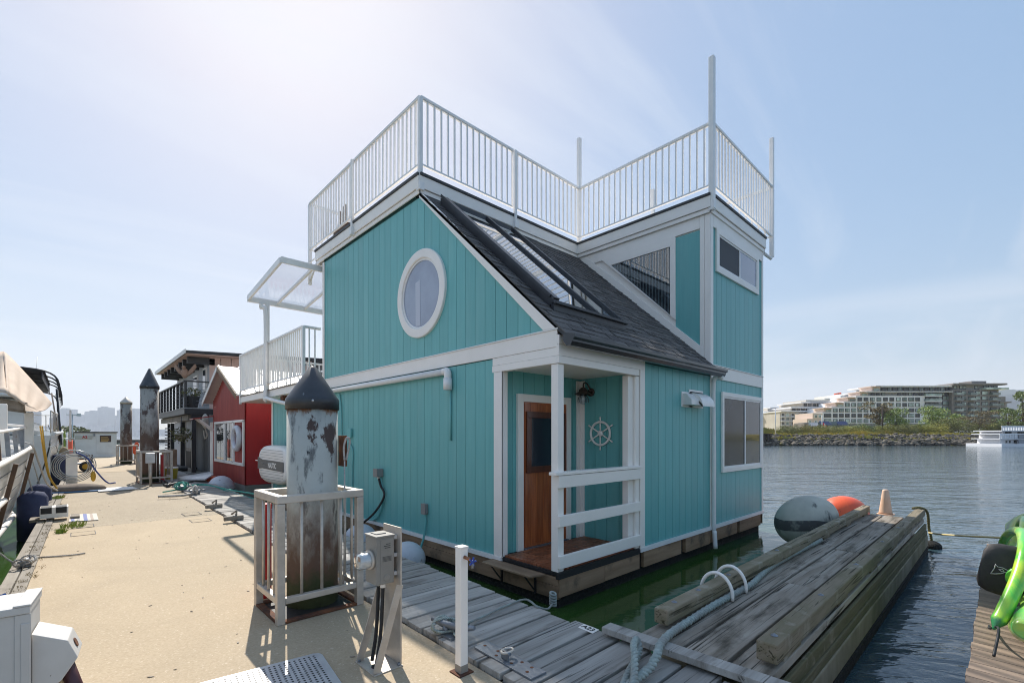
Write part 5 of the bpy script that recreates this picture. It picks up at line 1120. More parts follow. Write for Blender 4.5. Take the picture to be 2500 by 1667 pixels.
oc_ = dp(2058,1258,9.6); M().ball(oc_, .40, 32, 20, (1,1,1.2), (.75,-.6,.1)).build('body', K['orange'], BO); M().cyl(oc_+V3(.36,-.29,.05), oc_+V3(.42,-.34,.06),.07,12).build('collar', K['blackrub'], BO)
# cone and end ropes
cq = gp(2162, 1256, FZ2); t = thing('traffic_cone', cq, 'faded sun bleached orange traffic cone at the far end of the finger float', 'cone')
cm = pm('bleached_orange_cone', (.72,.42,.26), (.74,.52,.38), 3, rough=.6, c3=(.65,.15,.06), c3scale=2.2, c3lo=.6, c3hi=.75)
M().lathe([(.105,0),(.095,.03),(.048,.40),(.04,.42),(.03,.425)], cq+V3(0,0,.02), 24).build('body', cm, t); M().box(cq+V3(-.12,-.12,0), cq+V3(.12,.12,.02)).build('foot', cm, t, .01)
e0 = V3(10.42,.98,.2)
g = M(); g.rope([e0+V3(-.1,.09,.07), e0+V3(.0,.0,.08), e0+V3(.1,-.08,.0), dp(2268,1290,8.0), dp(2273,1310,8.0), dp(2275,1335,8.0), dp(2274,1350,8.0)], .022, n=5)
tag(g.build('frayed_rope', pm('mossy_rope', (.22,.20,.09), (.14,.12,.06), 20, rough=.95)), 'frayed mossy rope hanging off the far corner of the finger float', 'rope')
tag(M().ball((dp(2274,1350,8.0).x, dp(2274,1350,8.0).y, WZ+.02), .14, 14, 8, (1.3,1,.7)).build('weed_clump', K['algae']), 'dark clump of seaweed at the waterline under the frayed rope', 'seaweed')
tag(M().tube(catmull([dp(2268,1300,8.0), dp(2290,1303,7.4), dp(2340,1307,6.6), dp(2420,1311,5.8), dp(2470,1314,5.3)]), .014, 6).build('yellow_rope', K['rope_yellow']), 'taut yellow rope from the finger float to the kayak dock', 'rope')
# ================================================================== KAYAK DOCK (runs parallel, right edge of the view)
KD = thing('kayak_dock', (6, -.4, 0), 'brown plank dock carrying the green kayaks at the right edge', 'dock')
kwood = pm('warm_brown_plank', (.27,.20,.15), (.19,.14,.105), 3, (3.2,.25,1), rough=.85, bump=.4, bscale=9, bstretch=(4,.2,2), rnd=.16, bdist=.005)
x = 2.95
while x < 9.2: M().box((x+.003, -1.3, -.04), (x+.137, .165+rg.uniform(-.006,.006), .0)).build('plank', kwood, KD, .003); x += .14
M().box((2.95,.09,-.22),(9.2,.155,-.042)).build('rim_board', kwood, KD, .004); M().box((3.0,-1.25,-.8),(9.1,.08,-.06)).build('float_body', K['algae'], KD)
def green_mat(nm, a, b, c):
    return pm(nm, a, b, 1.6, (1,2.5,2.5), rough=.30, coat=.35, lo=.42, hi=.58, c3=c, c3scale=2.0, c3stretch=(.7,2,2), c3lo=.54, c3hi=.62, dist=.8)
KG = green_mat('green_yellow_swirl_plastic', (.10,.52,.06), (.48,.68,.05), (.04,.24,.09)); KG2 = green_mat('mint_green_swirl_plastic', (.14,.60,.16), (.45,.66,.10), (.05,.35,.20))
def kayak(x0, x1, yc, zc, tilt, w, h, m, label, hatch=False):
    """sit-on-top kayak lying on its side, cockpit turned to the camera"""
    t = thing('kayak', ((x0+x1)/2, yc, zc), label, 'kayak', 'green kayaks on the dock')
    g = M(); rings = []; N = 26; n = 28; ct, st_ = math.cos(tilt), math.sin(tilt)
    for i in range(N+1):
        s = i/N; f = math.sin(math.pi*min(max(s,.012),.988))**.55
        rk = .10*abs(2*s-1)**3
        ring = []
        for k in range(n):
            a = 2*math.pi*k/n; yy = w/2*f*math.cos(a); zz = h/2*(f**.5)*math.sin(a)*(1 if math.sin(a) < 0 else .72)
            # cockpit well
            if math.sin(a) > 0 and .30 < s < .72: zz -= .12*max(0, 1-abs(math.cos(a))/.72)**.6*min(1, min(s-.30,.72-s)*14)
            zz += rk
            ring.append(Vector((x0+(x1-x0)*s, yc + yy*ct - zz*st_, zc + yy*st_ + zz*ct)))
        rings.append(ring)
    g.loft(rings); g.build('hull', m, t, recalc=True)
    g = M(); rim = []
    for i in range(40):
        a = 2*math.pi*i/40; s = .51+.215*math.cos(a); f = math.sin(math.pi*s)**.55; yy = w/2*f*.80*math.sin(a); zz = h/2*.72*.60+.0
        rim.append(Vector((x0+(x1-x0)*s, yc + yy*ct - zz*st_, zc + yy*st_ + zz*ct)))
    g.tube(rim, .030, 10, closed=True); g.build('cockpit_rim', m, t)
    return t
def loc(yc, zc, tilt, yy, zz): return (yc + yy*math.cos(tilt) - zz*math.sin(tilt), zc + yy*math.sin(tilt) + zz*math.cos(tilt))
ta = R(-80)
KA = (-.15, .43)
KBc = (-.17, .22); tb = R(-58)
kA = kayak(5.05, 7.9, *KA, ta, .68, .34, KG, 'yellow green kayak tipped on its side with a black seat, farther up the dock')
kB = kayak(4.35, 7.0, *KBc, tb, .50, .36, KG2, 'mint green kayak with an oval badge, nearest the right frame edge')
# seat of the far kayak
def seatpt(x, a, b): q = loc(*KA, ta, a, b); return Vector((x, q[0], q[1]))
g = M(); rings = []
for b, f in ((.02,.80),(.06,.95),(.14,1.0),(.22,.97),(.27,.85),(.29,.6)):
    rings.append([seatpt(5.15+.05*math.sin(t), f*.20*math.cos(t)-.02, b) for t in [2*math.pi*i/20 for i in range(20)]])
g.loft(rings); SEAT = g.build('seat_back', pm('black_neoprene', (.03,.028,.030), (.05,.045,.046), 6, rough=.65, bump=.3, bscale=30), kA, .006, recalc=True)
g = M(); tp = catmull([dp(2442,1338,4.7), dp(2455,1311,4.5), dp(2474,1296,4.2), dp(2495,1300,3.8), dp(2503,1335,3.45), dp(2496,1380,3.35), dp(2483,1420,3.3), dp(2466,1460,3.25), dp(2444,1505,3.2), dp(2425,1536,3.18)], 8); g.tube(tp, .04, 10, radii=[.03+.014*min(1, i/40) if i < len(tp)-6 else .044*(len(tp)-i)/7 for i in range(len(tp))]); g.build('gunwale', KG, kA)
# bird emblem, drawn with a light line, and a grey tab
lin = pm('silver_print', (.55,.53,.52), rough=.5)
c_ = seatpt(5.095, -.02, .17); dy_ = (seatpt(5.095,.1,.17)-c_).normalized(); dz_ = (seatpt(5.095,-.02,.27)-c_).normalized()
def em(pts): return [c_ + V3(-.006,0,0) + (-dz_*a + dy_*b)*.9 for a, b in pts]
M().tube(em([(-.06,.045),(-.03,.035),(.0,.02),(.02,.0),(.045,.0),(.065,.008),(.03,-.02),(0,-.03),(-.03,-.028),(-.045,-.045),(-.045,-.015),(-.05,.01),(-.06,.045)]), .0032, 5).tube(em([(-.02,-.01),(.0,.004),(.012,-.008),(0,-.018),(-.02,-.01)]), .0028, 5).build('bird_emblem', lin, SEAT)
M().bar(seatpt(4.9,.05,.12), seatpt(5.2,.15,.05), .04, .015).build('strap', K['blackrub'], kA)
cB = Vector((4.85, *loc(*KBc,tb,.02,.135)))
bn = Vector((0, -math.sin(tb), math.cos(tb))); by = Vector((0, math.cos(tb), math.sin(tb)))
g = M(); g.add([cB + V3(.13*math.cos(a),0,0) + by*.055*math.sin(a) for a in [2*math.pi*i/28 for i in range(28)]], [tuple(range(28))]); OV = g.build('oval_badge', K['black'], kB)
text_mesh('Pelican', .065, lin, 'lettering', kB, cB + bn*.003, (1,0,0), by, bold=.001)
M().tube(catmull([Vector((4.2,*loc(*KBc,tb,.2,.13))), Vector((4.45,*loc(*KBc,tb,.1,.17))), Vector((4.8,*loc(*KBc,tb,.22,.15))), Vector((5.1,*loc(*KBc,tb,.28,.12)))]), .008, 6).build('bungee', K['blackrub'], kB)
# ================================================================== RED HOUSE
RY0, RY1, RX = 15.95, 20.3, 3.85
RH = thing('float_house', (6, 18.1, 0), 'small red corrugated float house with a white metal gable roof', 'house')
rz = 2.86; ra = 3.80; rm = 18.1
M().prism([(RX+.03,RY0+.02,-.02),(RX+.03,RY1,-.02),(RX+.03,RY1,rz-.1),(RX+.03,rm,ra-.12),(RX+.03,RY0+.02,rz-.1)], (5,0,0)).build('wall', K['redflat'], RH)
# corrugated gable face: one wave sheet per bay so the window opening stays clean
def corr(ya, yb, zlo, zhi_f):
    g = M(); n = int((yb-ya)/.15)*2; vs = []; fs = []
    for i in range(n+1):
        y = ya+(yb-ya)*i/n; x = RX + (.030 if i % 2 else -.008); vs += [(x,y,zlo),(x,y,zhi_f(y))]
    for i in range(n): fs.append((2*i,2*i+1,2*i+3,2*i+2))
    g.add(vs, fs); return g.build('corrugated_sheet', K['redhouse'], RH)
top = lambda y: ra - abs(y-rm)*(ra-rz)/(rm-RY0)
wy0, wy1, wz0_, wz1_ = 15.98, 19.95, .62, 1.95
nb = 6
for i in range(nb):
    a = RY0+(RY1-RY0)*i/nb; b = RY0+(RY1-RY0)*(i+1)/nb; corr(a, b-.004, -.02, lambda y: wz0_); corr(a, b-.004, wz1_, top)
corr(wy0+.1, wy0+1.1, wz0_, lambda y: wz1_); corr(wy1, RY1, wz0_, lambda y: wz1_)
for i in range(8): M().box((RX+.05+i*.6,RY0-.005,-.02),(RX+.645+i*.6,RY0+.018,2.62)).build('cladding_panel', K['redflat'], RH)
f = M()
for a, b, c_, d in ((wy0,wy1,wz0_-.06,wz0_+.03),(wy0,wy1,wz1_-.04,wz1_+.04),(wy0,wy0+.09,wz0_,wz1_),(wy1-.08,wy1,wz0_,wz1_),(wy0+1.15,wy0+1.3,wz0_,wz1_),(wy0+2.35,wy0+2.50,wz0_,wz1_)): f.box((RX-.05,a,c_),(RX,b,d))
RW_ = f.build('window', K['white'], RH, .006)
for a, b in ((wy0+1.3,wy0+1.82),(wy0+1.82,wy0+2.35),(wy0+2.5,wy0+3.1),(wy0+3.1,wy1-.08)): M().box((RX-.012,a+.02,wz0_+.03),(RX-.006,b-.02,wz1_-.04)).build('pane', K['glass'], RW_)
rl, rr_ = RX-.30, RX+5
for s in (-1, 1):
    ye = rm + s*2.45; ze = top(rm+s*2.15) - .13
    M().prism([(rl,rm,ra+.02),(rr_,rm,ra+.02),(rr_,ye,ze),(rl,ye,ze)], (0,0,-.05)).build('roof_slope', K['metalroof'], RH)
    for i in range(9): M().bar((rl+.03+i*.6,rm,ra+.035),(rl+.03+i*.6,ye,ze+.015),.03,.03).build('roof_seam', K['metalroof'], RH)
    M().prism([(rl-.03,rm,ra+.03),(rl-.03,ye,ze+.01),(rl-.03,ye,ze-.15),(rl-.03,rm,ra-.13)], (.028,0,0)).build('barge_board', K['tan_wood'] if s < 0 else K['metalroof'], RH)
M().box((RX-.02,RY0-.1,WZ-.3),(RX+5,RY1+.1,-.03)).build('hull', K['greybox'], RH)
rb = xp(577.5, 1069.5, RX-.10); tag(M().tube([rb+V3(0,.33*math.cos(a),.33*math.sin(a)) for a in [2*math.pi*k/28 for k in range(28)]], .085, 12, closed=True).build('ring_buoy', K['buoywhite']), 'white ring buoy hung on the red corrugated wall', 'ring buoy')
dz = RY1 + .25
M().box((RX-.02,RY1+.02,-.02),(RX+.12,RY1+.5,2.0)).build('side_door', K['white'], RH, .01); M().bar((RX-.0,RY1+.3,1.7),(RX-.5,RY1+.3,2.12),.08,.08).bar((RX-.0,RY1+.02,1.7),(RX-.5,RY1+.02,2.12),.08,.08).build('awning_bracket', K['white'], RH); M().prism([(RX,RY1-.1,2.2),(RX,RY1+.6,2.2),(RX-.65,RY1+.6,2.08),(RX-.65,RY1-.1,2.08)], (0,0,.04)).build('door_awning', K['redhouse'], RH)
tag(M().prism([gp(500,1169,.16)+V3(0,0,0), gp(521,1156,.30), gp(512,1151,.30), gp(430,1165,.05), gp(440,1170,.05)], (0,0,-.04)).build('gangplank', K['alu_white']), 'white ribbed gangplank leading to the red house door', 'gangplank')
rfl = gp(563, 1186, -.05); tag(M().ball((3.35,16.6,-.1), .36, 20, 12).build('round_fender', K['buoywhite']), 'white round fender between the far planks and the red house', 'fender', 'white round fenders along the teal hull' if 0 else None)
tag(M().ball((3.35,17.9,-.08), .26, 16, 10, (1,1.5,1)).build('red_float', K['orange']), 'red float lying beside the red house hull', 'float')
# ================================================================== GREY AND BLACK HOUSE
GH = thing('float_house', (7, 26, 0), 'grey two storey float house with black beams under a low slanted roof', 'house')
GX, GXF, GY0, GY1 = 4.12, 3.27, 22.5, 30.5
M().box((GX+.02,GY0+.02,0),(10,GY1,4.55)).build('wall', K['greydark'], GH)
def gboards(ya, yb, z0, z1, m, p=.30):
    y = ya
    while y < yb-.01: M().box((GX-.0,y+.006,z0),(GX+.019,min(y+p,yb)-.006,z1)).build('siding_board', m, GH); y += p
gboards(GY0, GY1, 2.62, 4.55, K['greyside']); gboards(GY0+.0, GY1, 0, 2.35, K['greydark'])
x = GX
while x < 8: M().box((x+.008,GY0-.0,2.6),(x+.39,GY0+.019,4.78)).build('siding_board', K['brown'], GH); x += .4
M().prism([(GXF-.05,GY0-.75,4.80),(10,GY0-.75,5.15),(10,GY1+.2,5.15),(GXF-.05,GY1+.2,4.80)], (0,0,-.10)).build('roof', K['black'], GH)
M().prism([(GXF-.09,GY0-.78,4.84),(GXF-.06,GY0-.78,4.84),(GXF-.06,GY1+.25,4.84),(GXF-.09,GY1+.25,4.84)], (0,0,-.16)).build('roof_trim', K['metalroof'], GH)
M().prism([(GXF-.03,GY0-.72,4.69),(8,GY0-.72,4.88),(8,GY1,4.88),(GXF-.03,GY1,4.69)], (0,0,-.02)).build('soffit', K['brown'], GH)
for i in range(8): M().box((GXF+.1,GY0+.0+i*1.05,4.40),(GX+.2,GY0+.12+i*1.05,4.67)).build('roof_beam', K['black'], GH)
M().box((GXF,GY0-.02,2.36),(10,GY1,2.58)).build('balcony_edge', K['black'], GH); M().box((GXF-.02,GY0,2.581),(GX,GY1,2.62)).build('balcony_floor', K['greydark'], GH)
M().box((GXF+.25,GY0+.05,2.10),(10,GY0+.2,2.36)).build('beam', K['black'], GH)
M().box((GXF+.15,GY0+.2,2.12),(GXF+.3,GY1,2.34)).build('beam', K['wood_y'], GH)
for i in range(9):
    y = GY0+.05+i*.95; M().box((GXF,y-.05,2.62),(GXF+.09,y+.05,3.66)).build('railing_post', K['black'], GH)
for z in (3.66,): M().box((GXF-.02,GY0,z),(GXF+.12,GY1,z+.05)).box((GXF,GY0-.02,z),(GX,GY0+.09,z+.05)).build('handrail', K['black'], GH)
for i in range(6): z = 2.75+i*.15; M().cyl((GXF+.04,GY0,z),(GXF+.04,GY1,z),.008,5).cyl((GXF+.04,GY0+.05,z),(GX,GY0+.05,z),.008,5).build('rail_cable', K['galv'], GH)
M().box((GXF+.25,GY0,0),(GXF+.40,GY0+.15,2.1)).build('porch_column', K['black'], GH); M().box((GXF+.25,GY0+2.6,0),(GXF+.40,GY0+2.75,2.1)).build('porch_column', K['black'], GH)
M().box((GXF+.25,GY0+5.4,0),(GXF+.40,GY0+5.55,2.1)).build('porch_column', K['black'], GH)
M().box((GXF+.28,GY0+2.9,.05),(GXF+.36,GY0+4.6,2.1)).build('panel_wall', K['greyside'], GH)
for y, z0, z1, w in ((GY0+.35,3.35,4.35,.7),(GY0+2.2,3.0,4.2,1.0),):
    fr = M().box((GX-.05,y,z0),(GX-.001,y+w,z1)).build('window', K['white'], GH); M().box((GX-.06,y+.1,z0+.1),(GX-.051,y+w-.1,z1-.1)).build('pane', K['glass'], fr)
fr = M().box((GXF+.3,GY0+.5,.1),(GXF+.34,GY0+1.6,2.1)).build('porch_door', K['greydark'], GH)
M().box((GXF+.28,GY0+.45,.0),(GXF+.30,GY0+1.7,.16)).box((GXF+.28,GY0+.45,.85),(GXF+.30,GY0+1.7,.98)).box((GXF+.28,GY0+1.6,0),(GXF+.30,GY0+1.7,2.1)).build('door_rail', K['wood_y'], fr)
for i in range(12): M().box((GXF+.283,GY0+.5+i*.095,.16),(GXF+.297,GY0+.53+i*.095,.85)).build('picket', K['black'], fr)
for i in range(10): M().box((GXF+.3,GY0+5.6,.3+i*.17),(GXF+.34,GY0+7.9,.36+i*.17)).build('trellis_slat', K['black'], GH)
M().box((GXF+.27,GY0+6.6,0),(GXF+.38,GY0+6.75,2.1)).build('trellis_post', K['black'], GH)
M().box((GXF+.1,GY0-.2,-.9),(10,GY1+.2,0)).build('hull', K['greybox'], GH)
# bird sculpture, planters and basket
ep = dp(451, 919, 18.7); t = thing('bird_sculpture', ep, 'carved wooden bird with raised wings on the black balcony rail', 'sculpture')
ew = pm('pale_carved_wood', (.42,.27,.19), (.32,.20,.14), 8, rough=.8)
M().ball(ep+V3(0,0,.14), .13, 12, 8, (1,.8,1.6)).ball(ep+V3(-.05,-.08,.36), .07, 10, 6).build('body', ew, t)
hr_ = Vector((SP,-CP,0))
for s in (-1, 1): M().prism([ep+hr_*s*.06+V3(0,0,.12), ep+hr_*s*.22+V3(0,0,.30), ep+hr_*s*.40+V3(0,0,.50), ep+hr_*s*.43+V3(0,0,.38), ep+hr_*s*.26+V3(0,0,.14), ep+hr_*s*.08+V3(0,0,.02)], (.05,.05,0)).build('wing', ew, t)
def leafball(g, c, r, n, s, rg, sc=(1,1,1)):
    for i in range(n):
        d = Vector((rg.gauss(0,1), rg.gauss(0,1), rg.gauss(0,1))).normalized()*r*rg.uniform(.35,1)**.5; p = Vector(c)+Vector((d.x*sc[0], d.y*sc[1], d.z*sc[2]))
        a = Vector((rg.uniform(-1,1),rg.uniform(-1,1),rg.uniform(-1,1))).normalized()*s; b = Vector((rg.uniform(-1,1),rg.uniform(-1,1),rg.uniform(-1,1))).normalized()*s*.6
        g.add([p-a, p-b, p+a, p+b], [(0,1,2,3)])
K['leafdk'] = pm('planter_leaves', (.07,.10,.03), (.16,.13,.05), 9, rough=.7)
pp = dp(468, 996, 18.9); t = thing('planter', pp, 'black tapered planter with trailing flowers on the grey house balcony', 'planter')
M().lathe([(.20,0),(.28,.42),(.30,.42),(.30,.46)], pp+V3(0,0,.02), 4, smooth=False).build('pot', K['black'], t); g = M(); leafball(g, pp+V3(0,0,.62), .38, 220, .05, random.Random(1), (1,1,.55)); g.build('plant', K['leafdk'], t)
hb2 = dp(443, 1062, 18.6); t = thing('hanging_basket', hb2, 'hanging basket of dry flowers under the black balcony', 'hanging basket')
M().lathe([(.05,-.25),(.2,-.12),(.24,.05)], hb2, 12).build('basket', K['wood_moss'], t); g = M(); leafball(g, hb2+V3(0,0,.0), .42, 260, .05, random.Random(4), (1,1,.8)); g.build('plant', K['leafdk'], t); M().cyl(hb2, hb2+V3(0,0,.75), .01, 5).build('hanger', K['black'], t)
tag(M().tube(catmull([dp(500,1025,18),dp(502,1048,18),dp(506,1062,18),dp(500,1070,18),dp(497,1050,18)]), .025, 6).ball(dp(501,1028,18), .12, 10, 8, (1,1,2.4)).build('wind_sock', pm('cream_cloth', (.55,.50,.42), rough=.9)), 'cream cloth hanging beside the red house awning', 'windsock')
tag(M().box((3.1,23.6,.04),(3.9,27,.16)).build('black_pipe', K['blackrub'], bevel=.05), 'long black pipe lying on the planks before the grey house', 'pipe')
tag(M().box((2.35,20.4,0),(2.75,20.8,1.0)).build('plywood_box', K['tan_wood'], bevel=.01), 'upright plywood box behind the middle pile cage', 'box')
# ================================================================== WHITE PLANKED BOAT (left edge)
BT = thing('wooden_boat', (-2.2, 11, WZ), 'white planked wooden boat with a tan canvas cover moored at the left', 'boat')
def hullside(x0, xs, y0, y1, ytip, beam, zg0, zg1, zbot, flare, strakes, mats, parent, nm='strake'):
    """starboard topsides built plank by plank"""
    N = 30
    def edge(s, h):     # s along, h 0 keel..1 gunwale
        y = y0 + (ytip-y0)*s; k = 0 if y < y1 else ((y-y1)/(ytip-y1)); 
        xg = xs - beam*(k**2.1); x = xg - flare*(1-h)**1.5*(1+1.8*k) ; z = zbot + (zg0+(zg1-zg0)*(s**1.6)-zbot)*h; return Vector((x + DK*y, y - (1-h)*.9*k, z))
    for j in range(strakes):
        h0, h1 = j/strakes, (j+1)/strakes; g = M(); rings = []
        for i in range(N+1):
            s = i/N; a = edge(s, h0); b = edge(s, h1-.012); rings.append([a, b, b+V3(-.03,0,0), a+V3(-.03,0,0)])
        g.loft(rings, smooth=False); g.build(nm, mats[min(j, len(mats)-1)], parent)
    return edge
ed = hullside(0, -.80, 3.0, 12.5, 16.6, 1.15, 1.06, 1.42, WZ-.1, .42, 9, [K['bootstripe'], K['boathull']], BT)
M().tube([ed(i/30, 1.0)+V3(.015,0,0) for i in range(31)], .034, 8).build('gunwale', K['white'], BT)
M().tube([ed(i/30, .30)+V3(.04,0,0) for i in range(29)], .05, 8).build('rub_rail', K['white'], BT)
M().tube([ed(i/30, .66)+V3(.03,0,0) for i in range(0,16)], .04, 8).build('rub_rail', K['white'], BT)
g = M(); rings = [[ed(i/30, 1.0)+V3(-.02,0,-.05), Vector((-3.4+DK*ed(i/30,1).y, ed(i/30,1).y, ed(i/30,1).z-.05))] for i in range(31)]
g.loft([[r[0], r[1], r[1]+V3(0,0,-.05), r[0]+V3(0,0,-.05)] for r in rings]); g.build('deck', K['gel'], BT)
M().box((-3.6,3.0,WZ),(-1.5,12,.95)).build('inner_hull', K['boathull'], BT)
for yy in (9.6, 12.3): M().bar(ed((yy-3)/13.6, .98)+V3(.06,0,-.04), ed((yy-3)/13.6, .42)+V3(.07,0,0), .10, .05, (1,0,0)).build('fender_board', K['varnish'], BT)
bw = lambda s, dx=0, dz=0: ed(s, 1.0) + V3(dx, 0, dz)
# bulwark stanchions with pipe rail
for i in range(9):
    s = .30+.075*i; M().bar(bw(s,-.06,0), bw(s,-.08,.36), .05, .05).build('stanchion', K['varnish'] if i < 3 else K['galv'], BT)
M().tube([bw(.28+.045*i, -.08, .38) for i in range(15)], .024, 8).build('hand_rail', K['white'], BT)
# cabin, mast post and canvas
M().box((-3.2,6.0,.9),(-1.55,11.2,2.0)).build('cabin', K['gel'], BT, .05); M().box((-3.3,5.6,1.98),(-1.25,11.6,2.10)).build('cabin_roof', K['boathull'], BT, .03)
for y in (7.0, 8.4, 9.8): w_ = M().box((-1.56,y,1.3),(-1.53,y+.8,1.8)).build('window', K['varnish'], BT); M().box((-1.53,y+.08,1.36),(-1.52,y+.72,1.74)).build('pane', K['glass'], w_)
pm_ = dp(71, 1050, 9.2); M().bar((pm_.x,pm_.y,1.0),(pm_.x,pm_.y,1.95),.13,.13).build('post', K['gel'], BT, .01)
pq = dp(8, 1050, 7.4); M().bar((pq.x,pq.y,1.0),(pq.x,pq.y,2.0),.09,.09).build('post', K['white'], BT, .01)
cvp = [dp(-60,880,9.5), dp(0,862,9.5), dp(17,866,9.5), dp(70,925,9.3), dp(127,986,9.2), dp(92,1003,8.6), dp(63,1003,8.2), dp(20,962,8.0), dp(-60,955,7.8)]
g = M(); top_ = [dp(-80,872,10.5), dp(0,860,10.4), dp(18,866,10.2), dp(75,926,10.0), dp(127,986,9.7)]; bot = [dp(-80,958,8.0), dp(2,958,8.0), dp(24,966,8.1), dp(62,990,8.4), dp(93,1004,8.9)]
rows_ = 8; rings = []
tt = catmull(top_, 6); bb = catmull(bot, 6)
for k in range(rows_+1):
    f = k/rows_; rings.append([a.lerp(b, f) + V3(0,0,-.10*math.sin(math.pi*f)*(.4+.6*math.sin(i*.9)**2)) for i, (a, b) in enumerate(zip(tt, bb))])
g.loft(rings, closed=False, cap=False); cv = g.build('canvas_cover', K['canvas'], BT); md = cv.modifiers.new('s', 'SOLIDIFY'); md.thickness = .012
g = M(); g.add([dp(62,990,8.4), dp(93,1004,8.9), dp(64,1003,8.2)] , [(0,1,2)]); 
M().prism([dp(60,988,8.38), dp(94,1003,8.9), dp(88,1005,8.6), dp(62,1003,8.25)], (.012,0,0)).build('canvas_flap', K['canvas'], BT)
M().bar(dp(-60,972,8.2), dp(62,992,8.5), .10, .14).build('cover_batten', K['wood_y'], BT)
M().bar(dp(-60,985,8.6), dp(62,1002,8.9), .08, .10).build('cover_batten', K['wood_y'], BT)
g = M(); g.tube(catmull([dp(62,1080,8.2), dp(80,1090,8.2), dp(95,1130,8.6), dp(115,1180,9.2), dp(140,1197,9.8)]), .015, 7)
tag(g.build('mooring_rope', K['rope_white']), 'pale mooring rope from the wooden boat down to the dock edge', 'rope')
g = M()
for k in range(2): g.tube(catmull([dp(98+5*k,1040,9.5), dp(106+4*k,1100,9.8), dp(118+3*k,1160,10.2), dp(138+2*k,1192,10.6)]), .013, 6)
tag(g.build('yellow_hoses', pm('yellow_hose', (.52,.33,.05), rough=.5)), 'yellow hoses looping from the wooden boat rail to the dock', 'hose')
def fender(px, py, D_, r, h, label):
    p = dp(px, py, D_); t = thing('fender', p, label, 'fender', 'navy covered fenders between boats and dock')
    M().lathe([(.03,-h/2-.02),(r*.7,-h/2),(r,-h/2+.1),(r*1.02,0),(r,h/2-.1),(r*.75,h/2-.01),(r*.2,h/2+.02)], p, 24).build('cover', K['navy'], t, recalc=False); M().tube([p+V3(0,0,h/2), p+V3(-.10,0,h/2+.5), p+V3(-.25,-.1,h/2+1.0)], .012, 6).build('lanyard', K['rope_white'], t)
fender(80, 1264, 8.6, .205, .95, 'navy fender nearest the camera between wooden boat and dock')
fender(97, 1232, 10.6, .2, .9, 'navy fender half hidden behind the nearer one')
# ================================================================== MOTOR CRUISER BEHIND
CR = thing('motor_cruiser', (-2.2, 24, WZ), 'white motor cruiser with a navy stripe and dark flybridge canopy behind the wooden boat', 'boat')
ed2 = hullside(0, -.72, 18.2, 24, 30, 1.3, 1.55, 1.75, WZ-.1, .5, 6, [K['bootstripe'], K['gel'], K['gel'], K['bootstripe'], K['gel'], K['gel']], CR, 'hull_panel')
M().box((-4.2,18.2,WZ),(-.75+DK*18,18.25,1.5)).build('transom', K['gel'], CR); M().box((-4.2,18.3,1.40),(-1.0,28,1.5)).build('deck', K['gel'], CR)
M().tube([ed2(i/30,1.0)+V3(.02,0,0) for i in range(31)], .06, 8).build('gunwale', K['gel'], CR)
M().box((-3.8,19.0,1.5),(-.85,26,2.55)).build('deckhouse', K['gel'], CR, .15); M().box((-.86,19.6,1.9),(-.83,25.2,2.35)).build('side_window', K['glass'], CR)
M().box((-3.9,18.6,2.56),(-.8,26.4,2.66)).build('flybridge_deck', K['gel'], CR, .04); M().box((-3.6,19.5,2.66),(-.95,25.6,3.1)).build('flybridge_side', K['navycanvas'], CR, .12)
# canopy: curved navy top with clear side curtains on hoops
cx0, cx1 = -3.6, -.25; hoops = []
for y in (18.8, 20.4, 22.0, 23.6, 25.0):
    w = 1.0 if y < 24 else .92; hoops.append([Vector((( cx0+cx1)/2 + w*(cx1-cx0)/2*math.copysign(abs(math.cos(a))**.35, math.cos(a)), y + (.5*math.sin(a) if y > 24 else 0), 2.6 + .8*abs(math.sin(a))**.45 - (.2 if y > 24.5 else 0))) for a in [math.pi*k/16 for k in range(17)]])
for h_ in hoops: M().tube(h_, .025, 6).build('hoop', K['black'], CR)
g = M(); g.loft([h_[5:12] for h_ in hoops], closed=False, cap=False); o = g.build('canopy_top', K['navycanvas'], CR); o.modifiers.new('s','SOLIDIFY').thickness = .02
g = M(); g.loft([h_[0:4] for h_ in hoops], closed=False, cap=False); g.build('side_curtain', K['smoke'], CR)
M().prism([(-.60,18.8,3.1),(-.60,25,3.1),(-.60,25,3.3),(-.60,18.8,3.3)], (-.02,0,0)).build('canopy_valance', K['navycanvas'], CR)
M().cyl((-1.0,24.8,3.2),(-.95,25.3,4.5),.02,6,r2=.006).build('antenna', K['white'], CR)
for i in range(9): s = .05+.11*i; M().cyl(ed2(s,1.0)+V3(-.05,0,0), ed2(s,1.0)+V3(-.05,0,.65),.016,6).build('stanchion', K['alu'], CR)
M().tube([ed2(.05+.088*i,1.0)+V3(-.05,0,.65) for i in range(11)], .018, 6).build('guard_rail', K['alu'], CR)
M().bar(dp(138,950,17), dp(150,1085,16), .05, .05).build('boarding_pole', K['black'], CR); M().bar(dp(126,960,17.5), dp(146,1080,16), .04, .04).build('boarding_pole', K['varnish'], CR)
fender(143, 1150, 15.5, .22, 1.1, 'black looking fender at the cruiser quarter beside the hose post')
# more masts and gear beyond the cruiser
rg = random.Random(31)
for i, (u, v0, v1, D_, lab) in enumerate(((152,1048,1105,22,'left thin white stake in the row beyond the cruiser'),(158,1052,1110,24,'middle thin green stake in the row beyond the cruiser'),(165,1056,1112,27,'right thin white stake in the row beyond the cruiser'))):
    a, b = dp(u, v1, D_), dp(u-1, v0, D_); tag(M().cyl(a, b, .04, 6).build('stake', K['weed'] if i == 1 else K['white']), lab, 'stake')
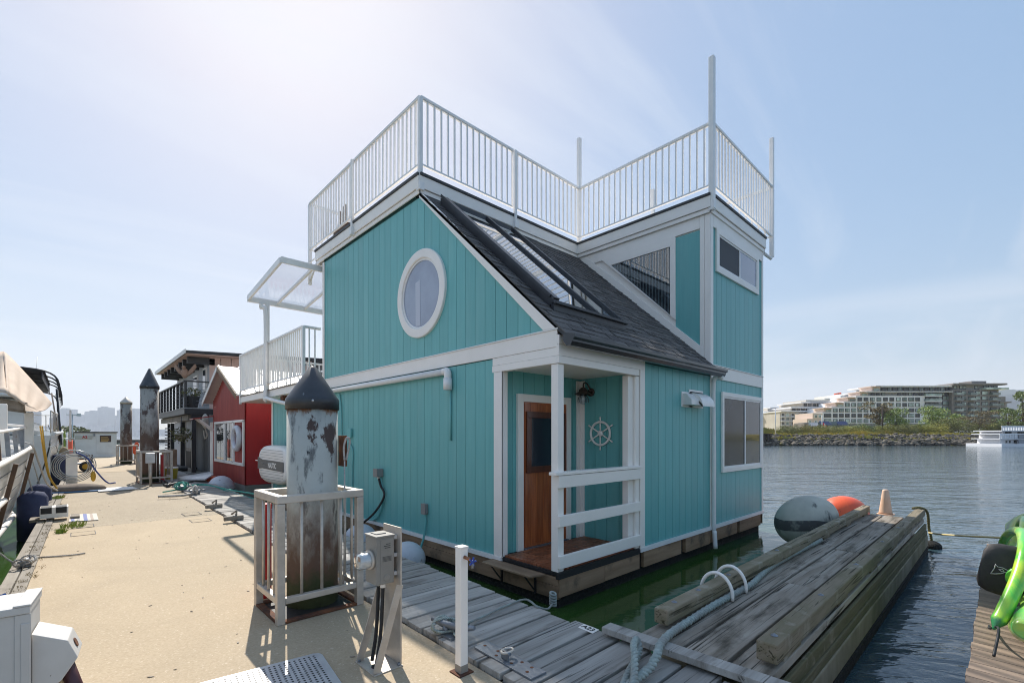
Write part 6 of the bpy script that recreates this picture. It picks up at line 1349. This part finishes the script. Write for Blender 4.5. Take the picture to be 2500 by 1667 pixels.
# ================================================================== FAR SHORE (right)
FW, RT = Vector((CP, SP, 0)), Vector((SP, -CP, 0))
def SHp(r, d, z): return FW*d + RT*r + V3(0,0,z)
def shore(u, d): return (u-1250)/FPX*d
K['grass'] = pm('dry_shore_grass', (.50,.37,.10), (.34,.31,.08), .25, (1,1,1), rough=.95, bump=.6, bscale=1.2, c3=(.12,.13,.035), c3scale=.35, c3lo=.52, c3hi=.62, bdist=.2)
g = M(); pr = [(88.5,WZ-.5),(91,.55),(92.5,1.25),(97,1.75),(108,2.0),(240,2.2),(900,2.5)]
N = 40; r0, r1 = 30, 520
vs = []; rg = random.Random(1)
rings = [[SHp(r0+(r1-r0)*i/N, d + (mnoise.noise(Vector((i*1.7,d,0)))*1.2 if d < 100 else 0), z + (mnoise.noise(Vector((i*.9,d,3)))*.25 if .6 < z < 2 else 0)) for i in range(N+1)] for d, z in pr]
g.loft(rings, closed=False, cap=False, smooth=False); tag(g.build('far_bank', K['grass'], recalc=True), kind='structure')
# riprap
K['rock'] = pm('riprap_rock', (.06,.052,.042), (.22,.19,.15), .9, rough=.95, bump=.5, bscale=5, lo=.42, hi=.7, c3=(.17,.15,.05), c3scale=.5, c3lo=.62, c3hi=.68, bdist=.08)
g = M(); rg = random.Random(7)
t = (1+5**.5)/2; ico = [Vector(v).normalized() for v in ((-1,t,0),(1,t,0),(-1,-t,0),(1,-t,0),(0,-1,t),(0,1,t),(0,-1,-t),(0,1,-t),(t,0,-1),(t,0,1),(-t,0,-1),(-t,0,1))]
icf = [(0,11,5),(0,5,1),(0,1,7),(0,7,10),(0,10,11),(1,5,9),(5,11,4),(11,10,2),(10,7,6),(7,1,8),(3,9,4),(3,4,2),(3,2,6),(3,6,8),(3,8,9),(4,9,5),(2,4,11),(6,2,10),(8,6,7),(9,8,1)]
for i in range(3400):
    r = rg.uniform(34, 150); f = rg.random(); d = 88.2 + 4.4*f; z = WZ + .05 + 1.9*f + rg.uniform(-.1,.15); s = rg.uniform(.22,.55)
    c_ = SHp(r, d, z); sc = Vector((rg.uniform(.8,1.5), rg.uniform(.7,1.2), rg.uniform(.5,.9)))*s; e = Matrix.Rotation(rg.uniform(0,6.28), 3, 'Z') @ Matrix.Rotation(rg.uniform(-.5,.5), 3, 'X')
    g.add([c_ + e @ Vector((v.x*sc.x*rg.uniform(.75,1.2), v.y*sc.y*rg.uniform(.75,1.2), v.z*sc.z)) for v in ico], icf)
tag(g.build('riprap_bank', K['rock']), 'dark riprap rocks along the far waterline', 'rocks', kind='stuff')
# dry grass fringe above the rocks
def blades(name, r0, r1, d0, d1, z, n, h, m, label, cat='grass'):
    g = M(); rg = random.Random(n)
    for i in range(n):
        r = rg.uniform(r0, r1); d = rg.uniform(d0, d1); cl = mnoise.noise(Vector((r*.18, d*.1, 7)))
        hh = h*rg.uniform(.35,1)*(1+1.3*cl); p = SHp(r, d, z + (d-d0)*.06); w = RT*rg.uniform(.08,.2); l = Vector((rg.uniform(-.4,.4), rg.uniform(-.4,.4), hh)); g.add([p-w, p+w, p+l+w*.5, p+l-w*.6], [(0,1,2,3)])
    return tag(g.build(name, m), label, cat, kind='stuff')
K['fringe'] = pm('golden_grass', (.55,.41,.09), (.33,.32,.07), .3, rough=.95)
blades('shore_grass', 34, 145, 92.2, 97, 1.2, 9000, .75, K['fringe'], 'golden dry grass along the top of the riprap')
blades('bank_growth', 34, 140, 90.2, 92.6, .55, 3800, .6, K['fringe'], 'tufts of golden grass growing down between the riprap rocks')
blades('green_scrub', 34, 90, 96, 103, 1.4, 5000, 1.4, pm('green_scrub', (.17,.19,.05), (.30,.25,.07), .4, rough=.9), 'green and brown scrub behind the dry grass', 'bushes')
# trees
def tree(u, d, h, w, label, m, kind=0, seed=0, trunk=.3, base=1.8, group='trees along the far shore'):
    p = SHp(shore(u, d), d, base); rg = random.Random(seed+int(u)); t = thing('shore_tree', p, label, 'tree', group)
    g = M(); th = h*trunk; g.tube([p, p+V3(.1,0,th*.6), p+V3(-.1,.1,th+h*.12)], .2, 7, radii=[.28*h/7,.2*h/7,.12*h/7])
    cl = []
    nc = 15 if kind == 0 else 19
    for i in range(nc):
        a = rg.uniform(0, 6.28)
        if kind == 0: rr = w*.36*rg.random()**.5; z = th + (h-th)*rg.uniform(.18,.86); rr *= math.sin(math.pi*min(.97, max(.12,(z-th)/(h-th))*.95+.05))**.6*1.3; s = w*rg.uniform(.15,.24)
        elif kind == 1: rr = w*.42*rg.random()**.5; z = th + (h-th)*rg.uniform(.05,.95); s = w*rg.uniform(.10,.17)        # layered pine
        else: rr = w*.45*rg.random()**.5; z = h*rg.uniform(.15,.75); s = w*rg.uniform(.14,.22)
        c_ = p + RT*rr*math.cos(a) + FW*rr*math.sin(a)*.8 + V3(0,0,z); cl.append((c_, s)); g.tube([p+V3(0,0,th*.8), p.lerp(c_, .55)+V3(0,0,h*.06), c_], .07, 5, radii=[.09*h/7,.06*h/7,.02])
    g.build('trunk', K['bark'], t)
    g = M()
    for c_, s in cl: leafball(g, c_, s, 150 if kind != 1 else 120, .16*h/8+.05, rg, (1,1,.8) if kind != 1 else (1.5,1.2,.42))
    g.build('crown', m, t); return t
K['bark'] = pm('dark_bark', (.07,.05,.04), rough=.95)
lf = lambda n, a, b: pm(n, a, b, .8, rough=.65, lo=.38, hi=.62, c3=tuple(x*.45 for x in a), c3scale=1.4, c3lo=.52, c3hi=.62)
LG = lf('bright_green_leaves', (.20,.30,.06), (.32,.38,.09)); LD = lf('dark_green_leaves', (.11,.17,.045), (.18,.23,.06)); LB = lf('brown_olive_foliage', (.15,.12,.055), (.22,.17,.075)); LO = lf('olive_juniper', (.16,.18,.055), (.24,.24,.07)); LY = lf('yellow_green_shrub', (.30,.31,.06), (.40,.37,.07))
tree(2145, 104, 7.4, 7.0, 'brown olive pine leaning over the grass in front of the white flats', LB, 1, 1, .35)
tree(2190, 101, 5.6, 5.6, 'round bright green tree right of the wooden pole', LG, 0, 2, .2)
tree(2283, 103, 6.2, 6.6, 'broad mid green tree before the end of the white block', LG, 0, 3, .2)
tree(2340, 108, 4.8, 3.6, 'small light green tree by the turquoise sign', LG, 0, 4, .3)
tree(2233, 98, 2.3, 4.2, 'low rounded yellow green bush left of the junipers', LY, 2, 5, .1)
tree(2275, 97, 2.4, 5.6, 'pale green spreading bush beside the round bush', LY, 2, 6, .1)
tree(2322, 98, 3.6, 6.6, 'dark spreading juniper, left of the pair', LO, 1, 7, .12)
tree(2382, 98, 4.8, 8.0, 'dark spreading juniper, right of the pair, with a reaching branch', LB, 1, 8, .15)
tree(2425, 97, 2.8, 4.4, 'olive bush just left of the white houseboat', LO, 2, 9, .1)
tree(2462, 104, 6.2, 6.0, 'olive green bushy tree above the white houseboat', LD, 1, 10, .2)
tree(2500, 110, 10.6, 8.0, 'tall dark green tree at the right frame edge', LD, 0, 11, .2)
for k_, (u_, h_, w_, m_) in enumerate(((1925,1.7,5,LO),(1985,1.5,6,LY),(2040,1.6,7,LO),(2072,1.7,6,LY),(2090,1.9,5,LD),(2168,2.0,5,LY),(2212,2.1,5,LO),(2256,1.8,6,LY),(2300,2.4,6,LY),(2352,2.5,6,LO),(2405,2.3,6,LY),(2440,2.2,5,LD))):
    tree(u_, 97+k_%3*1.5, h_, w_, ['olive scrub bush nearest the timber pier','low yellow scrub before the tan terraces','olive scrub bush right of the blue restaurant','yellow scrub under the navy awning end','dark green scrub at the left foot of the brown pine','yellow scrub right of the bare wooden pole','olive scrub under the round green tree','yellow scrub left of the pale spreading bush','tall yellow scrub between the broad tree and dark juniper','olive scrub between the two dark junipers','yellow scrub under the reaching juniper branch','dark scrub touching the white houseboat'][k_], m_, 2, 40+k_, .08, group='scrub bushes along the riprap top')
tree(1958, 99, 1.9, 7.5, 'low brown scrub bush near the left end of the bank', LB, 2, 12, .1)
tree(2010, 99, 1.8, 6, 'green scrub bush before the blue restaurant', LO, 2, 13, .1)
tree(2105, 99, 2.3, 6, 'grey green bush at the foot of the brown pine', LD, 2, 14, .1)
wp = SHp(shore(2154.5,100),100,1.4); tag(M().cyl(wp, wp+V3(0,0,EYE+(HY-993)/FPX*100-1.4), .14, 8).build('wooden_pole', K['bark']), 'tall bare wooden pole between the pine and the green tree', 'pole')
# ---- apartment blocks
def face(u0, v0, u1, v1, d): # rectangle in the facade plane
    return (shore(u0,d), EYE+(HY-v1)/FPX*d, shore(u1,d), EYE+(HY-v0)/FPX*d)
def fbox(u0, v0, u1, v1, d, m, name, par, dep=6, out=0, bevel=0):
    a, z0, b, z1 = face(u0, v0, u1, v1, d); return M().prism([SHp(a,d-out,z0),SHp(b,d-out,z0),SHp(b,d-out,z1),SHp(a,d-out,z1)], FW*(dep+out)).build(name, m, par, bevel)
K['fwhite'] = pm('white_facade', (.84,.84,.86), (.78,.78,.80), .2, rough=.6); K['fgrey'] = pm('dark_grey_brick', (.26,.24,.225), (.21,.19,.18), .3, rough=.8); K['fslate'] = pm('slate_panel', (.30,.31,.335), rough=.5); K['fcopper'] = pm('terracotta_end', (.62,.50,.43), rough=.7); K['ftan'] = pm('tan_stone', (.56,.52,.46), (.48,.44,.38), .3, rough=.8)
K['fglass'] = pm('green_tinted_flat_glass', (.16,.22,.20), (.36,.44,.41), .12, rough=.08, spec=.8, rnd=.5, lo=.45, hi=.55); K['fdark'] = pm('dark_flat_glass', (.035,.04,.042), rough=.15, spec=.7, rnd=.3)  # darker glass for balcony bays and scattered windows
def win(u, v, w, h, d, par, m=None, frame=None, out=.12):
    o = fbox(u, v, u+w, v+h, d, frame or K['black'], 'window', par, 0.02, out); fbox(u+1.0, v+1.0, u+w*.62, v+h-1.0, d, m or K['fglass'], 'pane', o, 0.0, out+.05); fbox(u+w*.66, v+1.0, u+w-1.0, v+h-1.0, d, m or K['fglass'], 'pane', o, 0.0, out+.05); return o
DA = 170
WB = thing('apartment_block', SHp(shore(2150,DA),DA,2), 'long white grid fronted apartment block stepping up to the right', 'building')
rowsW = [(970,2092,2258),(983.5,2062,2258),(996.5,2032,2258),(1009.5,2008,2258),(1022.5,2008,2258)]
fbox(2008,1006,2258,1034,DA,K['fwhite'],'wall',WB,14); fbox(2030,993.2,2258,1005.8,DA,K['fwhite'],'wall',WB,14); fbox(2060,980,2258,993,DA,K['fwhite'],'wall',WB,14); fbox(2090,966,2258,979.8,DA,K['fwhite'],'wall',WB,14)
fbox(2118,957,2322,966.5,DA+1.5,K['fslate'],'upper_storey',WB,12); fbox(2112,955.2,2322,957.2,DA,K['fwhite'],'roof_slab',WB,14,.6); fbox(2148,944,2322,955,DA+2.5,K['fslate'],'upper_storey',WB,12); fbox(2136,941,2322,944.2,DA,K['fwhite'],'roof_slab',WB,14,.4)
for (u0, v0, u1, v1) in ((2128,944.5,2148,955),(2100,958,2118,966.5),(2070,971,2089,979.5),(2040,984,2059,993),(2012,997,2030,1005.5)):
    o = fbox(u0, v0, u1, v1, DA+.5, K['fcopper'], 'terrace_end', WB, 6); fbox(u0+5, v0+3, u1-2, v1-1, DA+.4, K['fglass'], 'pane', o, .0, .1); fbox(u0-4, v0-2, u1, v0-.2, DA, K['fcopper'], 'terrace_roof', WB, 6, .5)
for v, ua, ub in rowsW:
    u = ub - 10; cols = [2234.5, 2217.5, 2203, 2187.5, 2171.5, 2156, 2140, 2124, 2108.5, 2093.5, 2078.5, 2063, 2048.5, 2033.5, 2012]
    for c_ in cols:
        if c_ < ua-1 or (c_ == 2012 and v < 1008): continue
        w = 17 if c_ == 2012 else (14 if c_ == 2217.5 else 11)
        win(c_, v, w, 9.2, DA, WB, K['fglass'] if (int(c_)+int(v)) % 3 else K['fdark'])
for u in range(2152, 2316, 13): 
    win(u, 945.5, 10, 8.5, DA+2.4, WB, None if u % 2 else K['fdark']); win(u-26 if u < 2180 else u, 958.5, 9, 7, DA+1.4, WB, K['fdark'] if u % 3 else None)
fbox(2005,1034,2120,1056,DA,K['fgrey'],'plinth',WB,14); 
for u in (2070,2086,2100): win(u,1040,9,10,DA,WB)
fbox(2120,1034,2330,1056,DA,K['fgrey'],'plinth',WB,14)
fbox(2258,958,2322,1034,DA+1.5,K['fslate'],'recessed_bay',WB,12)
for k, v in enumerate((966,979,991.5,1005,1018)):
    fbox(2256,v,2294,v+2.2,DA,K['fwhite'],'balcony_slab',WB,2,.9); fbox(2256,v-5,2294,v,DA,K['fglass'],'balustrade',WB,.05,.9)
    win(2300,v+.5,16,9,DA+1.4,WB)
    for u in (2259,2270,2282): win(u,v+3,9,8,DA+1.3,WB,K['fdark'])
GB = thing('apartment_block', SHp(shore(2390,DA),DA,2), 'dark grey brick apartment block with stacked balconies at the right', 'building')
fbox(2324,951,2438,1040,DA,K['fgrey'],'wall',GB,14); fbox(2326,940,2436,951.2,DA+1,K['fslate'],'penthouse',GB,10); fbox(2320,936,2451,940.2,DA,K['fgrey'],'roof_slab',GB,14,1.2); fbox(2372,930,2408,936,DA+4,K['fgrey'],'plant_room',GB,5)
fbox(2438,968,2455,1044,DA,K['fgrey'],'wing',GB,10); fbox(2438,980,2466,983.5,DA,K['fgrey'],'wing_slab',GB,8,.5); fbox(2455,984,2459,1044,DA+3,K['fslate'],'wing',GB,6)
for k, v in enumerate((954.5,967.5,981,994.5,1007.5,1020.5)):
    for u, w, kind in ((2331,12,1),(2347,11,0),(2364,12,1),(2381,11,0),(2396,15,0),(2417,16,1),(2439,12,0)):
        if u == 2439 and v < 968: continue
        win(u, v, w, 9, DA, GB, K['fdark'] if kind else None)
        if kind: fbox(u-1.5, v+8.5, u+w+2, v+10.2, DA, K['fslate'], 'balcony_slab', GB, 1, 1.2); fbox(u-1.5, v+4.5, u+w+2, v+8.3, DA, K['fglass'], 'balustrade', GB, .05, 1.2)
for u in (2328,2342,2350,2378,2400,2412,2424): win(u, 941.5, 8, 8, DA+1, GB)
fbox(2398,946.8,2453,951,DA,K['fglass'],'glass_balcony',GB,1,1.5)
# terraced tan block
TB = thing('apartment_block', SHp(shore(1950,DA),DA,2), 'stepped tan stone and glass apartment terraces with white roof slabs', 'building')
DT = 185
for (u0,u1,v0,v1) in ((1904,2008,1004,1053),(1930,2030,993,1004),(1958,2060,982,992.8),(1968,2040,976,981.8)): fbox(u0,v0,u1,v1,DT,K['ftan'],'wall',TB,16)
for (u0,u1,v) in ((1902,1990,1003),(1926,2000,994),(1950,2040,981.5),(1972,2060,981.2)): fbox(u0,v,u1,v+2.4,DT,K['fwhite'],'roof_slab',TB,15,1.5)
fbox(1968,976,2014,980,DT+6,K['fslate'],'roof_room',TB,8)
for v in (1008,1018.5,1029,1040):
    for u in (1907,1918,1931,1942,1953,1966,1980,1994): win(u, v, 8.5, 8, DT, TB, K['fdark'] if u % 2 else None, K['fwhite'])
    fbox(1905,v+8.8,1962,v+10,DT,K['fwhite'],'balcony_slab',TB,1,1.0)
for u in range(1934,2020,11): win(u, 996, 8, 7, DT, TB, K['fdark'])
for u in range(1962,2050,11): win(u, 984.5, 8, 7, DT, TB, K['fdark'])
T2 = thing('apartment_block', SHp(shore(1880,DA),DA,2), 'farthest left apartment terraces partly hidden by the teal house', 'building')
for (u0,u1,v0,v1) in ((1850,1903,1016,1056),(1862,1906,1006,1016),(1874,1920,996,1006)): fbox(u0,v0,u1,v1,DT+14,K['ftan'],'wall',T2,14)
for (u0,u1,v) in ((1850,1895,1013.5),(1860,1900,1004.5),(1876,1935,994.5)): fbox(u0,v,u1,v+2,DT+14,K['fwhite'],'roof_slab',T2,12,1.5)
for v in (1018,1027,1036,1045):
    for u in (1864,1874,1884,1894): win(u, v, 8, 6.5, DT+14, T2, K['fdark'] if (u//2) % 2 else None, K['fwhite'])
B3 = thing('office_block', SHp(shore(2080,230),230,2), 'plain pale block rising behind the terraces beside the crane', 'building')
fbox(2052,962,2100,985,230,K['fwhite'],'wall',B3,20); fbox(2013,972,2062,990,225,K['fwhite'],'wall',B3,14)
for u in (2018,2030,2042,2052): win(u,975,8,6,225,B3)
CRN = thing('tower_crane', SHp(shore(2046,240),240,2), 'small red tower crane above the distant blocks', 'crane')
a, z0, b, z1 = face(2046,960,2048,985,240); M().cyl(SHp(a,240,2),SHp(a,240,z1),.35,6).build('mast', K['rust'], CRN); M().bar(SHp(shore(2037,240),240,EYE+(HY-962.5)/FPX*240), SHp(shore(2053,240),240,EYE+(HY-960)/FPX*240), .6, .9).build('jib', K['orange'], CRN)
# salmon end house, blue restaurant, sheds
SB_ = thing('townhouse', SHp(shore(1985,150),150,2), 'salmon and white stepped building at the left end of the white block', 'building')
fbox(1984,1008,2008,1045,160,K['fcopper'],'wall',SB_,10); fbox(1970,1022,1984,1045,160,K['fcopper'],'wall',SB_,8)
for u in (1973,1988,1998):
    for v in (1012,1026,1036):
        if u > 1980 or v > 1020: win(u,v,7,8,160,SB_,None,K['fwhite'])
BR = thing('waterfront_restaurant', SHp(shore(2030,118),118,1.8), 'blue shingled waterfront restaurant with navy awnings', 'building')
bl_ = pm('blue_shingle_wall', (.14,.20,.28), (.11,.16,.23), .5, rough=.8); nv = pm('navy_awning', (.025,.045,.13), rough=.7)
fbox(1996,1030,2062,1055,118,bl_,'wall',BR,8)
for (u0,u1) in ((1998,2022),(2038,2064)):
    a, z0, b, z1 = face(u0,1029,u1,1039,118); M().prism([SHp(a,117.9,z1),SHp(b,117.9,z1),SHp(b+.1,116.6,z0),SHp(a-.1,116.6,z0)], V3(0,0,.12)).build('awning', nv, BR)
fbox(2022,1029,2038,1054,118,bl_,'gable_bay',BR,1,.8)
for u in (2041,2047,2053): win(u,1041,4.5,8,118,BR,None,K['fwhite'])
for u in (1984,1975): a, z0, b, z1 = face(u,1033,u+9,1041,116); M().prism([SHp(a+.4,116,z1),SHp(b+.4,116,z1),SHp(b-.2,114.8,z0),SHp(a-.2,114.8,z0)], V3(0,0,.1)).build('awning', K['fslate'], BR)
fbox(1962,1032,1974,1052,116,K['fgrey'],'chimney_block',BR,4)
M().cyl(SHp(shore(2026,114.5),114.5,EYE+(HY-1046)/FPX*114.5), SHp(shore(2031,114.5),114.5,EYE+(HY-1041)/FPX*114.5), .12, 6).build('emblem', K['fwhite'], BR)
fp = SHp(shore(2007,112),112,2); FLG = thing('flag_pole', fp, 'flag pole with a red and white maple leaf flag by the restaurant', 'flag'); M().cyl(fp, fp+V3(0,0,EYE+(HY-1013)/FPX*112-2), .08, 6).build('pole', K['fwhite'], FLG)
fu = fp+RT*.35+V3(0,0,EYE+(HY-1031)/FPX*112-2); fm_r, fm_w = pm('flag_red', (.55,.02,.03), rough=.8), pm('flag_white', (.7,.7,.7), rough=.8)
for k, (a, b, m) in enumerate(((0,.42,fm_r),(.42,1.1,fm_w),(1.1,1.5,fm_r))): M().prism([fu+RT*a*.5+V3(0,0,-a*.55), fu+RT*b*.5+V3(0,0,-b*.55), fu+RT*(b*.5-.1)+V3(0,0,-b*.55-.85), fu+RT*(a*.5-.1)+V3(0,0,-a*.55-.85)], FW*.02).build('flag_stripe', m, FLG)
M().ball(fu+RT*.32+V3(0,0,-.85)-FW*.05, .16, 8, 6, (1,.3,1)).build('maple_leaf', fm_r, FLG)
# turquoise sign, parked vans, pier, pilings, mast
tq = SHp(shore(2314,110),110,EYE+(HY-1020)/FPX*110); tag(M().bar(tq-RT*.7, tq+RT*.7, .1, .28).build('turquoise_sign', pm('turquoise', (.02,.40,.60), rough=.4)), 'small turquoise sign between the shore trees', 'sign')
for (u, v, w, lab) in ((2085,1045,20,'white boat on a trailer behind the scrub, left one'),(2158,1046,24,'white boat on a trailer between pine and green tree'),(1960,1052,14,'white cabin boat on the hard near the restaurant'),(2008,1054,12,'white dinghy stored below the flag pole')):
    a = shore(u,106); z = EYE+(HY-v-5)/FPX*106; c_ = SHp(a,106,z); t = thing('stored_boat', c_, lab, 'boat', 'white boats stored ashore'); L = w/FPX*106
    g = M(); g.loft([[c_+RT*(x*L/2)+FW*(.7*q*k)+V3(0,0,h) for q, h in ((-1,.35),(-.5,-.1),(.5,-.1),(1,.35))] for x, k in ((-1,.8),(0,1),(.7,.7),(1.05,.05))], smooth=False); g.build('hull', K['fwhite'], t, recalc=True); M().prism([c_-RT*L*.2+V3(0,0,.35)-FW*.4, c_+RT*L*.25+V3(0,0,.35)-FW*.4, c_+RT*L*.1+V3(0,0,.8)-FW*.4, c_-RT*L*.2+V3(0,0,.8)-FW*.4], FW*.8).build('cabin', K['fwhite'], t)
PI = thing('timber_pier', SHp(shore(1872,90),90,0), 'dark timber pier end at the left of the far bank', 'pier')
for i in range(9): p = SHp(shore(1856+i*3.2,89+i%3*.8),89+i%3*.8,WZ-.5); M().cyl(p, p+V3(0,0,2.6), .14, 7).build('piling', K['bark'], PI)
for v in (1058,1064): fbox(1850,v,1888-(v-1058)*2,v+2.5,89,K['bark'],'deck_beam',PI,5)
fbox(1850,1066,1868,1086,90.5,K['ftan'],'retaining_wall',PI,2)
wp = SHp(shore(1893,95),95,1.5); tag(M().cyl(wp, wp+V3(0,0,EYE+(HY-997)/FPX*95-1.5), .10, 8, r2=.07).build('white_mast', K['fwhite']), 'tall white mast left of the tan terraces', 'mast')
# white houseboat at the right edge
HB = thing('tour_houseboat', SHp(shore(2490,80),80,WZ), 'white three deck houseboat at the right edge of the far water', 'houseboat'); DH = 80
fbox(2441,1083,2560,1091.5,DH,K['fwhite'],'hull',HB,6,.3); fbox(2442,1071,2560,1083,DH+.8,K['fwhite'],'lower_cabin',HB,4); fbox(2441,1058,2560,1060,DH,K['fwhite'],'middle_deck',HB,5); fbox(2441,1070,2560,1072,DH,K['fwhite'],'lower_deck',HB,5)
fbox(2448,1052,2560,1058,DH+1,K['fwhite'],'upper_cabin',HB,4); fbox(2446,1039.5,2560,1042,DH,K['fwhite'],'top_rail',HB,.1); fbox(2446,1050.5,2560,1052.5,DH,K['fwhite'],'upper_deck',HB,5)
fbox(2446,1061,2560,1070,DH+1,K['fwhite'],'middle_cabin',HB,4)
fbox(2486,1061,2560,1070,DH,K['fslate'],'dark_panel',HB,.2,.1); fbox(2486,1073,2560,1083,DH,K['fslate'],'dark_panel',HB,.2,.1)
for v0, v1, ua in ((1042,1050.5,2446),(1060,1070,2441)):
    for u in range(ua, 2482 if ua < 2445 else 2500, 4): fbox(u, v0, u+2.4, v1, DH, K['fwhite'], 'rail_slat', HB, .05, .05)
for u in (2452,2460,2472): win(u,1074,6,8,DH+.8,HB,K['fdark'],K['fwhite'])
for u in (2454,2462,2484,2492): win(u,1053.5,6,4,DH+1,HB,K['fdark'])
# ---- skyline across the inlet on the left
K['tower'] = pm('downtown_tower', (.22,.24,.27), (.30,.32,.35), .012, (1,1,1), rough=.5)
DS = 2300
sky_b = [(141,162,998,'flat topped tower above the cruiser canopy'),(162,182,1012,'slab with a stepped roof left of the camera mast'),(182,205,1014,'mid height block right of the camera mast'),(206,222,1007,'narrow block left of the widest tower'),(207,238,1004,'wide rounded block left of the tallest tower'),(238,256,994,'tallest tower in the skyline over the hut'),(257,283,1022,'low wide block right of the tallest tower'),(262,277,1016,'pyramid roofed tower above the hut'),(285,294,1001,'slim tower just left of the farthest pile'),(315,330,999,'tower right of the farthest pile'),(330,343,1000,'shouldered tower left of the middle pile'),(342,352,1004,'last tower before the middle pile'),(352,366,1002,'tower half hidden by the middle pile'),(120,141,1020,'low block at the left end of the skyline')]
for i, (u0, u1, v, lab) in enumerate(sky_b):
    d = DS + (i % 4)*70; a, z0, b, z1 = face(u0, v, u1, 1062, d); t = thing('downtown_tower', SHp((a+b)/2, d, 0), lab, 'tower', 'skyline towers across the inlet')
    M().prism([SHp(a,d,-1),SHp(b,d,-1),SHp(b,d,z1),SHp(a,d,z1)], FW*60).build('wall', K['tower'], t); M().prism([SHp(a+(b-a)*.25,d+8,z1),SHp(b-(b-a)*.3,d+8,z1),SHp(b-(b-a)*.3,d+8,z1+5),SHp(a+(b-a)*.25,d+8,z1+5)], FW*25).build('roof_plant', K['tower'], t)
g = M()
rg = random.Random(12)
for i in range(46):
    u = 100+i*11+rg.uniform(-4,4); d = DS-60; a, z0, b, z1 = face(u, 1062-rg.uniform(8,30) if u < 400 else 1062-rg.uniform(5,12), u+rg.uniform(8,16), 1062, d); g.prism([SHp(a,d,-1),SHp(b,d,-1),SHp(b,d,z1),SHp(a,d,z1)], FW*30)
tag(g.build('low_waterfront', K['tower']), 'hazy mass of low downtown buildings along the far waterfront', 'buildings', kind='stuff')
WV = thing('sail_roofed_hall', SHp(shore(160,DS-120),DS-120,0), 'hall with white sail shaped roofs on the far waterfront', 'building')
for i in range(6): a, z0, b, z1 = face(146+i*8,1040,152+i*8,1056,DS-120); M().prism([SHp(a,DS-120,z0),SHp(b+8,DS-120,z0),SHp(b,DS-120,z1)], FW*10).build('sail', K['fwhite'], WV)
tag(M().prism([SHp(-2900,DS+90,-2),SHp(-400,DS+90,-2),SHp(-400,DS+90,6),SHp(-2900,DS+90,6)], FW*200).build('far_shore', K['tower']), kind='structure')
# a small treed point left of the hut
ptn = dp(172,1054,120); g = M(); leafball(g, ptn+V3(0,0,-.2), 2.2, 900, .35, random.Random(2), (1.8,1.5,.8)); t = thing('point_tree', ptn, 'olive tree on the far breakwater behind the mast', 'tree'); g.build('crown', LO, t); M().cyl(ptn+V3(0,0,-3), ptn, .3, 6).build('trunk', K['bark'], t)
tag(M().box(ptn+V3(-8,-4,-4), ptn+V3(30,8,-2.1)).build('breakwater', K['rock']), kind='structure')
# mountain slope behind the right shore
g = M(); N = 30; rings = []
for k, (d, f) in enumerate(((1900,0),(1960,.75),(2020,1),(2080,.7))):
    rings.append([SHp(1990+i*11, d, f*(205+9*mnoise.noise(Vector((i*.4,k*.5,0)))-i*.3)*(min(1, .55+i/5))) for i in range(N+1)])
g.loft(rings, closed=False, cap=False); tag(g.build('mountain', pm('forest_slope', (.05,.07,.06), rough=.95)), kind='structure')
# ================================================================== HAZE
hz = M().box((-3100,-3100,WZ-2),(3100,3100,330)).build('haze', None)
hm = bpy.data.materials.new('haze'); hm.use_nodes = True; hn = hm.node_tree; hn.nodes.clear(); ho = hn.nodes.new('ShaderNodeOutputMaterial'); hv = hn.nodes.new('ShaderNodeVolumePrincipled')
hv.inputs['Color'].default_value = (.80,.88,1,1); hv.inputs['Density'].default_value = .00022; hv.inputs['Anisotropy'].default_value = .25
hn.links.new(hv.outputs[0], ho.inputs['Volume']); hz.data.materials.append(hm); tag(hz, kind='stuff')
